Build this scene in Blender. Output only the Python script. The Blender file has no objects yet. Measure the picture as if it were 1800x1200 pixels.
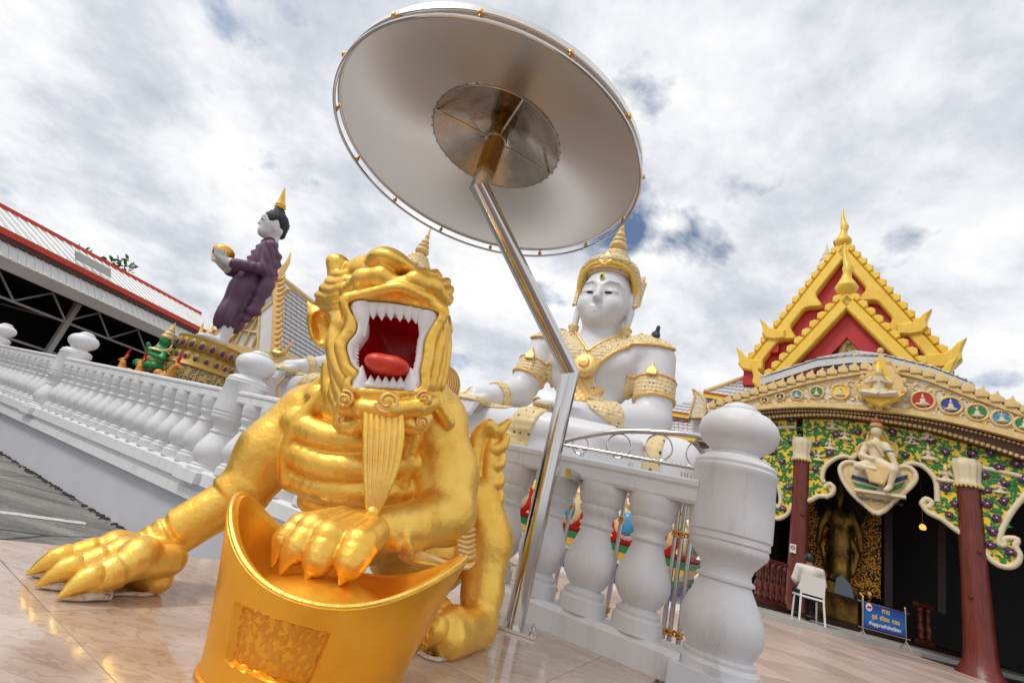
import bpy, math, random
import numpy as np
from mathutils import Matrix, Vector
random.seed(7); RNG = np.random.default_rng(7)
R_ = math.radians
SC = bpy.context.scene
COL = SC.collection

# ------------------------------------------------------------------ camera
F_PX = 800.0; CAM_H = 0.55
_up = np.array([610/F_PX, 2200/F_PX, -1.0]); _up /= np.linalg.norm(_up)
_fw = np.array([0, 0, -1.0]); _fw -= _fw.dot(_up)*_up; _fw /= np.linalg.norm(_fw)
_rt = np.cross(_fw, _up)
RW = np.array([_rt, _fw, _up]); CAM = np.array([0, 0, CAM_H])
cd = bpy.data.cameras.new('camera'); cam = bpy.data.objects.new('camera', cd); COL.objects.link(cam)
cd.lens = 16.0; cd.sensor_width = 36.0; cd.clip_start = 0.05; cd.clip_end = 3000
M = Matrix.Identity(4)
for i in range(3):
    for j in range(3): M[i][j] = RW[i][j]
M[2][3] = CAM_H
cam.matrix_world = M
SC.camera = cam

# ------------------------------------------------------------------ world, sun
SUN_EL, SUN_AZ = 54.0, -112.0      # azimuth of the sun measured from +y towards +x
w = bpy.data.worlds.new('World'); SC.world = w; w.use_nodes = True
nt = w.node_tree; N = nt.nodes; L = nt.links; N.clear()
out = N.new('ShaderNodeOutputWorld'); bg = N.new('ShaderNodeBackground'); L.new(bg.outputs[0], out.inputs[0])
sky = N.new('ShaderNodeTexSky'); sky.sky_type = 'NISHITA'; sky.sun_disc = False
sky.sun_elevation = R_(SUN_EL); sky.sun_rotation = R_(SUN_AZ); sky.dust_density = 1.5
SKY_STR = 0.1
tc = N.new('ShaderNodeTexCoord'); sep = N.new('ShaderNodeSeparateXYZ'); L.new(tc.outputs['Generated'], sep.inputs[0])
def wm(op, a, b=None):
    n = N.new('ShaderNodeMath'); n.operation = op
    for i, v in enumerate((a, b)):
        if v is None: continue
        if isinstance(v, (int, float)): n.inputs[i].default_value = v
        else: L.new(v, n.inputs[i])
    return n.outputs[0]
zz = wm('ADD', wm('MAXIMUM', sep.outputs[2], 0.0), 0.34)
cmb = N.new('ShaderNodeCombineXYZ'); L.new(wm('DIVIDE', sep.outputs[0], zz), cmb.inputs[0]); L.new(wm('DIVIDE', sep.outputs[1], zz), cmb.inputs[1])
def wnoise(scale, detail, rough, off, dist=0.0):
    mp = N.new('ShaderNodeMapping'); mp.inputs['Location'].default_value = off; L.new(cmb.outputs[0], mp.inputs[0])
    n = N.new('ShaderNodeTexNoise'); n.inputs['Scale'].default_value = scale; n.inputs['Detail'].default_value = detail
    n.inputs['Roughness'].default_value = rough; n.inputs['Distortion'].default_value = dist; L.new(mp.outputs[0], n.inputs['Vector'])
    return n.outputs['Fac']
def wramp(fac, stops):
    r = N.new('ShaderNodeValToRGB'); L.new(fac, r.inputs[0])
    while len(r.color_ramp.elements) < len(stops): r.color_ramp.elements.new(0.5)
    for e, (p, c) in zip(r.color_ramp.elements, stops): e.position = p; e.color = (*c, 1)
    return r.outputs[0]
cover = wramp(wnoise(2.6, 9, 0.55, (3.1, 1.7, 0), 0.15), [(0.315, (0, 0, 0)), (0.40, (1, 1, 1))])
shade = wramp(wnoise(3.1, 12, 0.60, (9.3, 4.2, 2), 0.1), [(0.32, (0.44, 0.47, 0.53)), (0.43, (0.55, 0.57, 0.62)), (0.52, (0.69, 0.70, 0.73)), (0.64, (0.83, 0.825, 0.82))])
skb = N.new('ShaderNodeVectorMath'); skb.operation = 'SCALE'; skb.inputs['Scale'].default_value = SKY_STR; L.new(sky.outputs[0], skb.inputs[0])
mx = N.new('ShaderNodeMix'); mx.data_type = 'RGBA'
L.new(cover, mx.inputs[0]); L.new(skb.outputs[0], mx.inputs[6]); L.new(shade, mx.inputs[7])
L.new(mx.outputs[2], bg.inputs[0]); bg.inputs[1].default_value = 1.0
sd = bpy.data.lights.new('sun', 'SUN'); sd.energy = 1.3; sd.angle = R_(14); sd.color = (1.0, 0.95, 0.88)
sun = bpy.data.objects.new('sun', sd); COL.objects.link(sun)
_sv = Vector((math.sin(R_(SUN_AZ))*math.cos(R_(SUN_EL)), math.cos(R_(SUN_AZ))*math.cos(R_(SUN_EL)), math.sin(R_(SUN_EL))))
sun.rotation_euler = _sv.to_track_quat('Z', 'Y').to_euler(); sun.location = (0, -5, 20)
SC.view_settings.view_transform = 'Standard'; SC.view_settings.look = 'None'
SC.view_settings.exposure = 0.34; SC.view_settings.gamma = 1.0
SC.cycles.max_bounces = 8; SC.cycles.use_denoising = True

# ------------------------------------------------------------------ pixel -> place (photo pixels, 1800 x 1200)
def ray(u, v): return RW @ np.array([(u-900)/F_PX, -(v-600)/F_PX, -1.0])
def onz(u, v, z): d = ray(u, v); return CAM + d*(z-CAM_H)/d[2]
def ony(u, v, y): d = ray(u, v); return CAM + d*y/d[1]
def onplane(u, v, p, n): d = ray(u, v); return CAM + d*(np.dot(np.asarray(p, float)-CAM, n)/np.dot(d, n))
def mpp(u, v, y): return y/ray(u, v)[1]/F_PX      # metres per photo pixel at depth y

# ------------------------------------------------------------------ materials
MATS = {}
def mat(name, col, rough=0.5, metal=0.0, var=0.0, vscale=4.0, bump=0.0, bscale=60.0, col2=None, rvar=0.0, coat=0.0, emit=None, spec=0.5, stretch=None, dirt=None, rand=False):
    m = bpy.data.materials.new(name); m.use_nodes = True; MATS[name] = m
    n = m.node_tree.nodes; l = m.node_tree.links; b = n['Principled BSDF']
    b.inputs['Roughness'].default_value = rough; b.inputs['Metallic'].default_value = metal
    b.inputs['Specular IOR Level'].default_value = spec
    if coat: b.inputs['Coat Weight'].default_value = coat; b.inputs['Coat Roughness'].default_value = 0.15
    b.inputs['Base Color'].default_value = (*col, 1)
    t = n.new('ShaderNodeTexCoord'); vec = t.outputs['Object']
    if rand:
        oi = n.new('ShaderNodeObjectInfo'); va = n.new('ShaderNodeVectorMath'); va.operation = 'MULTIPLY_ADD'; va.inputs[1].default_value = (1, 1, 1); vs = n.new('ShaderNodeVectorMath'); vs.operation = 'SCALE'; vs.inputs[0].default_value = (37, 23, 11); l.new(oi.outputs['Random'], vs.inputs['Scale']); l.new(vec, va.inputs[0]); l.new(vs.outputs[0], va.inputs[2]); vec = va.outputs[0]
    if stretch:
        mp = n.new('ShaderNodeMapping'); mp.inputs['Scale'].default_value = stretch; l.new(vec, mp.inputs[0]); vec = mp.outputs[0]
    def noise(s, d=6, r=0.6):
        x = n.new('ShaderNodeTexNoise'); x.inputs['Scale'].default_value = s; x.inputs['Detail'].default_value = d; x.inputs['Roughness'].default_value = r
        l.new(vec, x.inputs['Vector']); return x.outputs['Fac']
    def remap(f, a, b_, c, d):
        x = n.new('ShaderNodeMapRange'); x.inputs[1].default_value = a; x.inputs[2].default_value = b_; x.inputs[3].default_value = c; x.inputs[4].default_value = d
        l.new(f, x.inputs[0]); return x.outputs[0]
    cur = None
    if var or col2:
        c2 = col2 or tuple(max(0, c*(1-var)) for c in col)
        x = n.new('ShaderNodeMix'); x.data_type = 'RGBA'; x.inputs[6].default_value = (*col, 1); x.inputs[7].default_value = (*c2, 1)
        l.new(remap(noise(vscale), 0.35, 0.7, 0, 1), x.inputs[0]); cur = x.outputs[2]
    if dirt:
        x = n.new('ShaderNodeMix'); x.data_type = 'RGBA'
        if cur: l.new(cur, x.inputs[6])
        else: x.inputs[6].default_value = (*col, 1)
        x.inputs[7].default_value = (*dirt[0], 1); l.new(remap(noise(dirt[1], 8, 0.7), dirt[2], dirt[3], 0, dirt[4]), x.inputs[0]); cur = x.outputs[2]
    if cur: l.new(cur, b.inputs['Base Color'])
    if rvar: l.new(remap(noise(vscale*2.3), 0.3, 0.7, rough-rvar, rough+rvar), b.inputs['Roughness'])
    if bump:
        bp = n.new('ShaderNodeBump'); bp.inputs['Strength'].default_value = bump; bp.inputs['Distance'].default_value = 0.01
        l.new(noise(bscale, 5), bp.inputs['Height']); l.new(bp.outputs[0], b.inputs['Normal'])
    if emit: b.inputs['Emission Color'].default_value = (*emit[0], 1); b.inputs['Emission Strength'].default_value = emit[1]
    return m

# ------------------------------------------------------------------ mesh building
class MB:
    def __init__(s): s.v = []; s.f = []; s.n = 0
    def add(s, v, f):
        v = np.asarray(v, float).reshape(-1, 3); s.v.append(v); s.f += [tuple(int(i)+s.n for i in q) for q in f]; s.n += len(v); return s
    def arr(s): return np.concatenate(s.v) if s.v else np.zeros((0, 3))
    def xf(s, mtx=None, loc=(0, 0, 0)):
        a = s.arr()
        if mtx is not None: a = a @ np.asarray(mtx, float).T
        s.v = [a + np.asarray(loc, float)]; return s
    def box(s, c, d, rot=None):
        x, y, z = np.asarray(d, float)/2
        v = np.array([[-x,-y,-z],[x,-y,-z],[x,y,-z],[-x,y,-z],[-x,-y,z],[x,-y,z],[x,y,z],[-x,y,z]])
        if rot is not None: v = v @ np.asarray(rot).T
        return s.add(v+np.asarray(c, float), [(3,2,1,0),(4,5,6,7),(0,1,5,4),(1,2,6,5),(2,3,7,6),(3,0,4,7)])
    def lathe(s, prof, seg=24, c=(0, 0, 0), sq=1.0, lobes=None):
        prof = np.asarray(prof, float); a = np.arange(seg)*2*math.pi/seg
        k = np.ones(seg) if lobes is None else 1+lobes[1]*np.abs(np.sin(a*lobes[0]/2))
        v = np.stack([np.outer(prof[:, 0], np.cos(a)*k), np.outer(prof[:, 0], np.sin(a)*k*sq), np.repeat(prof[:, 1:2], seg, 1)], -1).reshape(-1, 3)
        f = []; m = len(prof)
        for i in range(m-1):
            for j in range(seg): j2 = (j+1) % seg; f.append((i*seg+j, i*seg+j2, (i+1)*seg+j2, (i+1)*seg+j))
        if prof[0, 0] > 1e-6: f.append(tuple(range(seg))[::-1])
        if prof[-1, 0] > 1e-6: f.append(tuple((m-1)*seg+j for j in range(seg)))
        if prof[0, 1] > prof[-1, 1]: f = [q[::-1] for q in f]
        return s.add(v+np.asarray(c, float), f)
    def tube(s, pts, r, seg=10, closed=False, cap=True, flat=1.0, upv=None):
        p = np.asarray(pts, float); m = len(p); r = np.broadcast_to(np.asarray(r, float), (m,))
        if closed: t = np.roll(p, -1, 0)-np.roll(p, 1, 0)
        else: t = np.gradient(p, axis=0)
        t /= np.linalg.norm(t, axis=1)[:, None]+1e-12
        u = np.zeros_like(p); ref = np.array(upv if upv is not None else ([0, 0, 1.] if abs(t[0, 2]) < .9 else [1., 0, 0]), float)
        prev = ref
        for i in range(m):
            q = ref if upv is not None else prev
            a = q-q.dot(t[i])*t[i]; na = np.linalg.norm(a)
            if na < 1e-6: a = np.array([t[i, 1], -t[i, 0], 0.1]); a -= a.dot(t[i])*t[i]; na = np.linalg.norm(a)
            u[i] = a/na; prev = u[i]
        b = np.cross(t, u); an = np.arange(seg)*2*math.pi/seg
        v = p[:, None]+r[:, None, None]*(np.cos(an)[None, :, None]*u[:, None]*flat+np.sin(an)[None, :, None]*b[:, None])
        f = []; mm = m if closed else m-1
        for i in range(mm):
            i2 = (i+1) % m
            for j in range(seg): j2 = (j+1) % seg; f.append((i*seg+j, i*seg+j2, i2*seg+j2, i2*seg+j))
        if not closed and cap: f += [tuple(range(seg))[::-1], tuple((m-1)*seg+j for j in range(seg))]
        return s.add(v.reshape(-1, 3), f)
    def prism(s, poly, o, ex, ey, en, th, inset=0.0):
        """outline poly (2-D, counter-clockwise about en) in plane o+ex*a+ey*b, thickness th along en (front face bevelled by inset)"""
        poly = np.asarray(poly, float); ex, ey, en, o = (np.asarray(q, float) for q in (ex, ey, en, o)); k = len(poly)
        base = o+poly[:, :1]*ex+poly[:, 1:]*ey
        if inset:
            d = np.roll(poly, -1, 0)-np.roll(poly, 1, 0); nn = np.stack([-d[:, 1], d[:, 0]], 1); nn /= np.linalg.norm(nn, axis=1)[:, None]+1e-9
            ar = 0.5*np.sum(poly[:, 0]*np.roll(poly[:, 1], -1)-np.roll(poly[:, 0], -1)*poly[:, 1]); nn *= np.sign(ar)
            p2 = poly+nn*inset; top = o+p2[:, :1]*ex+p2[:, 1:]*ey+en*th; mid = base+en*(th-abs(inset))
            v = np.concatenate([base, mid, top]); f = [tuple(range(k))[::-1], tuple(2*k+i for i in range(k))]
            for q in range(2): f += [(q*k+i, q*k+(i+1) % k, (q+1)*k+(i+1) % k, (q+1)*k+i) for i in range(k)]
        else:
            v = np.concatenate([base, base+en*th]); f = [tuple(range(k))[::-1], tuple(k+i for i in range(k))]
            f += [(i, (i+1) % k, k+(i+1) % k, k+i) for i in range(k)]
        return s.add(v, f)
    def ell(s, c, r, seg=14, rings=9, rot=None):
        th = np.linspace(0, math.pi, rings)[1:-1]; a = np.arange(seg)*2*math.pi/seg
        v = np.stack([np.outer(np.sin(th), np.cos(a)), np.outer(np.sin(th), np.sin(a)), np.repeat(np.cos(th)[:, None], seg, 1)], -1).reshape(-1, 3)
        v = np.concatenate([v, [[0, 0, 1], [0, 0, -1]]])*np.asarray(r, float); n = len(th); f = []
        for i in range(n-1):
            for j in range(seg): j2 = (j+1) % seg; f.append((i*seg+j, (i+1)*seg+j, (i+1)*seg+j2, i*seg+j2))
        for j in range(seg): j2 = (j+1) % seg; f += [(n*seg, j, j2), (n*seg+1, (n-1)*seg+j2, (n-1)*seg+j)]
        if rot is not None: v = v @ np.asarray(rot).T
        return s.add(v+np.asarray(c, float), f)
    def grid(s, P, thick=None):
        P = np.asarray(P, float); m, n = P.shape[:2]; v = P.reshape(-1, 3)
        f = [(i*n+j, i*n+j+1, (i+1)*n+j+1, (i+1)*n+j) for i in range(m-1) for j in range(n-1)]
        return s.add(v, f)
    def mesh(s, name):
        me = bpy.data.meshes.new(name); me.from_pydata(s.arr().tolist(), [], s.f); me.update(); return me

def wloc(o):
    p = np.zeros(3)
    while o is not None: p = p+np.array(o.location); o = o.parent
    return p
def obj(name, mb, m, parent=None, smooth=True, angle=40, local=False, fixn=True):
    me = mb if isinstance(mb, bpy.types.Mesh) else mb.mesh(name)
    if not isinstance(mb, bpy.types.Mesh):
        import bmesh
        if parent is not None and not local: me.transform(Matrix.Translation(Vector(-wloc(parent))))
        if fixn and len(me.polygons) < 120000:
            bm = bmesh.new(); bm.from_mesh(me); bmesh.ops.recalc_face_normals(bm, faces=bm.faces); bm.to_mesh(me); bm.free()
        if smooth:
            me.polygons.foreach_set('use_smooth', [True]*len(me.polygons))
            if angle: me.set_sharp_from_angle(angle=R_(angle))
        for q in (m if isinstance(m, (list, tuple)) else [m]): me.materials.append(MATS[q] if isinstance(q, str) else q)
    o = bpy.data.objects.new(name, me); COL.objects.link(o); o.parent = parent
    return o
def thing(name, label, cat, loc=(0, 0, 0), rz=0.0, group=None):
    o = bpy.data.objects.new(name, None); COL.objects.link(o); o.location = tuple(float(q) for q in loc); o.rotation_euler = (0, 0, rz)
    o.empty_display_size = 0.1; o['label'] = label; o['category'] = cat
    if group: o['group'] = group
    return o
def tag(o, label=None, cat=None, group=None, kind=None):
    for k, v in (('label', label), ('category', cat), ('group', group), ('kind', kind)):
        if v: o[k] = v
    return o
def copy_tree(o, parent=None):
    c = o.copy(); COL.objects.link(c); c.parent = parent
    for ch in list(o.children): copy_tree(ch, c)
    return c

# ------------------------------------------------------------------ implicit surfaces (sculpted bodies)
class SDF:
    def __init__(s, lo, hi, h):
        s.lo = np.asarray(lo, float); s.h = h; s.n = np.ceil((np.asarray(hi, float)-s.lo)/h).astype(int)+1
        s.F = np.full(s.n, 1.0, np.float32)
        s.ax = [(s.lo[i]+np.arange(s.n[i])*h).astype(np.float32) for i in range(3)]
    def reg(s, lo, hi):
        a = np.clip(np.floor((np.asarray(lo)-s.lo)/s.h).astype(int), 0, s.n); b = np.clip(np.ceil((np.asarray(hi)-s.lo)/s.h).astype(int)+1, 0, s.n)
        sl = tuple(slice(a[i], b[i]) for i in range(3))
        X, Y, Z = s.ax[0][sl[0]][:, None, None], s.ax[1][sl[1]][None, :, None], s.ax[2][sl[2]][None, None, :]
        return sl, X, Y, Z
    def put(s, sl, d, k, op):
        a = s.F[sl]
        if op == 'u':
            if k > 0: q = np.maximum(k-np.abs(a-d), 0)/k; s.F[sl] = np.minimum(a, d)-q*q*k*0.25
            else: s.F[sl] = np.minimum(a, d)
        else:
            d = -d
            if k > 0: q = np.maximum(k-np.abs(a-d), 0)/k; s.F[sl] = np.maximum(a, d)+q*q*k*0.25
            else: s.F[sl] = np.maximum(a, d)
    def cap(s, a, b, ra, rb=None, k=0.03, op='u', sq=None):
        a = np.asarray(a, float); b = np.asarray(b, float); rb = ra if rb is None else rb; m = max(ra, rb)+k+3*s.h
        sl, X, Y, Z = s.reg(np.minimum(a, b)-m, np.maximum(a, b)+m)
        d = b-a; L2 = max(d.dot(d), 1e-9)
        t = np.clip(((X-a[0])*d[0]+(Y-a[1])*d[1]+(Z-a[2])*d[2])/L2, 0, 1)
        D = np.sqrt((X-a[0]-t*d[0])**2+(Y-a[1]-t*d[1])**2+(Z-a[2]-t*d[2])**2)-(ra+t*(rb-ra))
        s.put(sl, D.astype(np.float32), k, op); return s
    def chain(s, pts, rad, k=0.03, op='u'):
        for i in range(len(pts)-1): s.cap(pts[i], pts[i+1], rad[i], rad[i+1], k, op)
        return s
    def ell(s, c, r, k=0.03, op='u', rot=None):
        c = np.asarray(c, float); r = np.asarray(r, float)*np.ones(3); m = r.max()+k+3*s.h
        ext = (np.abs(rot) @ r if rot is not None else r)+k+3*s.h
        sl, X, Y, Z = s.reg(c-ext, c+ext)
        X, Y, Z = X-c[0], Y-c[1], Z-c[2]
        if rot is not None: X, Y, Z = (rot[0][i]*X+rot[1][i]*Y+rot[2][i]*Z for i in range(3))
        k0 = np.sqrt((X/r[0])**2+(Y/r[1])**2+(Z/r[2])**2); k1 = np.sqrt((X/r[0]**2)**2+(Y/r[1]**2)**2+(Z/r[2]**2)**2)+1e-6
        s.put(sl, (k0*(k0-1)/k1).astype(np.float32), k, op); return s
    def cyl(s, a, b, ra, rb=None, rnd=0.006, k=0.004, op='u', flat=1.0):
        """flat-ended tapered drum"""
        a = np.asarray(a, float); b = np.asarray(b, float); rb = ra if rb is None else rb; m = max(ra, rb)+k+3*s.h
        sl, X, Y, Z = s.reg(np.minimum(a, b)-m, np.maximum(a, b)+m); d = b-a; Ln = np.linalg.norm(d); d = d/Ln
        t = (X-a[0])*d[0]+(Y-a[1])*d[1]+(Z-a[2])*d[2]
        r = np.sqrt(np.maximum((X-a[0])**2+(Y-a[1])**2+(Z-a[2])**2-t*t, 0)); R = ra+np.clip(t/Ln, 0, 1)*(rb-ra)
        qx, qy = r-R+rnd, np.abs(t-Ln/2)-Ln/2+rnd
        s.put(sl, (np.sqrt(np.maximum(qx, 0)**2+np.maximum(qy, 0)**2)+np.minimum(np.maximum(qx, qy), 0)-rnd).astype(np.float32), k, op); return s
    def box(s, c, hd, rnd=0.02, k=0.03, op='u', rot=None):
        c = np.asarray(c, float); hd = np.asarray(hd, float)
        ext = (np.abs(rot) @ hd if rot is not None else hd)+k+3*s.h+rnd
        sl, X, Y, Z = s.reg(c-ext, c+ext)
        X, Y, Z = X-c[0], Y-c[1], Z-c[2]
        if rot is not None: X, Y, Z = (rot[0][i]*X+rot[1][i]*Y+rot[2][i]*Z for i in range(3))
        qx, qy, qz = np.abs(X)-(hd[0]-rnd), np.abs(Y)-(hd[1]-rnd), np.abs(Z)-(hd[2]-rnd)
        D = np.sqrt(np.maximum(qx, 0)**2+np.maximum(qy, 0)**2+np.maximum(qz, 0)**2)+np.minimum(np.maximum(qx, np.maximum(qy, qz)), 0)-rnd
        s.put(sl, D.astype(np.float32), k, op); return s
    def polyxz(s, poly, y0, y1, k=0.02, op='u', grow=0.0):
        """prism whose outline is given in x,z and that runs from y0 to y1; outline widens by grow per metre of y"""
        p = np.asarray(poly, float); m = 0.1+k
        sl, X, Y, Z = s.reg((p[:, 0].min()-m, y0-m, p[:, 1].min()-m), (p[:, 0].max()+m, y1+m, p[:, 1].max()+m))
        x, z = X[:, 0, :], Z[:, 0, :]; x, z = np.broadcast_arrays(x, z)
        d = np.full(x.shape, 1e9); sg = np.ones(x.shape); n = len(p)
        for i in range(n):
            a, b = p[i], p[i-1]; e = b-a; wx, wz = x-a[0], z-a[1]
            t = np.clip((wx*e[0]+wz*e[1])/max(e.dot(e), 1e-12), 0, 1); d = np.minimum(d, (wx-e[0]*t)**2+(wz-e[1]*t)**2)
            c1, c2, c3 = z >= a[1], z < b[1], e[0]*wz > e[1]*wx
            sg = np.where((c1 & c2 & c3) | (~c1 & ~c2 & ~c3), -sg, sg)
        D2 = (sg*np.sqrt(d))[:, None, :]+grow*(Y-y0); dy = np.abs(Y-(y0+y1)/2)-(y1-y0)/2
        D = np.minimum(np.maximum(D2, dy), 0)+np.sqrt(np.maximum(D2, 0)**2+np.maximum(dy, 0)**2)
        s.put(sl, D.astype(np.float32), k, op); return s
    def mesh(s):
        Fv = s.F; S = Fv < 0; n = s.n
        acc = np.zeros(n-1, np.int8)
        for i in (0, 1):
            for j in (0, 1):
                for k in (0, 1): acc += S[i:n[0]-1+i, j:n[1]-1+j, k:n[2]-1+k]
        act = (acc > 0) & (acc < 8); I = np.argwhere(act); idx = np.full(n-1, -1, np.int32); idx[act] = np.arange(len(I))
        P = np.zeros((len(I), 3)); cnt = np.zeros(len(I)); cor = [(i, j, k) for i in (0, 1) for j in (0, 1) for k in (0, 1)]
        val = {c: Fv[I[:, 0]+c[0], I[:, 1]+c[1], I[:, 2]+c[2]] for c in cor}
        for c in cor:
            for ax in range(3):
                if c[ax]: continue
                d = list(c); d[ax] = 1; d = tuple(d); a, b = val[c], val[d]; m = (a < 0) != (b < 0)
                t = np.where(m, a/(np.where(m, a-b, 1)), 0); q = np.array(c, float)[None, :].repeat(len(I), 0); q[:, ax] += t
                P += q*m[:, None]; cnt += m
        P = (P/cnt[:, None]+I)*s.h+s.lo; quads = []
        for ax in range(3):
            b, c = (ax+1) % 3, (ax+2) % 3
            s0 = [slice(None)]*3; s1 = [slice(None)]*3; s0[ax] = slice(0, n[ax]-1); s1[ax] = slice(1, n[ax])
            E = S[tuple(s0)] != S[tuple(s1)]; J = np.argwhere(E); J = J[(J[:, b] > 0) & (J[:, c] > 0) & (J[:, b] < n[b]-1) & (J[:, c] < n[c]-1)]
            def cell(db, dc): q = J.copy(); q[:, b] += db; q[:, c] += dc; return idx[q[:, 0], q[:, 1], q[:, 2]]
            Q = np.stack([cell(-1, -1), cell(0, -1), cell(0, 0), cell(-1, 0)], 1)
            fl = S[J[:, 0], J[:, 1], J[:, 2]]; Q[~fl] = Q[~fl][:, ::-1]; quads.append(Q)
        Q = np.concatenate(quads); Q = Q[(Q >= 0).all(1)]
        return P, Q
def sdf_obj(name, sdf, m, parent=None, post=None, smooth_it=1, local=False, keep=None, xf=None):
    P, Q = sdf.mesh()
    for _ in range(smooth_it):          # light relaxation of the net
        A = np.zeros_like(P); c = np.zeros(len(P))
        for i in range(4):
            a, b = Q[:, i], Q[:, (i+1) % 4]
            for q in range(3): A[:, q] += np.bincount(a, P[b, q], len(P))+np.bincount(b, P[a, q], len(P))
            c += np.bincount(a, minlength=len(P))+np.bincount(b, minlength=len(P))
        P = P*0.5+0.5*A/np.maximum(c, 1)[:, None]
    if post is not None:
        a, b, c_, d = (P[Q[:, i]] for i in range(4)); fn = np.cross(c_-a, d-b); nn = np.zeros_like(P)
        for i in range(4):
            for q in range(3): nn[:, q] += np.bincount(Q[:, i], fn[:, q], len(P))
        nn /= np.linalg.norm(nn, axis=1)[:, None]+1e-12
        P = post(P, nn)
    if xf is not None: P = xf(P)
    if parent is not None and not local: P = P-wloc(parent)
    me = bpy.data.meshes.new(name); me.vertices.add(len(P)); me.vertices.foreach_set('co', P.astype(np.float32).ravel())
    me.loops.add(len(Q)*4); me.loops.foreach_set('vertex_index', Q.astype(np.int32).ravel())
    me.polygons.add(len(Q)); me.polygons.foreach_set('loop_start', np.arange(0, len(Q)*4, 4, dtype=np.int32)); me.polygons.foreach_set('loop_total', np.full(len(Q), 4, np.int32))
    me.update(calc_edges=True); me.validate()
    me.polygons.foreach_set('use_smooth', [True]*len(me.polygons))
    for q in (m if isinstance(m, (list, tuple)) else [m]): me.materials.append(MATS[q])
    o = bpy.data.objects.new(name, me); COL.objects.link(o); o.parent = parent; o['_q'] = 1; del o['_q']
    return o
def rot_z(a): c, s = math.cos(a), math.sin(a); return np.array([[c, -s, 0], [s, c, 0], [0, 0, 1]])
def rot_y(a): c, s = math.cos(a), math.sin(a); return np.array([[c, 0, s], [0, 1, 0], [-s, 0, c]])
def rot_x(a): c, s = math.cos(a), math.sin(a); return np.array([[1, 0, 0], [0, c, -s], [0, s, c]])
def smooth_path(pts, n=6, closed=False):
    p = np.asarray(pts, float); m = len(p); out = []
    rng = range(m) if closed else range(m-1)
    for i in rng:
        if closed: a, b, c, d = p[(i-1) % m], p[i], p[(i+1) % m], p[(i+2) % m]
        else: a, b, c, d = p[max(i-1, 0)], p[i], p[i+1], p[min(i+2, m-1)]
        for j in range(n):
            t = j/n; out.append(0.5*((2*b)+(-a+c)*t+(2*a-5*b+4*c-d)*t*t+(-a+3*b-3*c+d)*t**3))
    if not closed: out.append(p[-1])
    return np.array(out)
# ================================================================== materials
mat('gold', (0.98, 0.64, 0.14), 0.36, 0.74, col2=(0.93, 0.52, 0.07), vscale=5, bump=0.36, bscale=34, rvar=0.12, dirt=((0.78, 0.36, 0.03), 9, 0.5, 0.75, 0.7))
mat('gold_smooth', (0.92, 0.48, 0.045), 0.38, 0.70, col2=(0.86, 0.38, 0.02), vscale=4, bump=0.14, bscale=30, rvar=0.10, dirt=((0.75, 0.30, 0.02), 7, 0.5, 0.75, 0.6))
mat('gold_rough', (0.80, 0.36, 0.03), 0.42, 0.55, col2=(0.70, 0.26, 0.02), vscale=9, bump=0.5, bscale=30)
mat('gold_pale', (0.88, 0.62, 0.26), 0.42, 0.45, col2=(0.80, 0.46, 0.12), vscale=14, bump=0.3, bscale=60)
mat('white_paint', (0.80, 0.80, 0.81), 0.45, 0, var=0.07, vscale=2.5, bump=0.12, bscale=40, dirt=((0.45, 0.42, 0.38), 3.2, 0.53, 0.75, 0.50), stretch=(3.2, 3.2, 0.7), rand=True)
mat('white_statue', (0.72, 0.72, 0.74), 0.40, 0, var=0.06, vscale=1.2, bump=0.03, bscale=25)
mat('tooth_white', (0.84, 0.83, 0.82), 0.35, 0, var=0.08, vscale=30, bump=0.15, bscale=60)
mat('mouth_red', (0.66, 0.006, 0.010), 0.42, 0, var=0.25, vscale=10, bump=0.2, bscale=60)
mat('tongue_red', (0.66, 0.018, 0.012), 0.4, 0, col2=(0.72, 0.08, 0.05), vscale=16, bump=0.2, bscale=80)
mat('wall_grey', (0.60, 0.60, 0.64), 0.6, 0, var=0.08, vscale=1.5, bump=0.1, bscale=60, dirt=((0.48, 0.47, 0.46), 2.5, 0.55, 0.85, 0.4))
mat('steel', (0.64, 0.62, 0.60), 0.13, 1.0)
mat('steel_brushed', (0.76, 0.73, 0.69), 0.25, 1.0)
mat('steel_dark', (0.52, 0.46, 0.40), 0.24, 1.0, col2=(0.40, 0.35, 0.31), vscale=6, rvar=0.08, bump=0.15, bscale=9)
mat('steel_aged', (0.50, 0.33, 0.15), 0.25, 1.0, col2=(0.36, 0.24, 0.12), vscale=8, rvar=0.08)
mat('brass', (0.80, 0.48, 0.18), 0.22, 1.0, rvar=0.05)
mat('purple_robe', (0.125, 0.052, 0.098), 0.5, 0, var=0.2, vscale=3)
mat('black_hair', (0.012, 0.012, 0.016), 0.6, 0, bump=0.9, bscale=28)
mat('black_paint', (0.008, 0.008, 0.009), 0.4)
mat('red_paint', (0.52, 0.012, 0.010), 0.4, 0, var=0.2, vscale=4)
mat('orange_red', (0.62, 0.055, 0.025), 0.4, 0, var=0.12, vscale=2)
mat('old_gold', (0.50, 0.32, 0.075), 0.45, 0.3, col2=(0.40, 0.24, 0.05), vscale=5, bump=0.4, bscale=25)
mat('yellow_gold', (0.90, 0.63, 0.09), 0.38, 0.10, col2=(0.85, 0.50, 0.045), vscale=3, bump=0.15, bscale=20)
mat('cream_gold', (0.76, 0.58, 0.28), 0.45, 0.1, col2=(0.68, 0.44, 0.14), vscale=6, bump=0.4, bscale=35)
mat('cream', (0.76, 0.65, 0.44), 0.5, 0, var=0.12, vscale=6, bump=0.4, bscale=40)
mat('leaf_green', (0.03, 0.25, 0.05), 0.4, 0, var=0.5, vscale=6)
mat('panel_yellow', (0.88, 0.60, 0.03), 0.4, 0, var=0.12, vscale=4, bump=0.2, bscale=20)
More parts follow.
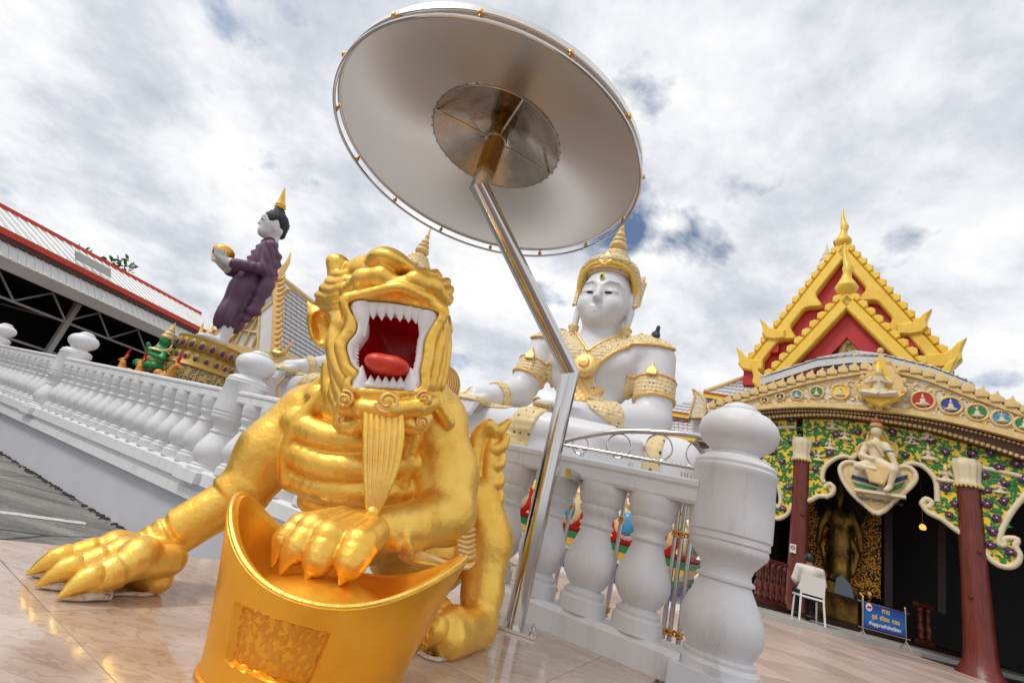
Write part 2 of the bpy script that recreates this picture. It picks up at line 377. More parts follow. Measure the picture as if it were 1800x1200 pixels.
mat('violet', (0.10, 0.035, 0.14), 0.4, 0, var=0.4, vscale=10)
mat('blue_paint', (0.02, 0.06, 0.30), 0.35)
mat('sky_blue', (0.05, 0.28, 0.50), 0.35)
mat('navy', (0.01, 0.02, 0.09), 0.35)
mat('emerald', (0.015, 0.22, 0.07), 0.3)
mat('wood_red', (0.19, 0.030, 0.017), 0.34, 0, col2=(0.085, 0.014, 0.010), vscale=5, stretch=(6, 6, 0.6), bump=0.3, bscale=8)
mat('wood_dark', (0.035, 0.010, 0.008), 0.4, 0, var=0.4, vscale=4)
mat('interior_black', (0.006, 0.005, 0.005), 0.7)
mat('bronze_dark', (0.12, 0.08, 0.035), 0.35, 0.9, var=0.4, vscale=8)
mat('roof_tile', (0.62, 0.62, 0.62), 0.4, 0, var=0.15, vscale=9)
mat('roof_joint', (0.25, 0.25, 0.27), 0.6)
mat('sheet_white', (0.66, 0.66, 0.65), 0.4, 0.1, var=0.12, vscale=1.5)
mat('sheet_grey', (0.36, 0.34, 0.32), 0.6, 0, var=0.15, vscale=2)
mat('rust_brown', (0.10, 0.030, 0.022), 0.6, 0, var=0.3, vscale=2)
mat('truss', (0.42, 0.40, 0.37), 0.5)
mat('brown', (0.13, 0.055, 0.03), 0.5, 0, var=0.3, vscale=4)
mat('leaf_tree', (0.05, 0.10, 0.025), 0.6, 0, var=0.5, vscale=3)
mat('bark', (0.10, 0.07, 0.05), 0.8)
mat('line_white', (0.66, 0.66, 0.64), 0.7, 0, dirt=((0.12, 0.12, 0.12), 18, 0.52, 0.7, 0.8))
mat('terrace_base', (0.20, 0.14, 0.115), 0.8)
mt_ = mat('tile_pink', (0.60, 0.45, 0.375), 0.32, 0, var=0.12, vscale=2.2, dirt=((0.42, 0.31, 0.26), 6, 0.5, 0.8, 0.35))
_n, _l = mt_.node_tree.nodes, mt_.node_tree.links; _b = _n['Principled BSDF']; _src = _b.inputs['Base Color'].links[0].from_socket; _oi = _n.new('ShaderNodeObjectInfo'); _mr = _n.new('ShaderNodeMapRange'); _mr.inputs[3].default_value = .80; _mr.inputs[4].default_value = 1.12; _l.new(_oi.outputs['Random'], _mr.inputs[0]); _vm = _n.new('ShaderNodeVectorMath'); _vm.operation = 'SCALE'; _l.new(_src, _vm.inputs[0]); _l.new(_mr.outputs[0], _vm.inputs['Scale']); _l.new(_vm.outputs[0], _b.inputs['Base Color'])
mat('tile_red', (0.50, 0.21, 0.17), 0.35, 0, var=0.12, vscale=2.2)
mat('tile_pale', (0.58, 0.56, 0.53), 0.3, 0, var=0.1, vscale=2.2)
mat('grout', (0.35, 0.29, 0.25), 0.8)
mat('shirt_white', (0.72, 0.68, 0.62), 0.8, 0, var=0.06, vscale=9)
mat('cloth_black', (0.012, 0.012, 0.013), 0.8)
mat('skin', (0.36, 0.20, 0.13), 0.5)
mat('plastic_white', (0.74, 0.73, 0.70), 0.4)

def shader_mat(name):
    m = bpy.data.materials.new(name); m.use_nodes = True; MATS[name] = m
    return m, m.node_tree.nodes, m.node_tree.links, m.node_tree.nodes['Principled BSDF']
# asphalt: dark aggregate, pale worn patches, cracks
m, n, l, b = shader_mat('asphalt')
t = n.new('ShaderNodeTexCoord')
def nz(nodes, links, vec, s, d=6, r=0.6):
    x = nodes.new('ShaderNodeTexNoise'); x.inputs['Scale'].default_value = s; x.inputs['Detail'].default_value = d; x.inputs['Roughness'].default_value = r; links.new(vec, x.inputs['Vector']); return x.outputs['Fac']
def rp(nodes, links, fac, stops):
    r = nodes.new('ShaderNodeValToRGB'); links.new(fac, r.inputs[0])
    while len(r.color_ramp.elements) < len(stops): r.color_ramp.elements.new(0.5)
    for e, (p, c) in zip(r.color_ramp.elements, stops): e.position = p; e.color = (*c, 1)
    return r.outputs[0]
def mixc(nodes, links, fac, a, c, blend='MIX'):
    x = nodes.new('ShaderNodeMix'); x.data_type = 'RGBA'; x.blend_type = blend
    for s, v in ((0, fac), (6, a), (7, c)):
        if isinstance(v, (int, float)): x.inputs[s].default_value = v
        elif isinstance(v, tuple): x.inputs[s].default_value = (*v, 1)
        else: links.new(v, x.inputs[s])
    return x.outputs[2]
mp = n.new('ShaderNodeMapping'); mp.inputs['Rotation'].default_value = (0, 0, R_(-33)); mp.inputs['Scale'].default_value = (0.5, 2.2, 1); l.new(t.outputs['Object'], mp.inputs[0])
big = rp(n, l, nz(n, l, mp.outputs[0], 1.1, 7, 0.65), [(0.36, (0.13, 0.127, 0.124)), (0.50, (0.22, 0.212, 0.20)), (0.64, (0.36, 0.34, 0.315))])
fine = rp(n, l, nz(n, l, t.outputs['Object'], 70, 3, 0.7), [(0.3, (0.55, 0.55, 0.55)), (0.7, (1.25, 1.25, 1.25))])
vo = n.new('ShaderNodeTexVoronoi'); vo.feature = 'DISTANCE_TO_EDGE'; vo.inputs['Scale'].default_value = 0.55; l.new(t.outputs['Object'], vo.inputs['Vector'])
cr = rp(n, l, vo.outputs['Distance'], [(0.004, (0.25, 0.25, 0.25)), (0.012, (1, 1, 1))])
l.new(mixc(n, l, 1.0, mixc(n, l, 1.0, big, fine, 'MULTIPLY'), cr, 'MULTIPLY'), b.inputs['Base Color']); b.inputs['Roughness'].default_value = 0.9
bp = n.new('ShaderNodeBump'); bp.inputs['Strength'].default_value = 0.5; bp.inputs['Distance'].default_value = 0.01; l.new(nz(n, l, t.outputs['Object'], 60, 4), bp.inputs['Height']); l.new(bp.outputs[0], b.inputs['Normal'])
# polished brown marble
m, n, l, b = shader_mat('marble')
t = n.new('ShaderNodeTexCoord'); mp = n.new('ShaderNodeMapping'); mp.inputs['Rotation'].default_value = (0, 0, R_(20)); mp.inputs['Scale'].default_value = (1.0, 2.2, 1); l.new(t.outputs['Object'], mp.inputs[0])
wv = n.new('ShaderNodeTexWave'); wv.wave_type = 'BANDS'; wv.bands_direction = 'Y'; wv.inputs['Scale'].default_value = 1.6; wv.inputs['Distortion'].default_value = 22; wv.inputs['Detail'].default_value = 7; wv.inputs['Detail Scale'].default_value = 3.2; l.new(mp.outputs[0], wv.inputs['Vector'])
base = rp(n, l, nz(n, l, mp.outputs[0], 2.4, 8, 0.62), [(0.30, (0.44, 0.32, 0.24)), (0.5, (0.57, 0.44, 0.35)), (0.7, (0.66, 0.55, 0.46))])
vein = rp(n, l, wv.outputs['Fac'], [(0.0, (0.66, 0.54, 0.44)), (0.05, (0.30, 0.19, 0.12)), (0.14, (1, 1, 1))])
l.new(mixc(n, l, 0.30, base, vein, 'MULTIPLY'), b.inputs['Base Color'])
l.new(rp(n, l, nz(n, l, t.outputs['Object'], 5, 6), [(0.35, (0.05,)*3), (0.7, (0.16,)*3)]), b.inputs['Roughness']); b.inputs['Specular IOR Level'].default_value = 0.75
# gold on purple/blue glass mosaic used on pedestals and ornaments
def mosaic(name, ground, motif, accent, scale=18.0, thr=0.32, rough=0.35, metal=0.0):
    m, n, l, b = shader_mat(name); t = n.new('ShaderNodeTexCoord')
    v1 = n.new('ShaderNodeTexVoronoi'); v1.inputs['Scale'].default_value = scale; v1.inputs['Randomness'].default_value = 0.35; l.new(t.outputs['Object'], v1.inputs['Vector'])
    f = rp(n, l, v1.outputs['Distance'], [(thr*0.55, (1, 1, 1)), (thr*0.62, (0, 0, 0)), (thr*1.05, (0, 0, 0)), (thr*1.12, (1, 1, 1))])
    a = rp(n, l, v1.outputs['Distance'], [(thr*0.30, (1, 1, 1)), (thr*0.36, (0, 0, 0))])
    l.new(mixc(n, l, a, mixc(n, l, f, ground, motif), accent), b.inputs['Base Color']); b.inputs['Roughness'].default_value = rough; b.inputs['Metallic'].default_value = metal
    bp = n.new('ShaderNodeBump'); bp.inputs['Strength'].default_value = 0.5; bp.inputs['Distance'].default_value = 0.02; l.new(f, bp.inputs['Height']); l.new(bp.outputs[0], b.inputs['Normal'])
    return m
def dotted(name, ground, dot, second, scale):
    m, n, l, b = shader_mat(name); t = n.new('ShaderNodeTexCoord')
    v1 = n.new('ShaderNodeTexVoronoi'); v1.inputs['Scale'].default_value = scale; v1.inputs['Randomness'].default_value = 0.25; v1.distance = 'MANHATTAN'; l.new(t.outputs['Object'], v1.inputs['Vector'])
    d = rp(n, l, v1.outputs['Distance'], [(0.30, (1, 1, 1)), (0.34, (0, 0, 0))]); h = rp(n, l, v1.outputs['Color'], [(0.42, (0, 0, 0)), (0.46, (1, 1, 1))])
    mm = n.new('ShaderNodeMath'); mm.operation = 'MULTIPLY'; l.new(d, mm.inputs[0]); l.new(h, mm.inputs[1])
    l.new(mixc(n, l, mm.outputs[0], mixc(n, l, nz(n, l, t.outputs['Object'], 9), ground, second), dot), b.inputs['Base Color']); b.inputs['Roughness'].default_value = .4
    bp = n.new('ShaderNodeBump'); bp.inputs['Strength'].default_value = .6; bp.inputs['Distance'].default_value = .03; l.new(v1.outputs['Distance'], bp.inputs['Height']); l.new(bp.outputs[0], b.inputs['Normal'])
mosaic('mosaic_gold', (0.05, 0.03, 0.10), (0.74, 0.50, 0.18), (0.80, 0.66, 0.42), 9.0, 0.5)
dotted('mosaic_cream', (0.78, 0.56, 0.25), (0.03, 0.035, 0.09), (0.82, 0.68, 0.42), 12.0)
dotted('mosaic_green', (0.72, 0.54, 0.25), (0.015, 0.09, 0.05), (0.78, 0.62, 0.36), 7.0)
mosaic('mosaic_band', (0.05, 0.07, 0.06), (0.55, 0.36, 0.10), (0.62, 0.48, 0.22), 15.0, 0.45)
dotted('mosaic_blue', (0.74, 0.72, 0.68), (0.02, 0.16, 0.34), (0.76, 0.66, 0.42), 6.0)
mosaic('mosaic_white', (0.70, 0.70, 0.70), (0.74, 0.56, 0.24), (0.80, 0.80, 0.78), 7.0, 0.45)

# ================================================================== the setting
TZ = -0.15; AZ = -0.65                       # terrace and street level; the statue's plinth top is z = 0
BU = np.array([-0.84, 0.542, 0.0]); BU /= np.linalg.norm(BU)      # along the balustrade, away from the near newel
BN = np.array([-BU[1]*-1, -BU[0], 0.0])                            # towards the terrace
BN = np.array([BU[1], -BU[0], 0.0]); BP = np.array([1.056, 2.415, 0.0])
def bpt(s, d=0.0, z=0.0): return BP + BU*s + BN*d + np.array([0, 0, z])
BS0 = -0.235                                   # s of the near newel centre

mb = MB(); S = 900
mb.add([(-S, -S, AZ), (S, -S, AZ), (S, S, AZ), (-S, S, AZ)], [(0, 1, 2, 3)])
tag(obj('ground', mb, 'asphalt', smooth=False), kind='structure')
# raised terrace behind and to the right of the balustrade
pl = [bpt(60, 0.22), bpt(-0.43, 0.22), bpt(-0.43, -6), (30, -16, 0), (70, 10, 0), (60, 70, 0), (-10, 80, 0)]
pl = np.array([q[:2] for q in pl])
terr = obj('terrace', MB().prism(pl, (0, 0, AZ-0.3), (1, 0, 0), (0, 1, 0), (0, 0, 1), TZ-0.008-(AZ-0.3)), 'terrace_base', smooth=False); tag(terr, kind='structure')
def clip_poly(p, a, nrm):
    out = []; k = len(p)
    for i in range(k):
        q, r = p[i], p[(i+1) % k]; dq, dr = np.dot(q-a, nrm), np.dot(r-a, nrm)
        if dq >= 0: out.append(q)
        if (dq >= 0) != (dr >= 0): out.append(q+(r-q)*dq/(dq-dr))
    return out
# floor tiles of the terrace
th = R_(17.0); TE = np.array([math.cos(th), math.sin(th)]); TN = np.array([-math.sin(th), math.cos(th)]); TS = 0.60
o0 = np.array([3.0, 6.0]); cells = []
for i in range(-16, 30):
    for j in range(-16, 26):
        c = o0+TE*(i+.5)*TS+TN*(j+.5)*TS
        rel = np.array([c[0], c[1], 0])-BP
        if not (np.dot(rel, BN) > 0.75 or np.dot(rel, BU) < -0.95): continue
        cc = RW.T @ (np.array([c[0], c[1], TZ])-CAM)
        if cc[2] > -0.5: continue
        u, v = 900+F_PX*cc[0]/-cc[2], 600-F_PX*cc[1]/-cc[2]
        if not (870 < u < 1950 and v < 1330): continue
        cells.append((-cc[2], i, j, c))
cells.sort(key=lambda q: q[0])
tm = {}
for k, (d, i, j, c) in enumerate(cells[:300]):
    key = 'tile_pink'
    if i in (5, 6) and j in (5, 6, 7) and False: key = 'tile_red'
    if key not in tm:
        q = TS/2-0.0085
        tm[key] = MB().prism([(-q, -q), (q, -q), (q, q), (-q, q)], (0, 0, -0.006), (1, 0, 0), (0, 1, 0), (0, 0, 1), 0.006, 0.0015).mesh('floor_tile'); tm[key].materials.append(MATS[key])
    o = obj('floor_tile', tm[key], None, terr); o.location = (c[0], c[1], TZ+0.0015*((i*7+j*13) % 3-1)/3); o.rotation_euler = (0, 0, th+(math.pi/2)*((i*3+j*5) % 4))
far = MB()
for d, i, j, c in cells[300:]:
    q = TS/2-0.004
    a = [c+TE*x+TN*y for x, y in ((-q, -q), (q, -q), (q, q), (-q, q))]
    far.add([(p[0], p[1], TZ) for p in a], [(0, 1, 2, 3)])
if far.n: tag(obj('far_tiles', far, 'tile_pink', terr, smooth=False), kind='stuff')

# plinth of the lion: brown polished marble slabs
e1 = np.array([-1.02, 2.357]); ed = np.array([0.717, 0.697])
A2 = BP[:2]; k = np.linalg.solve(np.array([ed, -BU[:2]]).T, A2-e1); Bc = e1+ed*k[0]
poly = [A2, Bc, e1-ed*3.0, A2-BN[:2]*3.6]
poly = [np.asarray(q, float) for q in poly]
plin = thing('statue_plinth', 'low plinth topped with polished brown marble slabs under the golden lion', 'plinth', (0, 1.4, AZ))
pp = np.array(poly)
obj('core', MB().prism(pp, (0, 0, AZ), (1, 0, 0), (0, 1, 0), (0, 0, 1), -0.02-AZ), 'wall_grey', plin, smooth=False)
cw = 0.92
for i in range(-5, 6):
    for j in range(-6, 4):
        o_ = np.array([0.30, 1.72]); E1 = -BU[:2]; E2 = BN[:2]
        cell = [o_+E1*(i+a)*cw+E2*(j+c)*cw for a, c in ((0, 0), (1, 0), (1, 1), (0, 1))]
        q = [np.array(c) for c in cell]
        for a in range(len(pp)):
            p0_, p1_ = pp[a], pp[(a+1) % len(pp)]; e = p1_-p0_; nn = np.array([-e[1], e[0]])
            if np.dot(pp.mean(0)-p0_, nn) < 0: nn = -nn
            q = clip_poly(q, p0_, nn)
            if len(q) < 3: break
        if len(q) < 3: continue
        q = np.array(q); cen = q.mean(0); dl = np.linalg.norm(q-cen, axis=1)[:, None]; q = cen+(q-cen)*(1-0.0016/np.maximum(dl, .01))
        ob = obj('marble_slab', MB().prism(q-cen, (0, 0, -0.02), (1, 0, 0), (0, 1, 0), (0, 0, 1), 0.02, 0.0008), 'marble', plin, smooth=False, local=True)
        ob.location = (cen[0], cen[1]-1.4, -AZ+0.0005*((i+j) % 2))
# parking line on the asphalt
a, c = onz(0, 900, AZ), onz(150, 920, AZ); dd = (c-a)/np.linalg.norm(c-a); nn = np.array([-dd[1], dd[0], 0])
mb = MB(); mb.add([a-dd*3-nn*.06+(0, 0, .004), c-nn*.06+(0, 0, .004), c+nn*.06+(0, 0, .004), a-dd*3+nn*.06+(0, 0, .004)], [(0, 1, 2, 3)])
tag(obj('road_marking', mb, 'line_white', smooth=False), kind='structure')

# ================================================================== retaining wall + balustrade
mb = MB()
def bbox_(s0, s1, d0, d1, z0, z1, mb):
    c = bpt((s0+s1)/2, (d0+d1)/2, (z0+z1)/2); rot = np.array([BU, BN, [0, 0, 1]]).T
    if np.linalg.det(rot) < 0: rot = np.array([BU, -BN, [0, 0, 1]]).T
    mb.box(c, (s1-s0, d1-d0, z1-z0), rot)
S_END = 33.0
s_pl = float(np.dot(np.r_[Bc, 0]-BP, BU))
rw = thing('retaining_wall', 'plain grey painted retaining wall along the asphalt below the white balustrade', 'wall', bpt(s_pl, 0, AZ))
bbox_(s_pl+0.002, S_END, 0.10, 0.40, AZ, -0.15, mb); obj('wall_face', mb, 'wall_grey', rw, smooth=False)
mb = MB(); bbox_(s_pl+0.002, S_END, 0.02, 0.42, -0.148, -0.06, mb); obj('coping', mb, 'white_paint', rw, smooth=False)
mb = MB(); bbox_(s_pl+0.002, S_END, 0.05, 0.40, -0.06, -0.002, mb); obj('fillet', mb, 'white_paint', rw, smooth=False)

gr = MB(); rgb_ = np.random.default_rng(21)
for i in range(700):
    s_ = s_pl+.1+rgb_.random()**1.5*9; d_ = .095-abs(rgb_.normal(0, .035)); r_ = .006+.014*rgb_.random()**2; p_ = bpt(s_, d_, AZ); gr.ell(p_+(0, 0, r_*.3), (r_*1.6, r_*1.3, r_*.7), 5, 4)
mat('grit', (0.05, 0.045, 0.04), 0.95, 0, var=0.4, vscale=9); tag(obj('grit', gr, 'grit', fixn=False), 'dark grit and dirt gathered along the foot of the grey retaining wall', 'grit', kind='stuff')
bal = thing('balustrade', 'white balustrade of turned balusters and ball-topped newels running past the golden lion', 'balustrade', bpt(BS0, 0.12, 0))
DC = 0.13
NEW = [BS0+q for q in (0, 4.62, 9.5, 14.0, 18.6, 23.2, 27.8)]
def profile_obj(name, sect, s0, s1, m):
    mb = MB(); mb.prism(sect, bpt(s0, 0, 0), BN, (0, 0, 1), BU, s1-s0); return obj(name, mb, m, bal, smooth=False)
for i in range(len(NEW)-1):
    a, c = NEW[i]+0.15, NEW[i+1]-0.15
    profile_obj('rail', [(0.02, .80), (0.24, .80), (0.25, .815), (0.25, .875), (0.262, .89), (0.262, .912), (0.24, .925), (0.20, .932), (0.06, .932), (0.02, .925), (-0.002, .912), (-0.002, .89), (0.01, .875), (0.01, .815)], a, c, 'white_paint')
    profile_obj('base_rail', [(0.0, 0.0), (0.26, 0.0), (0.26, 0.105), (0.235, 0.13), (0.025, 0.13), (0.0, 0.105)], a, c, 'white_paint')
bprof = [(0.128, .13), (0.128, .20), (0.110, .21), (0.115, .228), (0.10, .238), (0.084, .25), (0.108, .275), (0.132, .31), (0.142, .35), (0.140, .39), (0.124, .44), (0.102, .49), (0.088, .53), (0.083, .556), (0.090, .564), (0.098, .572), (0.098, .583), (0.086, .59), (0.084, .61), (0.094, .63), (0.108, .645), (0.113, .66), (0.113, .672), (0.106, .68), (0.118, .695), (0.127, .715), (0.127, .735), (0.134, .75), (0.138, .775), (0.138, .80)]
bm_ = MB().lathe(bprof, 28).mesh('baluster'); bm_.polygons.foreach_set('use_smooth', [True]*len(bm_.polygons)); bm_.set_sharp_from_angle(angle=R_(35)); bm_.materials.append(MATS['white_paint'])
sqm = MB().box((0, 0, .168), (0.235, 0.235, 0.075)).mesh('foot')
for i in range(len(NEW)-1):
    gap = NEW[i+1]-NEW[i]; nb = int(round((gap-0.22)/0.30))-1
    for q in range(nb):
        s = NEW[i]+0.385+q*(gap-0.77)/(nb-1)
        o = obj('baluster', bm_, None, bal); p = bpt(s, DC, 0)-wloc(bal); o.location = tuple(p)
nprof = [(0.18, .10), (0.18, .135), (0.158, .15), (0.162, .165), (0.142, .175), (0.155, .20), (0.178, .24), (0.187, .285), (0.182, .335), (0.162, .385), (0.140, .43), (0.124, .465), (0.118, .48), (0.132, .487), (0.132, .50), (0.117, .508), (0.114, .53), (0.126, .56), (0.16, .60), (0.178, .62), (0.184, .64), (0.180, .655), (0.188, .665), (0.186, .69), (0.194, .70), (0.196, .80), (0.196, .99), (0.203, 1.0), (0.203, 1.02), (0.193, 1.028), (0.197, 1.045), (0.185, 1.062), (0.160, 1.075), (0.155, 1.085), (0.118, 1.092), (0.112, 1.11), (0.135, 1.13), (0.172, 1.16), (0.194, 1.20), (0.198, 1.24), (0.186, 1.28), (0.155, 1.315), (0.112, 1.338), (0.104, 1.34), (0.104, 1.352), (0.09, 1.358), (0.08, 1.375), (0.05, 1.388), (0.0, 1.393)]
nm_ = MB().lathe(nprof, 44).mesh('newel'); nm_.polygons.foreach_set('use_smooth', [True]*len(nm_.polygons)); nm_.set_sharp_from_angle(angle=R_(35)); nm_.materials.append(MATS['white_paint'])
for i, s in enumerate(NEW):
    o = obj('newel', nm_, None, bal); p = bpt(s, DC, 0)-wloc(bal); o.location = tuple(p)
    mb = MB(); bbox_(s-0.185, s+0.185, DC-0.185, DC+0.185, -0.001, 0.10, mb); obj('newel_block', mb, 'white_paint', bal, smooth=False)
    if i == 0:
        mb = MB(); bbox_(s-0.23, s+0.149, DC-0.21, DC+0.25, TZ-0.3, -0.002, mb); obj('newel_footing', mb, 'white_paint', bal, smooth=False)

# ================================================================== stainless hand rail behind the balustrade
RD = 0.62
rail = thing('steel_handrail', 'polished steel handrail with an arched top bar and rings behind the white balustrade', 'handrail', bpt(0.3, RD, TZ))
rp0 = bpt(0, RD, 0)
def rpx(u, v, off=0.0): return onplane(u, v, rp0+BN*off, BN)
arc = smooth_path([rpx(982, 778), rpx(1020, 768), rpx(1090, 758), rpx(1170, 760), rpx(1235, 768), rpx(1262, 790), rpx(1270, 830)], 8)
obj('top_bar', MB().tube(arc, 0.019, 12), 'steel', rail)
obj('middle_bar', MB().tube([rpx(982, 780), rpx(1230, 824)], 0.015, 10), 'steel', rail)
obj('lower_bar', MB().tube([rpx(985, 800), rpx(1230, 846)], 0.012, 10), 'steel', rail)
for (u, v, r) in ((1020, 782, 15), (1088, 783, 21), (1158, 786, 23), (1232, 798, 24)):
    c = rpx(u, v); rr = r*mpp(u, v, c[1]); a = np.arange(28)*2*math.pi/28
    obj('ring', MB().tube([c+BU*rr*math.cos(q)+np.array([0, 0, rr*math.sin(q)]) for q in a], 0.006, 8, closed=True), 'steel', rail)
for u, v in ((1008, 870), (1098, 880), (1201, 920), (1190, 918), (1216, 925)):
    p = rpx(u, v); top = 1.04
    o = obj('post', MB().tube([(p[0], p[1], TZ), (p[0], p[1], top)], 0.014, 12), 'steel', rail)
    for zc in (0.12, 0.66):
        obj('collar', MB().lathe([(0.015, zc-.02), (0.024, zc-.014), (0.024, zc-.004), (0.019, zc), (0.026, zc+.006), (0.026, zc+.016), (0.015, zc+.02)], 14, (p[0], p[1], 0)), 'brass', rail)
p = onz(1304, 1128, TZ)
obj('end_post', MB().tube([(p[0], p[1], TZ), (p[0], p[1], 0.56)], 0.035, 16), 'steel', rail)
obj('end_cap', MB().lathe([(0.035, .56), (0.04, .565), (0.03, .585), (0.0, .59)], 16, (p[0], p[1], 0)), 'steel', rail)

# ================================================================== steel parasol
ZD = 1.70; AX = np.array([-0.232, 1.236])*ZD*0.995; ZR = CAM_H+ZD; RR = 0.4852*ZD
par = thing('steel_parasol', 'round stainless steel parasol on a cranked tubular pole behind the golden lion', 'parasol', (0.393, 2.60, 0))
J0 = np.array([0.388, 2.60, 0]); J1 = np.array([0.388, 2.60, 1.37]); J2 = np.array([AX[0], AX[1], CAM_H+ZD*0.905])
J3 = np.array([AX[0], AX[1], CAM_H+ZD*1.255])
pr = 0.052
def mitre(a, bq, c, d):    # swept polyline with sharp mitred joints
    pts = [a, bq, c, d]; seg = 28; rings = []
    for i, p in enumerate(pts):
        if i in (0, 3): t = pts[1]-pts[0] if i == 0 else pts[3]-pts[2]; pl = t
        else:
            t1 = pts[i]-pts[i-1]; t2 = pts[i+1]-pts[i]; t = t1; pl = t1/np.linalg.norm(t1)+t2/np.linalg.norm(t2)
        rings.append((p, t/np.linalg.norm(t), pl/np.linalg.norm(pl)))
    return rings
def swept(a, c, pa, pc, r, seg=28):
    t = (c-a)/np.linalg.norm(c-a); u = np.cross(t, (0.3, 0.9, 0.1)); u /= np.linalg.norm(u); w_ = np.cross(t, u); V = []
    for p, pl in ((a, pa), (c, pc)):
        for q in range(seg):
            d = r*(math.cos(2*math.pi*q/seg)*u+math.sin(2*math.pi*q/seg)*w_); k = -np.dot(d, pl)/np.dot(t, pl); V.append(p+d+t*k)
    return MB().add(V, [(q, (q+1) % seg, seg+(q+1) % seg, seg+q) for q in range(seg)]+[tuple(range(seg))[::-1], tuple(range(seg, 2*seg))])
nrmv = lambda x: x/np.linalg.norm(x)
p1 = nrmv(nrmv(J1-J0)+nrmv(J2-J1)); p2 = nrmv(nrmv(J2-J1)+nrmv(J3-J2)); zv = np.array([0, 0, 1.])
obj('pole', swept(J0, J1, zv, p1, pr), 'steel', par); obj('slanted_tube', swept(J1, J2, p1, p2, pr), 'steel', par)
Jm = J2+(J3-J2)*0.17
obj('upper_tube', swept(J2, Jm, p2, zv, pr), 'steel', par)
obj('upper_sleeve', swept(Jm, J3, zv, zv, pr*1.06), 'steel_aged', par)
obj('weld_collar', MB().lathe([(pr*1.06, -0.01), (pr*1.22, -0.006), (pr*1.22, 0.006), (pr*1.06, 0.01)], 28, tuple(J2+(J3-J2)*0.56)), 'steel_dark', par)
obj('top_collar', MB().lathe([(pr, -0.03), (pr*1.45, -0.02), (pr*1.45, 0.0), (pr, 0.012)], 28, tuple(J3-np.array([0, 0, .05]))), 'steel_dark', par)
fl = MB().box((0, 0, 0.009), (0.24, 0.20, 0.014), rot_z(R_(-12))).xf(None, (J0[0], J0[1], 0)); obj('base_plate', fl, 'steel_brushed', par, smooth=False)
for a_, b_ in ((-.095, -.075), (.095, -.075), (-.095, .075), (.095, .075)):
    q = rot_z(R_(-12)) @ np.array([a_, b_, 0]); obj('bolt', MB().lathe([(0.012, .016), (0.012, .024), (0.006, .027), (0.006, .034), (0, .035)], 10, (J0[0]+q[0], J0[1]+q[1], 0)), 'steel', par)
ZI = CAM_H+ZD*1.095; RI = 0.1974*ZD*1.095
cy = 160
def ring_surface(r0, z0, r1, z1, th, n=6):
    pr_ = [(r0+(r1-r0)*i/n, z0+(z1-z0)*i/n) for i in range(n+1)]
    return pr_
can = MB().lathe([(RR, ZR), (RR*0.995, ZR+0.004)]+[(RR+(RI-RR)*t, ZR+0.004+(ZI-ZR)*t) for t in np.linspace(0.02, 1, 10)]+[(RI, ZI+0.008), (RR, ZR+0.022), (RR, ZR)], cy, (AX[0], AX[1], 0))
can = MB(); prf = [(RR+(RI-RR)*t, ZR+(ZI-ZR)*t) for t in np.linspace(0, 1, 12)]; prf2 = [(RI+(RR-RI)*t, ZI+0.006+(ZR-ZI)*t) for t in np.linspace(0, 1, 4)]
can.lathe(prf+prf2+[(RR, ZR)], cy, (AX[0], AX[1], 0)); can.f = [q for q in can.f if len(q) == 4]
obj('canopy', can, 'steel_brushed', par, angle=30)
ct = MB(); ct.lathe([(RI-0.004, ZI-0.004), (RI*0.55, ZI+0.085), (RI*0.3, ZI+0.13), (0.05, ZI+0.20), (0.05, ZI+0.215), (RI, ZI+0.012), (RI-0.004, ZI-0.004)], 96, (AX[0], AX[1], 0)); ct.f = [q for q in ct.f if len(q) == 4]
obj('crown_cone', ct, 'steel_dark', par, angle=30)
def hoop(r, z, tr, name, m='steel'):
    a = np.arange(128)*2*math.pi/128; obj(name, MB().tube(np.stack([AX[0]+r*np.cos(a), AX[1]+r*np.sin(a), np.full(128, z)], 1), tr, 8, closed=True), m, par)
hoop(RR+0.001, ZR+0.004, 0.008, 'edge_bead', 'steel_brushed'); hoop(RR+0.012, ZR-0.045, 0.008, 'lower_hoop', 'steel'); hoop(RI, ZI-0.004, 0.0045, 'inner_ring', 'steel_dark')
sb = MB().lathe([(RR+0.004, ZR), (RR+0.012, ZR), (RR+0.012, ZR+0.03), (RR+0.004, ZR+0.03), (RR+0.004, ZR)], cy, (AX[0], AX[1], 0)); sb.f = [q for q in sb.f if len(q) == 4]
obj('rim_band', sb, 'steel_brushed', par)
for k in range(14):
    a = 2*math.pi*(k+0.35)/14; c = np.array([AX[0]+(RR+0.010)*math.cos(a), AX[1]+(RR+0.010)*math.sin(a), 0])
    obj('spacer', MB().tube([c+(0, 0, ZR-0.045), c+(0, 0, ZR+0.005)], 0.0055, 8), 'brass', par)
    obj('ball_knob', MB().ell(c+np.array([0.008*math.cos(a), 0.008*math.sin(a), ZR-0.018]), (0.014,)*3, 10, 7), 'brass', par)
hub = J2+(J3-J2)*0.56
for k in range(4):
    a = R_(20)+k*math.pi/2; e = np.array([AX[0]+RI*math.cos(a), AX[1]+RI*math.sin(a), ZI-0.004])
    obj('strut', MB().tube([hub+np.array([pr*math.cos(a), pr*math.sin(a), 0]), e], 0.006, 8), 'steel', par)
for k in range(40):
    a = 2*math.pi*k/40; obj('rivet', MB().ell((AX[0]+(RI+.006)*math.cos(a), AX[1]+(RI+.006)*math.sin(a), ZI-0.006), (.0045,)*3, 6, 5), 'steel_dark', par)
# clamp fixing the pole to the rail
q0 = bpt(0.78, -0.01, 0.86)
br = np.array([J0[0], J0[1], 0.80]); dirv = BN
obj('clamp', MB().box(br+dirv*0.16+BU*-0.08, (0.06, 0.22, 0.05), np.array([BU, -BN, [0, 0, 1]]).T), 'steel', par, smooth=False)
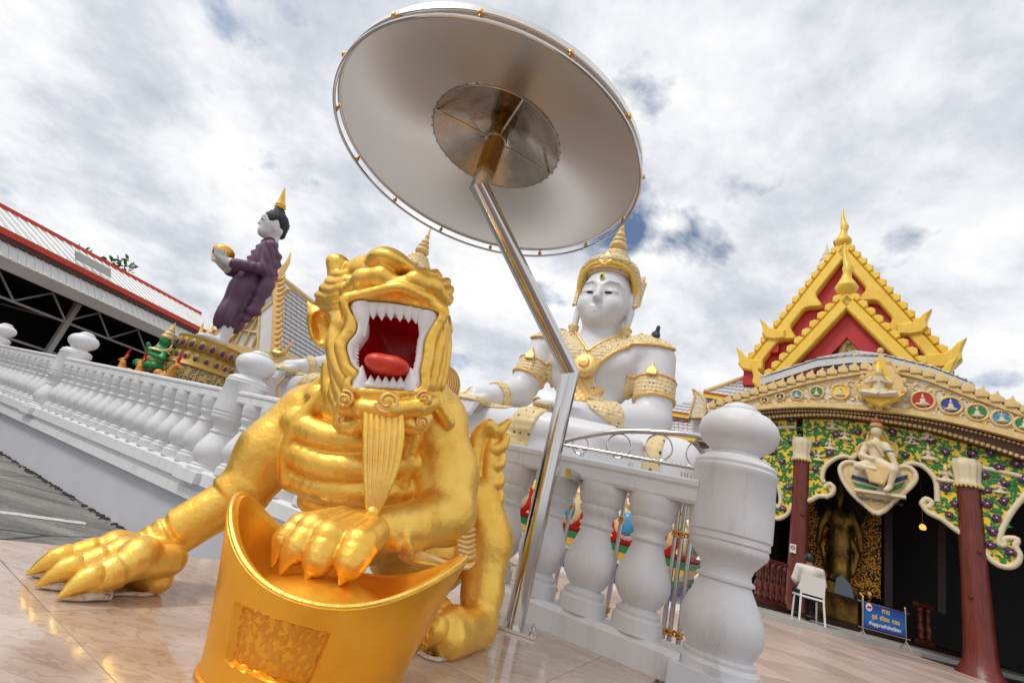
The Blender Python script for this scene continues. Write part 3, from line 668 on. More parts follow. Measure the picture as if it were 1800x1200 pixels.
# ================================================================== golden lion
def P(u, v, y): return ony(u, v, y)
lion = thing('guardian_lion', 'golden roaring guardian lion statue with red mouth and white fangs, paw on an ingot', 'statue', (-0.35, 1.95, 0))
G = SDF((-1.30, 1.28, -0.01), (0.36, 2.78, 1.50), 0.0056)
def cp(a, b, ra, rb=None, k=0.03, op='u'):
    """tapered limb between (pixel, pixel, depth) points; radii in photo pixels"""
    A_, B_ = P(*a), P(*b); G.cap(A_, B_, ra*mpp(*a), (ra if rb is None else rb)*mpp(*b), k, op)
def ch(pts, rad, k=0.03, op='u'):
    rad = rad if isinstance(rad, (list, tuple)) else [rad]*len(pts)
    for i in range(len(pts)-1): cp(pts[i], pts[i+1], rad[i], rad[i+1], k, op)
def el(c, rx, ry, rz, k=0.03, op='u', rot=None):
    s = mpp(*c); G.ell(P(*c), (rx*s, ry, rz*s), k, op, rot)
def curve(pts, n=5): return [tuple(q) for q in smooth_path(np.array(pts, float), n)]
# torso
el((640, 800, 2.03), 106, 0.25, 116, 0.05); el((668, 905, 2.10), 84, 0.21, 80, 0.06); el((740, 960, 2.36), 95, 0.24, 80, 0.06)
el((725, 735, 2.22), 80, 0.22, 75, 0.06)
cp((660, 740, 1.99), (690, 610, 1.90), 85, 78, 0.06)
# shoulders
el((565, 735, 2.02), 54, 0.15, 56, 0.05); el((755, 745, 1.98), 62, 0.17, 66, 0.05)
# planted foreleg: upper arm, cuff, forearm, wrist bands, paw
ch([(545, 735, 2.0), (478, 795, 1.96), (438, 852, 1.93)], [60, 54, 47], 0.05)
G.cyl(P(440, 852, 1.933), P(404, 880, 1.908), 49*mpp(425, 862, 1.92), 46*mpp(425, 862, 1.92), .008, .006)
ch([(425, 866, 1.92), (330, 925, 1.87), (262, 958, 1.83)], [38, 35, 31], 0.012)
ch([(398, 903, 1.90), (300, 968, 1.83), (245, 1000, 1.80)], [18, 19, 24], 0.015)
G.cyl(P(410, 877, 1.912), P(312, 934, 1.858), 40*mpp(410, 877, 1.91), 39*mpp(312, 934, 1.86), .008, .004)
for q, r in (((294, 945, 1.847), 38), ((274, 956, 1.838), 37), ((254, 968, 1.83), 35)):
    u_, v_, y_ = q; G.cyl(P(u_+6, v_-4, y_+.004), P(u_-16, v_+9, y_-.010), r*mpp(*q), (r-5)*mpp(*q), .006, .003)
def pz(u, v, z): return onz(u, v, z)
def cz(a, b, ra, rb, k=0.02): G.cap(a, b, ra, rb, k)
cz(pz(245, 978, .115), pz(262, 1008, .045), .05, .048, .03); cz(pz(262, 1005, .05), pz(280, 1020, .04), .048, .04, .02); cz(pz(245, 976, .115), np.array([-.985, 1.77, .078]), .052, .055, .04)
TOES = []
for tip, off in (((-1.200, 1.615), .092), ((-1.112, 1.550), 0.0), ((-1.015, 1.512), -.092)):
    wr = np.array([-.945, 1.80])+np.array([-.7, .7])*off*.75; tp = np.array(tip); dv = (tp-wr); Lt_ = np.linalg.norm(dv); dv /= Lt_
    TOES.append((np.r_[wr, .105], np.r_[wr+dv*Lt_*.42, .096], np.r_[tp-dv*.085, .056], np.r_[tp, .006]))
for a, b_, c, d in TOES:
    G.chain([a, b_, c], [.050, .050, .042], 0.004); G.ell(b_+np.array([0, 0, .010]), (.055, .055, .048), .006); G.cyl(b_*.55+c*.45, c, .052, .046, .008, .004)
# resting foreleg
ch([(755, 745, 1.96), (778, 835, 1.93), (784, 900, 1.86)], [62, 60, 53], 0.05)
ch([(782, 905, 1.85), (725, 925, 1.69), (662, 930, 1.58)], [50, 41, 38], 0.03)
el((630, 932, 1.53), 46, 0.07, 32, 0.02)
FING = [((585, 915, 1.52), (530, 925, 1.475), (500, 948, 1.45), (478, 996, 1.43), 23), ((600, 918, 1.50), (552, 932, 1.43), (522, 966, 1.395), (492, 1008, 1.375), 28), ((622, 928, 1.48), (580, 946, 1.405), (560, 985, 1.37), (537, 1020, 1.355), 30), ((655, 938, 1.47), (632, 956, 1.40), (616, 990, 1.365), (597, 1028, 1.35), 30)]
for a, b_, c, d, r in FING:
    ch([a, b_, c], [r, r*1.04, r*0.9], 0.005); el(b_, r*1.14, r*mpp(*b_)*1.1, r*1.06, 0.004); G.cyl(P(*b_)*.6+P(*c)*.4, P(*c)+(P(*d)-P(*c))*.12, r*1.06*mpp(*b_), r*.96*mpp(*c), .007, .004)
# cuff fold where the sleeve of fur meets the wrist
ch(curve([(730, 880, 1.70), (700, 905, 1.60), (688, 935, 1.56), (700, 962, 1.58)]), 6, 0.012); ch(curve([(752, 888, 1.74), (722, 912, 1.63), (712, 945, 1.59), (722, 970, 1.61)]), 6, 0.012)
# hind legs
ch([(835, 880, 2.30), (858, 950, 2.25), (848, 1040, 2.20)], [48, 42, 36], 0.04)
ch([(848, 1040, 2.20), (840, 1095, 2.16)], [36, 34], 0.03)
hp = [pz(835, 1100, .07), pz(790, 1118, .065), pz(765, 1120, .05)]
G.chain(hp[:2], [.085, .075], 0.03)
HT = [((800, 1085, .115), (765, 1105, .09), (742, 1140, .02)), ((820, 1105, .09), (795, 1118, .07), (772, 1148, .02)), ((775, 1070, .125), (755, 1085, .11), (738, 1118, .05))]
for a, b_, c in HT: G.chain([pz(*a), pz(*b_), pz(*c)+np.array([0.01, 0.02, 0.01])], [.045, .045, .022], 0.012)
G.chain([(-0.55, 2.30, .38), (-0.52, 2.22, .12), (-0.50, 2.08, .06)], [.13, .09, .06], 0.03)
# belly plates and the hems either side
for pts, r in (([(520, 742, 1.84), (575, 768, 1.765), (650, 775, 1.75), (720, 768, 1.80)], 22), ([(512, 792, 1.86), (570, 818, 1.77), (650, 822, 1.75), (720, 815, 1.80)], 23), ([(520, 840, 1.88), (580, 862, 1.79), (655, 866, 1.77), (715, 860, 1.82)], 21), ([(545, 878, 1.90), (600, 900, 1.83), (665, 902, 1.81), (715, 898, 1.86)], 19), ([(560, 700, 1.86), (600, 722, 1.79), (660, 728, 1.76), (715, 722, 1.80)], 21), ([(575, 915, 1.93), (620, 935, 1.86), (680, 935, 1.85)], 18)):
    ch([(a_, b2_, y_+.034) for a_, b2_, y_ in curve(pts)], r*1.12, 0.012)
ch(curve([(598, 668, 1.80), (560, 705, 1.83), (522, 748, 1.83), (506, 800, 1.86), (508, 850, 1.89)]), 12, 0.012)
ch(curve([(575, 662, 1.88), (535, 700, 1.90), (502, 745, 1.90), (494, 790, 1.92)]), 9, 0.015)
ch(curve([(742, 725, 1.78), (728, 770, 1.78), (712, 830, 1.80), (702, 880, 1.82)]), 10, 0.012)
# head block, neck frill
HD = [(603, 522), (635, 506), (700, 498), (758, 514), (786, 545), (782, 600), (772, 650), (758, 700), (690, 716), (622, 706), (600, 665), (590, 610), (594, 555)]
hp_ = [P(u, v, 1.62) for u, v in HD]; G.polyxz([(q[0], q[2]) for q in hp_], 1.64, 1.92, 0.05)
el((690, 560, 1.88), 96, 0.22, 84, 0.05)
el((690, 505, 1.75), 88, 0.17, 48, 0.04)
# nose, muzzle lobes, upper lip
el((688, 470, 1.62), 46, 0.11, 23, 0.012); el((688, 462, 1.66), 38, 0.10, 19, 0.02)
ch(curve([(610, 512, 1.63), (635, 492, 1.59), (668, 487, 1.56), (701, 500, 1.545)]), [14]*2+[19]*12+[16]*2, 0.014) if False else None
ch([(612, 512, 1.63), (640, 492, 1.585), (672, 488, 1.56), (701, 502, 1.555)], [14, 20, 20, 14], 0.014)
ch([(701, 502, 1.555), (732, 496, 1.56), (758, 503, 1.60), (778, 525, 1.66)], [14, 20, 19, 13], 0.014)
ch(curve([(608, 548, 1.62), (622, 526, 1.575), (660, 514, 1.545), (703, 506, 1.53), (740, 520, 1.55), (765, 535, 1.58), (778, 556, 1.63)]), 9, 0.012)
ch([(628, 525, 1.60), (700, 519, 1.57), (755, 535, 1.61)], [12, 14, 12], 0.02)
OUT = [(616, 531), (648, 528), (693, 531), (733, 539), (765, 547), (771, 555), (757, 579), (747, 600), (744, 627), (739, 653), (736, 683), (677, 683), (617, 678), (631, 655), (618, 643), (611, 624), (608, 605), (624, 584), (626, 565), (615, 544)]
YM = 1.565
lipp = [P(u, v, YM+.012) for u, v in smooth_path(OUT, 2, True)]
cav = smooth_path(np.array(OUT, float), 3, True)
for i in range(len(lipp)): a, b_ = lipp[i], lipp[(i+1) % len(lipp)]; cc_ = np.mean(lipp, 0); off = lambda q: q+(q-cc_)/np.linalg.norm(q-cc_)*0.016; G.cap(off(a), off(b_), 0.020, 0.020, 0.016)
# cheeks
ch(curve([(612, 545, 1.70), (594, 585, 1.67), (590, 620, 1.66), (604, 660, 1.64), (622, 690, 1.63)]), 15, 0.012)
ch(curve([(602, 560, 1.76), (588, 590, 1.74), (586, 630, 1.73), (594, 675, 1.71), (604, 700, 1.69)]), 10, 0.012)
ch(curve([(606, 572, 1.66), (600, 560, 1.70), (592, 552, 1.74)]), 14, 0.02)
for dx, dy, r in ((0, 0, 10), (10, 0.05, 9), (18, .10, 8)):
    ch(curve([(776+dx*.4, 575, 1.68+dy), (768+dx, 605, 1.64+dy), (764+dx, 640, 1.63+dy), (756+dx, 680, 1.63+dy)]), r, 0.008)
ch([(610, 706, 1.66), (640, 700, 1.61), (690, 702, 1.585), (735, 702, 1.61), (758, 700, 1.66)], [14, 13, 13, 13, 14], 0.015)
# chin band with its rolled ends
ch([(606, 716, 1.62), (640, 718, 1.565), (690, 720, 1.545), (735, 716, 1.57), (758, 708, 1.62)], [16, 17, 17, 17, 15], 0.01)
ch(curve([(640, 740, 1.60), (622, 752, 1.62), (608, 748, 1.64)]), 13, 0.01); ch(curve([(712, 742, 1.59), (732, 750, 1.60), (748, 735, 1.63)]), 13, 0.01)
# mouth cavity
G.polyxz([(P(u, v, YM)[0], P(u, v, YM)[2]) for u, v in cav], 1.50, 1.81, 0.004, 'd', grow=0.0)
# horns / curls on the crown
cp((594, 492, 1.72), (594, 468, 1.72), 17, 19, 0.012); el((594, 462, 1.72), 21, .042, 15, 0.01)
def lock(pts, r0):
    c_ = curve(pts, 6); n_ = len(c_); ch(c_, [r0*(.35+.65*math.sin(math.pi*min(1, .15+.85*(1-i/(n_-1))))) if i < n_-1 else r0*.12 for i in range(n_)], 0.004)
for pts, r0 in (([(640, 488, 1.64), (622, 480, 1.66), (604, 486, 1.67), (588, 482, 1.70)], 11), ([(636, 496, 1.62), (614, 494, 1.64), (596, 500, 1.66), (576, 494, 1.71)], 11), ([(628, 505, 1.62), (606, 506, 1.64), (588, 512, 1.67), (566, 506, 1.73)], 11), ([(620, 515, 1.63), (600, 520, 1.65), (582, 524, 1.69), (558, 518, 1.75)], 11), ([(614, 526, 1.65), (598, 534, 1.67), (580, 536, 1.71), (557, 531, 1.77)], 10), ([(612, 538, 1.68), (598, 546, 1.70), (582, 546, 1.74), (566, 541, 1.78)], 9), ([(652, 478, 1.64), (640, 468, 1.66), (622, 472, 1.68), (610, 466, 1.71)], 10)):
    lock(pts, r0)
ch(curve([(560, 518, 1.75), (572, 506, 1.72), (586, 508, 1.69)]), [4]*5+[9]*6, 0.006); ch(curve([(556, 532, 1.76), (570, 524, 1.73), (588, 528, 1.69)]), [3]*5+[8]*6, 0.006)
el((762, 487, 1.78), 16, .035, 14, 0.01); cp((760, 500, 1.76), (762, 490, 1.78), 13, 14, 0.01)
for pts, r0 in (([(738, 490, 1.66), (752, 496, 1.69), (770, 500, 1.72), (788, 494, 1.78)], 10), ([(752, 506, 1.66), (766, 512, 1.70), (780, 516, 1.73), (793, 508, 1.79)], 10), ([(764, 520, 1.68), (776, 527, 1.71), (785, 530, 1.75), (792, 523, 1.80)], 9), ([(728, 480, 1.66), (742, 478, 1.69), (756, 484, 1.72), (768, 478, 1.76)], 9)):
    lock(pts, r0)
ch(curve([(791, 504, 1.78), (783, 511, 1.74), (770, 512, 1.70)]), [3]*4+[8]*7, 0.006); ch(curve([(789, 520, 1.80), (780, 528, 1.76), (770, 528, 1.72)]), [3]*4+[7]*7, 0.006)
# ears
er = rot_y(R_(28)); G.ell(P(566, 572, 1.85), (.058, .030, .098), .012, rot=er.T); G.cap(P(556, 556, 1.85), P(541, 531, 1.87), .035, .006, .02); G.ell(P(563, 576, 1.825), (.036, .028, .070), .006, 'd', rot=er.T)
G.chain([P(786, 580, 1.80), P(790, 556, 1.84)], [.025, .006], 0.01)
# neck frill either side of the jaw
ch(curve([(596, 668, 1.76), (588, 695, 1.74), (600, 722, 1.70), (596, 745, 1.72)]), 11, 0.01); ch(curve([(580, 640, 1.82), (578, 670, 1.82), (584, 700, 1.80)]), 12, 0.012)
ch(curve([(765, 690, 1.74), (775, 720, 1.76), (790, 745, 1.80)]), 10, 0.012)
sdf_obj('body', G, 'gold', lion, smooth_it=0); del G
# claws
def cone_claw(a, b_, r, m='gold', bend=0.012, name='claw'):
    a, b_ = np.asarray(a), np.asarray(b_); mid = (a+b_)/2+np.array([0, 0, bend])
    obj(name, MB().tube([a, (a+mid)/2+np.array([0, 0, bend*.3]), mid, (mid+b_)/2+np.array([0, 0, bend*.1]), b_], [r, r*1.02, r*.82, r*.5, r*.08], 12), m, lion)
for a, b_, c, d in TOES: cone_claw(c, d, .040, bend=.02)
mat('chipped', (0.70, 0.68, 0.66), 0.7, 0, col2=(0.62, 0.36, 0.06), vscale=30, bump=0.4, bscale=80, dirt=((0.03, 0.03, 0.03), 40, 0.55, 0.7, 0.9))
for a, b_, c, d in TOES:
    A_, B_ = np.array(c), np.array(d); A_[2] = .014; obj('chipped_edge', MB().tube([A_+(0.03, 0.03, 0), A_, (A_+B_)/2, B_+(0, 0, .002)], [.030, .036, .026, .004], 10, flat=0.45, upv=(0, 0, 1)), 'chipped', lion)
hl_ = onz(285, 1040, 0.006); h2_ = onz(160, 1046, .006)
obj('chipped_edge', MB().tube(smooth_path([hl_, onz(255, 1044, .006), onz(220, 1043, .006), h2_], 3), [.002, .007, .010, .013, .012, .012, .011, .008, .005, .002], 8, flat=0.5, upv=(0, 0, 1)), 'chipped', lion)
hx = [onz(845, 1135, .006), onz(805, 1150, .006), onz(765, 1158, .006), onz(738, 1146, .006)]
obj('chipped_edge', MB().tube(smooth_path(hx, 3), .014, 8, flat=0.5, upv=(0, 0, 1)), 'chipped', lion)
for a, b_, c, d, r in FING: cone_claw(P(*c), P(*d), r*.86*mpp(*c), bend=0.016)
for a, b_, c in HT: cone_claw(pz(*b_)*.5+pz(*c)*.5, pz(c[0]-4, c[1]+8, 0.0), .024)
# mouth: red cavity, gum ridge, teeth, tongue
IN = [(645, 547), (690, 550), (741, 560), (736, 580), (731, 600), (728, 627), (722, 650), (717, 667), (680, 668), (640, 664), (632, 645), (624, 627), (624, 613), (634, 598), (643, 584), (645, 565)]
cen = np.array([684., 607.])
def resamp(poly, n=72):
    p = smooth_path(np.array(poly, float), 8, True)-cen; a = np.arctan2(p[:, 1], p[:, 0]); r = np.hypot(p[:, 0], p[:, 1]); o_ = np.argsort(a); an = -math.pi+np.arange(n)*2*math.pi/n
    rr = np.interp(an, np.r_[a[o_][-1]-2*math.pi, a[o_], a[o_][0]+2*math.pi], np.r_[r[o_][-1], r[o_], r[o_][0]]); return cen+np.stack([rr*np.cos(an), rr*np.sin(an)], 1)
ro, ri = resamp(OUT), resamp(IN)
def lay(px, y): return np.array([P(u, v, YM)+np.array([0, y-YM, 0]) for u, v in px])
jag = 1+0.02*np.sin(np.arange(72)*2.6)
ri_j = cen+(ri-cen)*jag[:, None]
mid = ro*.55+ri*.45
Lg = [lay(cen+(ro-cen)*.99, YM+.05), lay(ro, YM+.012), lay(ro*.8+ri*.2, YM-.004), lay(mid, YM-.006), lay(ri_j*.85+ro*.15, YM+.006), lay(ri_j, YM+.03), lay(cen+(ri-cen)*1.03, YM+.06)]
g = MB(); g.grid(np.array([np.vstack([q, q[:1]]) for q in Lg])); obj('gum_ridge', g, 'tooth_white', lion, angle=0)
Lr = [lay(cen+(ro-cen)*.97, YM+.02), lay(cen+(ri-cen)*1.10, YM+.07), lay(cen+(ri-cen)*1.10, YM+.14), lay(cen+(ri-cen)*0.92, YM+.21), lay(cen+(ri-cen)*0.5, YM+.228), lay(cen+(ri-cen)*0.02, YM+.23)]
g = MB(); g.grid(np.array([np.vstack([q, q[:1]]) for q in Lr])); obj('mouth_lining', g, 'mouth_red', lion, angle=0)
def tooth(u0, v0, u1, v1, wpx, y=YM+.012, fat=1.0):
    a, b_ = P(u0, v0, y), P(u1, v1, y-.006); r = wpx*mpp(u0, v0, y)/2
    obj('tooth', MB().tube([a, a*.62+b_*.38, a*.28+b_*.72, b_], [r, r*.86, r*.46, r*.06], 10, flat=0.8*fat, upv=(0, 1, 0)), 'tooth_white', lion)
for u, v, t in ((656, 541, 561), (671, 541, 563), (687, 542, 563), (703, 544, 565), (718, 546, 567), (731, 549, 569)): tooth(u, v-4, u, t, 22)
tooth(634, 534, 641, 592, 32); tooth(752, 550, 740, 600, 32)
for u, v, t in ((652, 678, 659), (665, 679, 660), (678, 679, 661), (691, 680, 662), (704, 681, 662)): tooth(u, v+3, u, t, 19)
tooth(631, 684, 637, 642, 30); tooth(723, 688, 722, 646, 30)
for i in range(7):       # small side teeth
    t = i/6; tooth(623+3*math.sin(t*3)-8*t*(1-t)*4*.4, 600+40*t, 631, 603+38*t, 10, YM+.02); tooth(744-6*t, 602+44*t, 736-6*t, 604+42*t, 9, YM+.02)
T_ = SDF((-0.62, 1.50, 0.70), (-0.22, 1.86, 1.02), 0.005); c = P(684, 647, 1.62); s_ = mpp(684, 647, 1.62)
T_.ell(c, (.085, .10, .038), 0.02); T_.ell(c+np.array([0, .05, -.01]), (.075, .10, .035), 0.02); T_.ell(c+np.array([-.03, -.06, -.004]), (.045, .045, .027), .02); T_.ell(c+np.array([.035, -.06, .004]), (.045, .045, .027), .02)
sdf_obj('tongue', T_, 'tongue_red', lion)
# beard: gold strands with pale lines between them
for i in range(7):
    f = (i-3)/3.0; pth = smooth_path([P(674+f*30, 726, 1.545), P(674+f*31, 765, 1.525), P(670+f*27, 820, 1.51), P(662+f*17, 868, 1.50), P(655+f*7, 903, 1.50)], 6)
    obj('beard_strand', MB().tube(pth, np.linspace(1, .45, len(pth))*0.0135, 10), 'gold', lion)
    if i < 6:
        f2 = f+1/6; pth = smooth_path([P(674+f2*30, 727, 1.537), P(674+f2*31, 765, 1.517), P(670+f2*27, 820, 1.502), P(662+f2*17, 866, 1.493), P(655+f2*7, 898, 1.493)], 6)
        obj('beard_line', MB().tube(pth, np.linspace(1, .5, len(pth))*0.0034, 6), 'gold_pale', lion)
obj('beard_tip', MB().ell(P(654, 903, 1.50), (.022, .020, .026), 12, 9), 'gold', lion)
# scrolls on the chin band
def scroll(u, v, y, rpx, turns=1.6, start=0.0, tr=3.2, flip=1):
    c = P(u, v, y); s = mpp(u, v, y)*rpx; t = np.linspace(0, 1, 40); a = start+flip*t*turns*2*math.pi; r = s*(1-t*.86)
    pts = np.stack([c[0]+r*np.cos(a), np.full(40, c[1])-.012*t, c[2]+r*np.sin(a)], 1)
    sc = obj('scroll', MB().ell(c+np.array([0, .02, 0]), (s*1.02, .028, s*1.02), 20, 11), 'gold', lion)
    obj('scroll_line', MB().tube(pts, tr*mpp(u, v, y)*np.linspace(1, .6, 40), 8), 'gold_pale', sc)
scroll(682, 706, 1.52, 21, 1.7, R_(200)); scroll(745, 701, 1.55, 14, 1.6, R_(90), 2.6); scroll(606, 702, 1.55, 16, 1.6, R_(120), 2.8, -1); scroll(603, 738, 1.62, 15, 1.3, R_(80), 2.6, -1); scroll(741, 742, 1.57, 12, 1.2, R_(10), 2.4)
# ribbed curl at the nape and ribbed mane below it
def ribbed(name, c, r, y, n, rpx):
    cc = P(*c); s = mpp(*c); mb = MB()
    for i in range(n):
        t = (i+.5)/n; a = np.linspace(-0.75*math.pi, 0.62*math.pi, 34)
        rr = s*rpx*t; yy = cc[1]-.10*math.sqrt(max(0, 1-t*t))+.0
        mb.tube(np.stack([cc[0]+rr*np.cos(a), np.full(34, yy), cc[2]+rr*np.sin(a)*1.06], 1), s*rpx/n*.62, 7)
    mb.ell(cc+np.array([0, .015, 0]), (s*rpx*.99, .105, s*rpx*1.05), 24, 13)
    return obj(name, mb, 'gold_pale', lion)
ribbed('mane_curl', (772, 680, 2.28), 0, 0, 10, 37)
for i in range(7):
    pth = smooth_path([P(796-i*5, 712+i*2, 2.22), P(806-i*5, 740, 2.18), P(805-i*4.5, 770, 2.15), P(798-i*3, 800+i*3, 2.12)], 6)
    obj('mane_strand', MB().tube(pth, np.linspace(1.0, .5, len(pth))*0.017, 8), 'gold_pale', lion)
# flame plume of the tail
Q = SDF((-0.12, 2.10, 0.38), (0.36, 2.48, 1.06), 0.006)
def qc(pts, rad, k=0.012, op='u'):
    pts = [tuple(q) for q in smooth_path(np.array(pts, float), 5)]; rad = np.interp(np.linspace(0, 1, len(pts)), np.linspace(0, 1, len(rad)), rad)
    for i in range(len(pts)-1): Q.cap(P(*pts[i]), P(*pts[i+1]), rad[i]*mpp(*pts[i]), rad[i+1]*mpp(*pts[i+1]), k, op)
Yp = 2.26
qc([(842, 905, Yp), (832, 860, Yp), (832, 810, Yp), (842, 765, Yp), (860, 745, Yp-.02)], [20, 16, 14, 13, 9]); qc([(860, 745, Yp-.02), (868, 758, Yp), (878, 756, Yp), (896, 738, Yp)], [9, 10, 10, 3])
qc([(848, 900, Yp+.02), (858, 850, Yp+.02), (862, 800, Yp+.02), (866, 770, Yp+.02)], [22, 20, 16, 10])
for a, b_ in (((866, 790), (893, 764)), ((866, 818), (884, 800)), ((866, 850), (880, 832)), ((866, 878), (879, 862)), ((862, 902), (876, 888))):
    qc([(a[0]-4, a[1], Yp+.01), (a[0]+6, a[1]+1, Yp), ((a[0]+b_[0])/2+5, (a[1]+b_[1])/2+4, Yp), (b_[0], b_[1], Yp)], [10, 10, 8, 3])
qc([(846, 890, Yp-.05), (845, 840, Yp-.05), (850, 790, Yp-.05)], [5, 6, 3], 0.004, 'd')
qc([(828, 900, Yp-.03), (845, 915, Yp-.04), (868, 905, Yp-.02), (876, 895, Yp)], [9, 10, 9, 5]); qc([(822, 918, Yp-.03), (842, 930, Yp-.05), (862, 922, Yp-.03)], [8, 9, 8])
sdf_obj('tail_plume', Q, 'gold', lion)
# combed fur fins at the elbow
for i in range(9):
    pth = smooth_path([P(700+i*4, 975-i*1.0, 1.66), P(725+i*7, 985+i*.5, 1.66), P(760+i*7.5, 990+i*1.5-.4*i*i*.2, 1.68), P(800+i*4.2, 1000-i*1.5, 1.70)], 5)
    obj('fur_ridge', MB().tube(pth, np.r_[np.linspace(.5, 1, 4), np.linspace(1, .4, len(pth)-4)]*0.0105, 8), 'gold_pale', lion)
obj('fur_fin', MB().tube(smooth_path([P(705, 978, 1.69), P(745, 986, 1.69), P(790, 990, 1.71), P(828, 994, 1.74)], 5), [.02, .03, .04, .045, .05, .05, .05, .05, .048, .046, .04, .035, .03, .025, .02, .012][:16], 12, flat=.35, upv=(0, 0, 1)), 'gold', lion)
for i in range(6):
    pth = smooth_path([P(800+i*1.5, 930+i*9, 1.80), P(815+i*2, 935+i*9, 1.80), P(834, 930+i*9, 1.84)], 4)
    obj('fur_ridge', MB().tube(pth, np.linspace(1, .6, len(pth))*0.010, 8), 'gold_pale', lion)

# ================================================================== gold ingot
ing = thing('gold_ingot', 'large gold boat-shaped ingot with a sunken rough panel under the lion paw', 'ingot', (-0.29, 1.40, 0))
IC = np.array([-0.290, 1.395]); ITH = R_(-1.0)
def ing_pt(ph, t, depth=0.0, inner=False):
    """t 0 foot .. 1 rim"""
    c, s = math.cos(ph), math.sin(ph); e = abs(c)**2.2
    zr = 0.238+0.150*e
    a = 0.235+(0.335-0.235)*(t**1.25)-depth; b_ = 0.168+(0.222-0.168)*t-depth
    x, y = a*c, b_*s*(1-(1-abs(s)**.45)*.35*t)
    return np.array([IC[0]+x*math.cos(ITH)-y*math.sin(ITH), IC[1]+x*math.sin(ITH)+y*math.cos(ITH), t*zr])
NP_ = 288; NT = 70
ph = np.arange(NP_)*2*math.pi/NP_; ts = np.linspace(0, 1, NT)
PH0, PH1 = R_(238), R_(285); ZP0, ZP1 = 0.075, 0.195
def recess(p_, q_):
    fx = np.clip(min(p_-PH0, PH1-p_)/R_(1.3), 0, 1); fz = np.clip(min(q_-ZP0, ZP1-q_)/0.004, 0, 1); return 0.016*min(fx, fz)
Gr = np.zeros((NT, NP_+1, 3))
for i, t in enumerate(ts):
    for j in range(NP_+1):
        p_ = ph[j % NP_]; zr = 0.238+0.150*abs(math.cos(p_))**2.2; Gr[i, j] = ing_pt(p_, t, recess(p_, t*zr))
mb = MB(); mb.grid(Gr); rim = []
rows = [Gr[-1]]
for dt, dp, dz in ((1.0, .006, .005), (1.0, .026, .003), (1.0, .032, -.006)): rows.append(np.array([ing_pt(ph[j % NP_], dt, dp)+(0, 0, dz) for j in range(NP_+1)]))
inn = []
for q in np.linspace(0, 1, 14)[1:]:
    row = []
    for j in range(NP_+1):
        p_ = ph[j % NP_]; p3 = ing_pt(p_, 1.0, .032)+(0, 0, -.006); cz_ = 0.205; c3 = np.array([IC[0]+math.cos(p_)*.20, IC[1]+math.sin(p_)*.135, cz_]); w_ = q
        x = p3*(1-w_)+c3*w_; x[2] = p3[2]-(p3[2]-cz_)*(1-(1-w_)**2.0); row.append(x)
    inn.append(np.array(row))
for q in np.linspace(0, 1, 10)[1:]:
    inn.append(np.array([[IC[0]+math.cos(ph[j % NP_])*.20*(1-q*.999), IC[1]+math.sin(ph[j % NP_])*.135*(1-q*.999), 0.205+.055*math.sin(q*math.pi/2)] for j in range(NP_+1)]))
mb.grid(np.array(rows+inn)); obj('shell', mb, 'gold_smooth', ing, angle=28)
pan = MB(); A_ = np.linspace(PH0+R_(1.4), PH1-R_(1.4), 40); Zs = np.linspace(ZP0+.005, ZP1-.005, 24); rows = []
PN = RNG.random((24, 40)); PN = (PN+np.roll(PN, 1, 0)+np.roll(PN, 1, 1)+np.roll(PN, -1, 0))/4*1.6-.3
for zi, zq in enumerate(Zs): rows.append([ing_pt(p_, zq/(0.238+0.150*abs(math.cos(p_))**2.2), .0125+.006*PN[zi, pi]) for pi, p_ in enumerate(A_)])
pan.grid(rows); obj('rough_panel', pan, 'gold_rough', ing, angle=0)
obj('worn_foot', MB().tube([ing_pt(p_, 0.0, -.002)+(0, 0, .006) for p_ in ph[::4]], .007, 6, closed=True), 'gold_rough', ing)
rimp = [ing_pt(p_, 1.0, .008)+(0, 0, .003) for p_ in ph[::2]]
obj('rim_bead', MB().tube(rimp, .0075, 8, closed=True), 'gold', ing)
# ================================================================== seated crowned statues
def shell(name, base, off, region, m, parent, smooth_it=1, relief=None):
    """ornament lying on a body: the body grown by off, kept only where region(X,Y,Z) < 0"""
    s = SDF.__new__(SDF); s.lo, s.h, s.n, s.ax = base.lo, base.h, base.n, base.ax
    X, Y, Z = s.ax[0][:, None, None], s.ax[1][None, :, None], s.ax[2][None, None, :]
    reg = np.broadcast_to(region(X, Y, Z), base.F.shape)
    s.F = np.maximum(base.F-(off if relief is None else off+relief(X, Y, Z)), reg).astype(np.float32)
    return sdf_obj(name, s, m, parent, smooth_it=smooth_it, local=True)
def seg2d(a, b_, X, Z):
    ax_, az = a; dx, dz = b_[0]-ax_, b_[1]-az; t = np.clip(((X-ax_)*dx+(Z-az)*dz)/(dx*dx+dz*dz), 0, 1); return np.sqrt((X-ax_-t*dx)**2+(Z-az-t*dz)**2)
def poly2d(pts, X, Z):
    d = None
    for i in range(len(pts)-1):
        q = seg2d(pts[i], pts[i+1], X, Z); d = q if d is None else np.minimum(d, q)
    return d
def slab(a, b_, t0, t1, rmax, X, Y, Z):
    a = np.asarray(a, float); b_ = np.asarray(b_, float); L_ = np.linalg.norm(b_-a); d = (b_-a)/L_
    t = (X-a[0])*d[0]+(Y-a[1])*d[1]+(Z-a[2])*d[2]; r = np.sqrt(np.maximum((X-a[0])**2+(Y-a[1])**2+(Z-a[2])**2-t*t, 0))
    return np.maximum(np.maximum(t0*L_-t, t-t1*L_), r-rmax)
sb = thing('seated_buddha', 'giant white seated crowned statue with gold collar and armbands behind the steel handrail', 'statue', (1.72, 9.30, 1.55), R_(-30))
B = SDF((-2.75, -1.55, -0.08), (2.75, 1.35, 5.0), 0.03)
def mir(f):
    for s in (-1, 1): f(s)
B.ell((0, .45, .55), (1.2, .75, .6), .15)
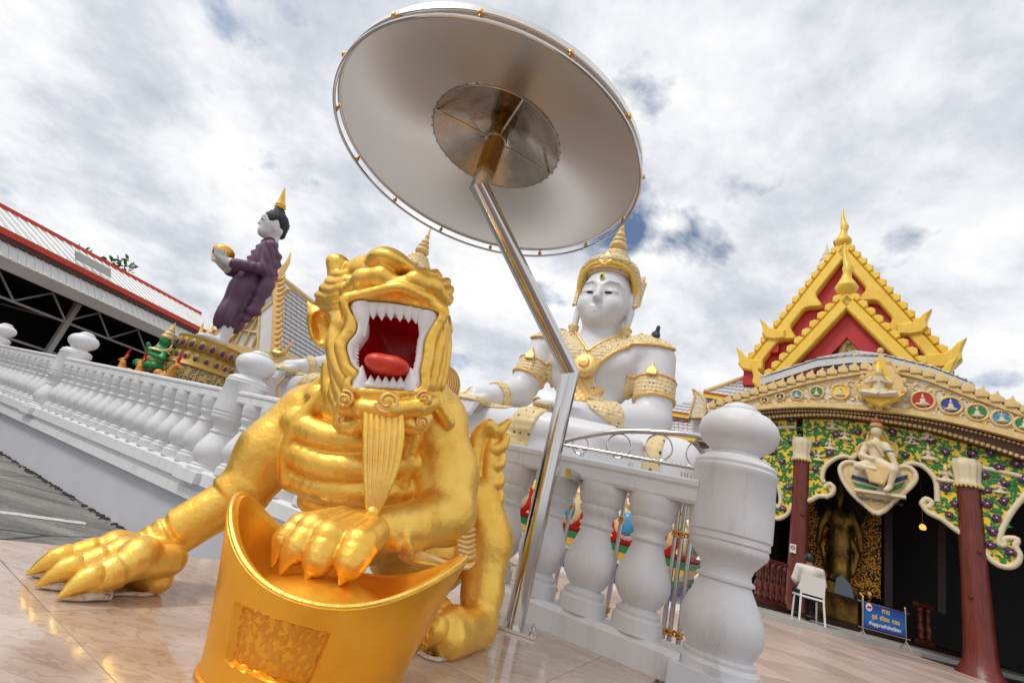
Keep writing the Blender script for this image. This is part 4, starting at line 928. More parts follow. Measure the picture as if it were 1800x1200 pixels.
B.cap((-.6, .4, .5), (-2.05, -.25, .45), .58, .46, .15); B.cap((.6, .4, .5), (2.05, -.25, .42), .58, .46, .15)
B.cap((-2.05, -.3, .44), (-.5, -.92, .48), .45, .37, .08); B.cap((-.5, -.92, .48), (1.0, -.92, .50), .37, .27, .05)
B.cap((2.05, -.3, .40), (.7, -.85, .28), .44, .34, .08); B.cap((.7, -.85, .28), (-.9, -.95, .18), .34, .24, .05)
B.ell((1.25, -.95, .52), (.35, .2, .16), .06)
B.ell((0, .45, 1.25), (.76, .52, .75), .15); B.ell((0, .44, 2.28), (1.12, .58, .85), .2)
for s in (-1, 1):
    B.ell((s*1.02, .46, 2.70), (.52, .45, .42), .15); B.ell((s*.45, .05, 2.34), (.46, .2, .32), .12)
B.cap((0, .42, 2.85), (0, .34, 3.4), .46, .42, .14)
RA = [(-1.30, .45, 2.62), (-1.50, .15, 1.45), (-1.75, -.50, 1.08), (-2.02, -.80, .95)]
LA = [(1.30, .45, 2.62), (1.46, .25, 1.25), (.65, -.50, .98), (.10, -.72, .98)]
B.chain(RA, [.41, .34, .26, .22], .08); B.chain(LA, [.41, .36, .26, .2], .08)
for i in range(4):
    B.chain([(-2.05+.12*i-.1, -.85, .93-.0*i), (-2.20+.13*i, -1.08, .80), (-2.22+.13*i, -1.16, .52)], [.10, .085, .06], .03)
B.ell((-.05, -.78, 1.0), (.42, .24, .10), .05)
for i in range(4): B.cap((-.2, -.66-.1*i, 1.02), (-.62+.03*i, -.66-.1*i, 1.0), .07, .055, .02)
# head
B.ell((0, .32, 3.95), (.60, .64, .82), .1); B.ell((0, .02, 3.42), (.42, .34, .30), .15); B.ell((0, -.12, 3.24), (.17, .13, .12), .1)
for s in (-1, 1): B.ell((s*.30, -.10, 3.62), (.22, .2, .24), .12)
B.cap((0, -.25, 3.98), (0, -.40, 3.67), .05, .08, .06); B.ell((0, -.36, 3.655), (.11, .085, .06), .03)
for s in (-1, 1):
    B.chain([(s*.05, -.305, 4.02), (s*.19, -.31, 4.12), (s*.36, -.22, 4.13), (s*.50, -.04, 4.05)], [.022, .026, .026, .016], .03)
    B.ell((s*.245, -.21, 3.885), (.175, .10, .075), .02); B.ell((s*.245, -.205, 3.795), (.165, .085, .05), .02)
    B.cap((s*.09, -.32, 3.832), (s*.40, -.19, 3.85), .012, .012, .012, 'd')
    B.ell((s*.62, .32, 3.85), (.07, .15, .34), .03); B.cap((s*.63, .30, 3.65), (s*.60, .22, 3.12), .085, .075, .04)
B.chain([(-.25, -.205, 3.515), (-.10, -.30, 3.475), (0, -.315, 3.465), (.10, -.30, 3.475), (.25, -.205, 3.515)], [.016, .032, .027, .032, .016], .015); B.chain([(-.19, -.225, 3.455), (0, -.295, 3.395), (.19, -.225, 3.455)], [.016, .038, .016], .02)
sdf_obj('body', B, 'white_statue', sb, smooth_it=2, local=True)
for s in (-1, 1):
    obj('eye', MB().ell((s*.245, -.268, 3.838), (.125, .04, .034), 14, 9, rot_z(s*.38)), 'black_paint', sb, local=True)
    obj('earring', MB().lathe([(.0, 2.55), (.06, 2.62), (.10, 2.75), (.12, 2.9), (.08, 3.0), (.11, 3.08), (.13, 3.18), (.06, 3.28)], 14, (s*.60, .20, 0)), 'mosaic_cream', sb, local=True)
obj('forehead_jewel', MB().ell((0, -.335, 4.24), (.035, .03, .06), 12, 9), 'emerald', sb, local=True)
obj('jewel_mount', MB().ell((0, -.318, 4.24), (.06, .02, .09), 12, 9), 'gold', sb, local=True)
ripple = lambda fx: (lambda X, Y, Z: 0.012*np.sin(X*fx)*np.sin(Z*fx))
shell('collar', B, .05, lambda X, Y, Z: np.maximum(poly2d([(-1.55, 3.03), (-.75, 2.98), (-.32, 2.52), (0, 2.16), (.32, 2.52), (.75, 2.98), (1.55, 3.03)], X, Z)-.20, Y-.40), 'mosaic_cream', sb, relief=ripple(26))
shell('collar_border', B, .075, lambda X, Y, Z: np.maximum(np.abs(poly2d([(-1.55, 3.03), (-.75, 2.98), (-.32, 2.52), (0, 2.16), (.32, 2.52), (.75, 2.98), (1.55, 3.03)], X, Z)-.20)-.035, Y-.40), 'gold_pale', sb)
shell('chest_strap', B, .05, lambda X, Y, Z: np.maximum(np.minimum(poly2d([(0, 2.15), (.22, 1.6), (.55, 1.18), (.85, 1.0)], X, Z), poly2d([(0, 2.15), (-.22, 1.6), (-.55, 1.18), (-.85, 1.0)], X, Z))-.12, Y-.35), 'mosaic_cream', sb, relief=ripple(30))
shell('chest_tassels', B, .055, lambda X, Y, Z: np.maximum(np.minimum(poly2d([(0, 2.1), (0, 1.5)], X, Z)-.19, poly2d([(-.35, 1.66), (.0, 1.4), (.35, 1.66)], X, Z)-.09), Y-.3), 'gold_pale', sb, relief=ripple(40))
shell('belt', B, .05, lambda X, Y, Z: np.maximum(np.abs(Z-1.02)-.12, np.maximum(np.maximum(np.abs(X)-.85, Y-.6), -.30-Y)), 'mosaic_cream', sb, relief=ripple(30))
obj('medallion', MB().lathe([(.0, .16), (.10, .14), (.13, .09), (.20, .09), (.27, .05), (.30, 0), (.0, -.02)], 20).xf(rot_x(R_(80)), (0, -.19, 2.14)), 'gold_pale', sb, local=True)
for arm, nm in ((RA, 'r'), (LA, 'l')):
    for t0, t1, off, m_ in ((.40, .68, .035, 'mosaic_cream'), (.37, .41, .06, 'gold_pale'), (.67, .72, .06, 'gold_pale')):
        shell('armband' if m_ != 'gold_pale' else 'armband_rim', B, off, lambda X, Y, Z, t0=t0, t1=t1, arm=arm: slab(arm[0], arm[1], t0, t1, .60, X, Y, Z), m_, sb)
    a = np.array(arm[0])*.66+np.array(arm[1])*.34
    obj('armband_crest', MB().prism([(-.10, -.1), (.10, -.1), (.12, .0), (.07, .08), (.03, .13), (0, .22), (-.03, .13), (-.07, .08), (-.12, .0)], a+np.array([0, -.42, .05]), (1, 0, 0), (0, .25, .97), (0, -1, .1), .06, .02), 'gold_pale', sb, local=True)
    shell('bracelet', B, .05, lambda X, Y, Z, arm=arm: slab(arm[1], arm[2], .72, .98, .45, X, Y, Z), 'mosaic_cream', sb, relief=ripple(36))
# cloth bands over the shins and the pleated hem at the knee
shell('cloth_band', B, .035, lambda X, Y, Z: np.maximum(np.maximum(np.abs(X+.62-.25*(Z-.4))-.28, Z-.98), np.maximum(-.95+0*Y, Y+.45)), 'mosaic_green', sb)
shell('cloth_band', B, .035, lambda X, Y, Z: np.maximum(np.maximum(np.abs(X-1.75)-.14, Z-.95), Y+.30), 'mosaic_green', sb)
shell('knee_hem', B, .03, lambda X, Y, Z: np.maximum(np.abs(X+2.25)-.10, Y+.0), 'gold_pale', sb)
shell('knee_lining', B, .02, lambda X, Y, Z: np.maximum(X+2.36, Y+.0), 'red_paint', sb)
shell('knee_band', B, .03, lambda X, Y, Z: np.maximum(np.maximum(np.abs(Z-.84+.06*X*0)-.07, X+1.15), np.maximum(-2.3-X, Y+.2)), 'mosaic_cream', sb)
# crown
cr = obj('crown', MB().lathe([(.55, 4.45), (.63, 4.52), (.66, 4.58), (.645, 4.64), (.59, 4.69), (.60, 4.72), (.55, 4.80), (.50, 4.82), (.49, 4.90), (.43, 4.93), (.42, 5.02), (.36, 5.05), (.35, 5.14), (.29, 5.17), (.28, 5.26), (.21, 5.30), (.14, 5.34), (.12, 5.38)], 36, (0, .36, 0)), 'mosaic_cream', sb, local=True)
obj('spire', MB().lathe([(.12, 5.36), (.19, 5.40), (.22, 5.47), (.20, 5.55), (.14, 5.60), (.17, 5.63), (.16, 5.70), (.10, 5.74), (.125, 5.80), (.10, 5.86), (.075, 5.92), (.06, 5.95), (.075, 5.99), (.045, 6.08), (.02, 6.35), (0, 6.50)], 20, (0, .36, 0)), 'cream_gold', cr, local=True)
for z_, r_, t_ in ((4.53, .645, .03), (4.66, .64, .03), (4.82, .53, .022)):
    a = np.arange(40)*2*math.pi/40; obj('crown_ring', MB().tube(np.stack([r_*np.cos(a), .36+r_*np.sin(a), np.full(40, z_)], 1), t_, 8, closed=True), 'gold_pale', cr, local=True)
hl = smooth_path([(-.66, .34, 3.92), (-.66, .16, 4.20), (-.57, -.03, 4.48), (-.34, -.20, 4.60), (-.12, -.28, 4.61), (0, -.30, 4.55), (.12, -.28, 4.61), (.34, -.20, 4.60), (.57, -.03, 4.48), (.66, .16, 4.20), (.66, .34, 3.92)], 5)
obj('hairline_band', MB().tube(hl, .05, 8), 'yellow_gold', cr, local=True)
hl2 = hl+np.array([0, .06, .14]); obj('hairline_mosaic', MB().tube(hl2, .12, 10), 'mosaic_cream', cr, local=True)
for s in (-1, 1):
    obj('crown_flap', MB().prism([(-.10, 3.75), (.12, 3.9), (.20, 4.2), (.36, 4.62), (.20, 4.55), (.18, 4.72), (.02, 4.5), (-.10, 4.3)], (s*.68, .30, 0), (0, 1, 0), (0, 0, 1), (s, 0, 0), .09, .02), 'mosaic_cream', cr, local=True)
    obj('flap_edge', MB().tube([(s*.74, .30-.10, 3.75), (s*.74, .30+.12, 3.9), (s*.74, .30+.20, 4.2), (s*.74, .30+.37, 4.64)], .04, 6), 'gold_pale', cr, local=True)
obj('crown_front', MB().prism([(-.16, 0), (.16, 0), (.12, .18), (0, .36), (-.12, .18)], (0, -.30, 4.60), (1, 0, 0), (0, .3, .95), (0, -.95, .3), .05, .02), 'gold_pale', cr, local=True)
# lotus pedestal with coloured bands (seen between the balusters)
pedm = thing('buddha_pedestal', 'tall painted lotus pedestal with coloured bands, seen between the balusters by the handrail', 'pedestal', (1.72, 9.30, TZ), R_(-30))
def bandrect(name, z0, z1, hx, hy, m, flare=0.0, par=pedm):
    v = []
    for z, e in ((z0, 0), (z1, flare)): v += [(-hx-e, -hy-e, z), (hx+e, -hy-e, z), (hx+e, hy+e, z), (-hx-e, hy+e, z)]
    return obj(name, MB().add(v, [(3, 2, 1, 0), (4, 5, 6, 7), (0, 1, 5, 4), (1, 2, 6, 5), (2, 3, 7, 6), (3, 0, 4, 7)]), m, par, smooth=False, local=True)
bz = [('plinth_band', 0, .06, 2.6, 1.6, 'white_paint', 0), ('blue_band', .06, .24, 2.35, 1.35, 'blue_paint', .05), ('green_band', .242, .33, 2.42, 1.42, 'emerald', .04), ('white_band', .332, .40, 2.44, 1.44, 'mosaic_white', .0), ('gold_band', .402, .50, 2.46, 1.46, 'yellow_gold', .05), ('green_band', .502, .60, 2.52, 1.52, 'emerald', .04), ('red_band', .602, .68, 2.50, 1.50, 'red_paint', .05), ('lotus_core', .682, 1.20, 2.42, 1.42, 'yellow_gold', -.10), ('gold_neck', 1.202, 1.34, 2.26, 1.26, 'cream_gold', -.06), ('flower_band', 1.342, 1.60, 2.24, 1.24, 'mosaic_blue', .05), ('seat_slab', 1.602, 1.72, 2.35, 1.35, 'white_paint', 0)]
for q in bz: bandrect(*q)
petm = MB().ell((0, 0, .20), (.17, .07, .22), 12, 9).mesh('lotus_petal'); petm.materials.append(MATS['mosaic_white']); petc = MB().ell((0, -.035, .19), (.10, .06, .14), 10, 7).mesh('petal_centre'); petc.materials.append(MATS['sky_blue']); petr = petc.copy(); petr.materials.clear(); petr.materials.append(MATS['red_paint'])
petd = MB().ell((0, .012, .17), (.205, .06, .25), 12, 9).mesh('petal_rim'); petd.materials.append(MATS['red_paint'])
pety = MB().ell((0, -.03, .40), (.06, .07, .05), 8, 6).mesh('petal_bead'); pety.materials.append(MATS['gold_pale'])
for me_ in (petm, petc, petr, pety, petd): me_.polygons.foreach_set('use_smooth', [True]*len(me_.polygons))
def petals(par, hx, hy, z, n, nside):
    for k in range(n):
        x = -hx+(k+.5)*2*hx/n; o = obj('lotus_petal', petm, None, par); o.location = (x, -hy-.06, z); o.scale = (1.35, 1.3, 1.3); obj('petal_rim', petd, None, o); obj('petal_centre', (petc, petr)[k % 2], None, o); obj('petal_bead', pety, None, o)
    for s in (-1, 1):
        for k in range(nside):
            y = -hy+(k+.5)*2*hy/nside; o = obj('lotus_petal', petm, None, par); o.location = (s*(hx+.06), y, z); o.rotation_euler = (0, 0, s*math.pi/2); obj('petal_centre', (petc, petr)[k % 2], None, o)
petals(pedm, 2.36, 1.36, .66, 10, 6)
# the second seated statue, hidden for the most part by the lion
sb2 = copy_tree(sb); _t2 = onz(760, 394, 8.05); _o2 = rot_z(R_(-30)) @ np.array([0, .36, 6.5]); sb2.location = (_t2[0]-_o2[0], _t2[1]-_o2[1], 1.55); sb2['label'] = 'white seated crowned statue whose spire and hand show behind the golden lion'
pd2 = copy_tree(pedm); pd2.location = (sb2.location[0], sb2.location[1], TZ); pd2['label'] = 'painted lotus pedestal mostly hidden behind the golden lion'
# pigeon on the shoulder
pg = onplane(1151, 600, (3.1, 8.9, 0), (0, 1, 0))+np.array([0, 0, .13]); s_ = .016
bird = thing('pigeon', 'small dark bird perched on the shoulder of the giant white statue', 'bird', tuple(pg-np.array([0, 0, .10])))
K = SDF((-.3, -.3, -.06), (.3, .3, .45), .012); K.ell((0, 0, .12), (.09, .14, .085), .03, rot=rot_x(.5)); K.cap((0, -.06, .18), (0, -.09, .27), .05, .042, .03); K.cap((0, -.12, .27), (0, -.16, .265), .014, .006, .01); K.cap((0, .1, .08), (0, .22, .0), .05, .03, .03); K.cap((.03, 0, .05), (.03, 0, -.02), .012, .01, .01); K.cap((-.03, 0, .05), (-.03, 0, -.02), .012, .01, .01)
mat('bird_dark', (.05, .05, .06), .6); sdf_obj('body', K, 'bird_dark', bird, local=True)

# ================================================================== standing monk statue in a purple robe
st0 = ony(380, 606, 10.0)
st = thing('standing_buddha', 'standing white-faced statue in a purple robe holding a golden alms bowl', 'statue', tuple(st0), R_(-56))
st.rotation_euler = Matrix.Rotation(R_(-5.0), 3, Vector((0.15, 1, 0))).to_4x4().to_3x3().to_euler() if False else (Matrix.Rotation(R_(-0.5), 3, 'Y') @ Matrix.Rotation(R_(-54), 3, 'Z')).to_euler(); st.scale = (.94,)*3
W_ = SDF((-.95, -1.35, -.05), (.95, .75, 4.05), .022)
W_.cap((0, .06, 2.85), (0, .02, 3.2), .16, .15, .06); W_.ell((0, .0, 3.30), (.265, .30, .38), .05); W_.ell((0, -.16, 3.08), (.16, .15, .13), .08)
W_.cap((0, -.275, 3.40), (0, -.315, 3.27), .025, .035, .03)
W_.ell((0, -.275, 3.13), (.09, .045, .018), .015); W_.ell((0, -.27, 3.095), (.07, .045, .02), .015)
for s in (-1, 1):
    W_.ell((s*.12, -.235, 3.36), (.075, .05, .035), .02); W_.cap((s*.05, -.29, 3.42), (s*.19, -.24, 3.43), .018, .014, .025)
    W_.ell((s*.27, .03, 3.25), (.035, .07, .17), .02)
    HA = SDF((s*.25-.35, -1.2, 1.7), (s*.25+.35, -.3, 2.3), .018)
    HA.cap((s*.33, -.46, 1.86), (s*.22, -.64, 1.88), .115, .09, .04); HA.ell((s*.17, -.70, 1.90), (.12, .14, .065), .04)
    for i in range(4): HA.cap((s*.22, -.66-.06*i, 1.90), (s*(.33-.02*i), -.70-.07*i, 2.06), .038, .028, .012)
    sdf_obj('hand', HA, 'white_statue', st, local=True)
    FO = SDF((s*.2-.25, -.6, -.06), (s*.2+.25, .3, .75), .02); FO.cap((s*.20, .05, .08), (s*.20, .05, .62), .125, .135, .04); FO.ell((s*.20, -.12, .07), (.14, .32, .09), .05)
    for i in range(5): FO.cap((s*.20+(i-2)*.05, -.36, .045), (s*.20+(i-2)*.055, -.44, .035), .035, .028, .01)
    sdf_obj('foot', FO, 'white_statue', st, local=True)
hR = rot_x(R_(11)); hp0 = np.array([0, .03, 3.0]); nod = lambda Pv: (Pv-hp0) @ hR.T+hp0; nodm = lambda mb: mb.xf(hR, hp0-hR @ hp0)
sdf_obj('head', W_, 'white_statue', st, local=True, xf=nod)
for s in (-1, 1):
    obj('eye', nodm(MB().ell((s*.125, -.275, 3.355), (.05, .022, .014), 12, 7, rot_z(s*.35))), 'black_paint', st, local=True); obj('eyebrow', nodm(MB().tube(smooth_path([(s*.05, -.288, 3.435), (s*.12, -.272, 3.465), (s*.20, -.222, 3.44)], 4), .007, 6)), 'black_paint', st, local=True)
Hh = SDF((-.4, -.4, 3.0), (.4, .5, 4.0), .016); Hh.ell((0, .05, 3.42), (.295, .305, .325), .03); Hh.ell((0, .07, 3.74), (.13, .13, .12), .08); Hh.cap((0, .22, 3.15), (0, .20, 3.4), .12, .16, .06)
Hh.ell((0, -.26, 3.27), (.22, .24, .30), .02, 'd'); Hh.ell((.27, .02, 3.2), (.09, .12, .2), .02, 'd'); Hh.ell((-.27, .02, 3.2), (.09, .12, .2), .02, 'd')
def curls(Pv, nn): return Pv+nn*(0.014*np.abs(np.sin(Pv[:, 0]*38)*np.sin(Pv[:, 1]*38)*np.sin(Pv[:, 2]*38)))[:, None]
sdf_obj('hair', Hh, 'black_hair', st, post=curls, local=True, xf=nod)
obj('flame_finial', nodm(MB().lathe([(.10, 3.82), (.13, 3.86), (.10, 3.90), (.12, 3.93), (.09, 3.98), (.06, 4.15), (.03, 4.32), (0, 4.48)], 14, (0, .07, 0), lobes=(6, .15))), 'yellow_gold', st, local=True)
Rb = SDF((-1.0, -.95, .3), (1.0, .8, 3.15), .022)
Rb.cap((0, .03, .62), (0, .05, 1.5), .30, .38, .1); Rb.ell((-.16, .0, .75), (.26, .30, .42), .08); Rb.ell((.16, .0, .75), (.26, .30, .42), .08)
Rb.ell((0, .06, 1.55), (.40, .31, .75), .15); Rb.ell((0, .06, 2.25), (.42, .29, .62), .15); Rb.cap((-.36, .08, 2.62), (.36, .08, 2.62), .19, .19, .12); Rb.cap((0, .06, 2.75), (0, .05, 2.92), .2, .165, .06)
for s in (-1, 1): Rb.chain([(s*.46, .08, 2.60), (s*.54, .16, 1.98), (s*.36, -.42, 1.86)], [.165, .145, .135], .06)
Rb.chain([(.42, .30, 2.4), (.52, .36, 1.6), (.48, .36, 1.0), (.40, .30, .75)], [.13, .15, .13, .08], .1)
Rb.box((0, 0, .38), (1, 1, .05), .01, .01, 'd')
def folds(Pv, nn):
    x, y, z = Pv.T; ang = np.arctan2(y, x)
    lower = np.clip((1.75-z)/.5, 0, 1); up_ = np.clip((z-1.9)/.3, 0, 1)
    d = lower*(.010*np.sin(z*9+x*9+2.2*np.sin(ang*2))+.012*np.sin(ang*11+z*2.0))
    front = np.clip((-y+.05)/.3, 0, 1)*np.clip(1-np.abs(x+.05)/.30, 0, 1)
    d += up_*front*.035*np.sin(z*34+6*x)
    side = np.clip((np.abs(x)-.45)/.1, 0, 1)*np.clip((z-1.75)/.1, 0, 1); d += side*.008*np.sin((z*.8+y)*34)
    back = np.clip(1-np.abs(x-.45)/.22, 0, 1)*np.clip((y-.1)/.2, 0, 1); d += back*.03*np.sin(z*24+x*8)
    hem = np.clip((.72-z)/.3, 0, 1); d += hem*.022*np.sin(ang*22)
    return Pv+nn*d[:, None]
sdf_obj('robe', Rb, 'purple_robe', st, post=folds, local=True)
obj('alms_bowl', MB().lathe([(.0, 1.92), (.12, 1.94), (.21, 2.0), (.245, 2.09), (.23, 2.17), (.17, 2.23), (.09, 2.265), (.03, 2.28), (0, 2.285)], 26, (0, -.72, 0)), 'gold_smooth', st, local=True)
# its lotus pedestal
lp = thing('lotus_pedestal', 'round gold lotus pedestal with purple petals under the purple-robed statue', 'pedestal', (st0[0]-.10, st0[1]+.05, TZ), 0); lp.scale = (.86, .86, 1)
zt = st0[2]-TZ
obj('drum', MB().lathe([(.92, 0), (.92, zt-1.16), (.90, zt-1.06), (.95, zt-1.04), (.95, zt-.98), (.88, zt-.96), (.87, zt-.70), (.84, zt-.66)], 48), 'mosaic_band', lp, local=True)
obj('gold_moulding', MB().lathe([(.86, zt-.66), (.88, zt-.63), (.84, zt-.58), (.76, zt-.54), (.72, zt-.50)], 48), 'old_gold', lp, local=True)
obj('upper_drum', MB().lathe([(.72, zt-.50), (.70, zt-.42), (.66, zt-.36), (.64, zt-.32), (.69, zt-.28), (.72, zt-.18), (.73, zt-.08), (.72, zt-.03), (.66, zt-.012), (0, zt-.01)], 48), 'old_gold', lp, local=True)
ptm = MB().ell((0, 0, 0), (.13, .06, .16), 10, 7).mesh('lotus_petal'); ptm.materials.append(MATS['old_gold']); pti = MB().ell((0, -.03, -.02), (.085, .05, .10), 10, 7).mesh('petal_centre'); pti.materials.append(MATS['violet'])
for me_ in (ptm, pti): me_.polygons.foreach_set('use_smooth', [True]*len(me_.polygons))
for k in range(20):
    a = 2*math.pi*k/20
    for rr, zz_, sc_ in ((.71, zt-.19, .74), (.72, zt-.46, .58)):
        o = obj('lotus_petal', ptm, None, lp); o.location = (rr*math.cos(a), rr*math.sin(a), zz_); o.rotation_euler = (0, 0, a+math.pi/2); o.scale = (sc_,)*3; obj('petal_centre', pti, None, o)
for k in range(60):
    a = 2*math.pi*k/60; 
bd = MB()
for k in range(72): a = 2*math.pi*k/72; bd.ell((.72*math.cos(a), .72*math.sin(a), zt-.035), (.028,)*3, 6, 5)
tag(obj('bead_row', bd, 'old_gold', lp, local=True), kind='stuff')

# ================================================================== small painted deities on the terrace
def figurine(name, label, px, y, hpx, robe, skin, crown, rz):
    p = ony(px[0], px[1], y); s = hpx*mpp(px[0], px[1], y)*1.12
    t = thing(name, label, 'figurine', tuple(p), R_(rz)); t.scale = (s,)*3
    K = SDF((-.5, -.5, -.02), (.5, .5, .75), .018)
    K.ell((0, 0, .10), (.30, .2, .11), .05); K.cap((-.1, 0, .12), (-.32, -.12, .10), .09, .07, .04); K.cap((.1, 0, .12), (.32, -.12, .10), .09, .07, .04)
    K.cap((0, .02, .15), (0, 0, .42), .12, .13, .05); K.chain([(.14, 0, .42), (.26, -.02, .28), (.10, -.18, .30)], [.06, .05, .04], .02); K.chain([(-.14, 0, .42), (-.30, -.02, .36), (-.34, -.1, .50)], [.06, .05, .04], .02)
    sdf_obj('body', K, robe, t, local=True)
    H_ = SDF((-.25, -.25, .4), (.25, .25, 1.05), .014); H_.cap((0, 0, .45), (0, -.01, .60), .05, .05, .02); H_.ell((0, -.01, .64), (.085, .095, .11), .02); sdf_obj('head', H_, skin, t, local=True)
    obj('crown', MB().lathe([(.10, .68), (.12, .71), (.09, .76), (.10, .78), (.06, .84), (.07, .86), (.03, .93), (0, 1.05)], 12), crown, t, local=True)
    obj('collar', MB().lathe([(.08, .47), (.18, .43), (.20, .40), (.10, .40)], 14), crown, t, local=True)
    obj('belt', MB().lathe([(.13, .18), (.155, .21), (.155, .25), (.13, .27)], 14), crown, t, local=True)
    for s_ in (-1, 1): obj('shoulder_flame', MB().tube(smooth_path([(s_*.15, 0, .42), (s_*.24, .02, .48), (s_*.25, .02, .60)], 4), np.linspace(.05, .006, 9), 8), crown, t, local=True)
    return t
mat('deity_green', (.015, .28, .08), .35, 0, var=.3, vscale=6); mat('naga_orange', (.62, .16, .03), .4, 0, col2=(.75, .42, .05), vscale=9, bump=.5, bscale=20)
figurine('green_deity', 'green painted deity figure with a golden crown beside the lotus pedestal', (262, 652), 9.4, 82, 'deity_green', 'deity_green', 'cream_gold', -30)
def naga(label, px, y, hpx, rz):
    p = ony(px[0], px[1], y); s = hpx*mpp(px[0], px[1], y); t = thing('naga_figure', label, 'figurine', tuple(p), R_(rz)); t.scale = (s,)*3
    K = SDF((-.6, -.6, -.25), (.9, .6, 1.1), .022)
    K.chain([(.7, 0, .05), (.45, .1, .18), (.2, 0, .05), (0, -.02, .15), (-.05, 0, .45), (-.16, -.02, .62)], [.08, .15, .16, .15, .12, .10], .04); K.cap((-.16, -.02, .62), (-.36, -.05, .58), .09, .04, .03); K.chain([(-.1, 0, .66), (-.02, 0, .82), (-.1, 0, 1.02)], [.06, .05, .01], .02)
    for i in range(5): K.cap((.0+.12*i, 0, .35-.05*i), (.10+.13*i, 0, .46-.05*i), .05, .01, .02)
    sdf_obj('body', K, 'naga_orange', t, local=True); obj('crest', MB().prism([(-.16, .68), (-.02, .66), (.06, .85), (-.04, .95), (-.08, 1.25), (-.16, .95)], (0, -.03, 0), (1, 0, 0), (0, 0, 1), (0, 1, 0), .06, .01), 'red_paint', t, local=True)
naga('small orange naga figure with a red flame crest on the terrace edge', (208, 655), 9.3, 38, -20); naga('orange serpent coiled between the green deity and the lotus pedestal', (238, 662), 9.2, 40, -20)
n3 = naga('orange serpent tail curling against the gold lotus pedestal', (292, 668), 9.1, 46, 160)
# ================================================================== helpers for facades
class Face:
    """a vertical plane in the place; to2 turns a photo pixel into (along, height) on it"""
    def __init__(s, p, az):
        s.p = np.array([p[0], p[1], 0.0]); s.e = np.array([math.cos(az), math.sin(az), 0]); s.n = np.array([s.e[1], -s.e[0], 0]); s.z = np.array([0, 0, 1.0])
    def back(s, d): f = Face(s.p-s.n*d, 0); f.e, f.n = s.e, s.n; return f
    def to2(s, u, v): q = onplane(u, v, s.p, s.n)-s.p; return np.array([q.dot(s.e), q[2]])
    def poly(s, px): return np.array([s.to2(*q) for q in px])
    def at(s, a, d=0.0): return s.p+s.e*a[0]+s.z*a[1]+s.n*d
    def prism(s, poly, d0, th, inset=0.0, mb=None): return (mb or MB()).prism(poly, s.p+s.n*d0, s.e, s.z, s.n, th, inset)
def inside(poly, q):
    c = False; k = len(poly)
    for i in range(k):
        a, b_ = poly[i], poly[i-1]
        if (a[1] > q[1]) != (b_[1] > q[1]) and q[0] < (b_[0]-a[0])*(q[1]-a[1])/(b_[1]-a[1])+a[0]: c = not c
    return c
def strip(path, w0, w1):
    """closed outline of a band that follows path, offset w0..w1 to its left"""
    p = np.asarray(path, float); t = np.gradient(p, axis=0); t /= np.linalg.norm(t, axis=1)[:, None]; nn = np.stack([-t[:, 1], t[:, 0]], 1)
    return np.concatenate([p+nn*w0, (p+nn*w1)[::-1]])
def band_mesh(fc, path, w0, w1, d0, d1):
    """solid band along path (2-D on the face), between offsets w0..w1, from d0 to d1 out of the face"""
    p = np.asarray(path, float); t = np.gradient(p, axis=0); t /= np.linalg.norm(t, axis=1)[:, None]; nn = np.stack([-t[:, 1], t[:, 0]], 1)
    G_ = [[fc.at(p[i]+nn[i]*w, d) for w, d in ((w0, d0), (w1, d0), (w1, d1), (w0, d1), (w0, d0))] for i in range(len(p))]
    mb = MB(); mb.grid(G_); k = len(p); mb.f += [(0, 1, 2, 3), tuple((k-1)*5+q for q in (3, 2, 1, 0))]; return mb

# ================================================================== temple hall on the right
PL = Face((9.10, 10.33), R_(-44.3)); zf = TZ+0.0
hall = thing('temple_hall', 'ornate temple hall with red columns, yellow gables and a painted arch', 'building', (10.5, 11.8, TZ))
# --- columns: whole trunks, flared at the foot, with lotus capitals
def trunk(base_px, top_px, r):
    tp = onplane(*top_px, PL.p, PL.n); zt_ = tp[2]; h = zt_-zf
    prof = [(r*1.9, 0), (r*1.75, h*.02), (r*1.35, h*.06), (r*1.2, h*.12), (r*1.12, h*.25), (r*1.05, h*.5), (r, h*.8), (r*.97, h)]
    mb = MB(); mb.lathe(prof, 26); v = mb.arr(); a = np.arctan2(v[:, 1], v[:, 0]); k = 1+.05*np.sin(3*a+1)*np.clip(1-v[:, 2]/(h*.3), 0, 1)+.02*np.sin(2*a+v[:, 2]*3); v[:, :2] *= k[:, None]; mb.v = [v+np.array([tp[0], tp[1], zf])]
    c = obj('column', mb, 'wood_red', hall)
    for zz_, aa in ((h*.38, 200), (h*.62, 250)): obj('knot', MB().ell((tp[0]+r*1.08*math.cos(R_(aa)), tp[1]+r*1.08*math.sin(R_(aa)), zf+zz_), (.05, .05, .035), 8, 6), 'wood_red', c)
    cap = MB().lathe([(r*1.0, -.06), (r*1.10, -.04), (r*1.10, .02), (r*1.02, .05), (r*1.06, .14), (r*1.13, .26), (r*1.2, .36), (r*1.22, .44), (r*1.12, .48), (r*1.12, .52), (r*1.0, .53)], 36, (tp[0], tp[1], zt_-.02), lobes=(12, .10))
    obj('capital', cap, 'cream', c); 
    bd = MB()
    for k in range(20): a = 2*math.pi*k/20; bd.ell((tp[0]+r*1.2*math.cos(a), tp[1]+r*1.2*math.sin(a), zt_-.07), (.03, .03, .05), 6, 5)
    tag(obj('bead_row', bd, 'cream_gold', c), kind='stuff'); return tp, h, c
tl, hl_c, cL = trunk((1393, 1087), (1410, 805), .19); tr, hr_c, cR = trunk((1733, 1190), (1701, 850), .20)
stk = onplane(1397, 965, PL.p, PL.n)+PL.n*.225
nos = obj('notice', MB().box(stk, (.13, .012, .20), np.array([PL.e, -PL.n, PL.z]).T), 'plastic_white', cL, smooth=False)
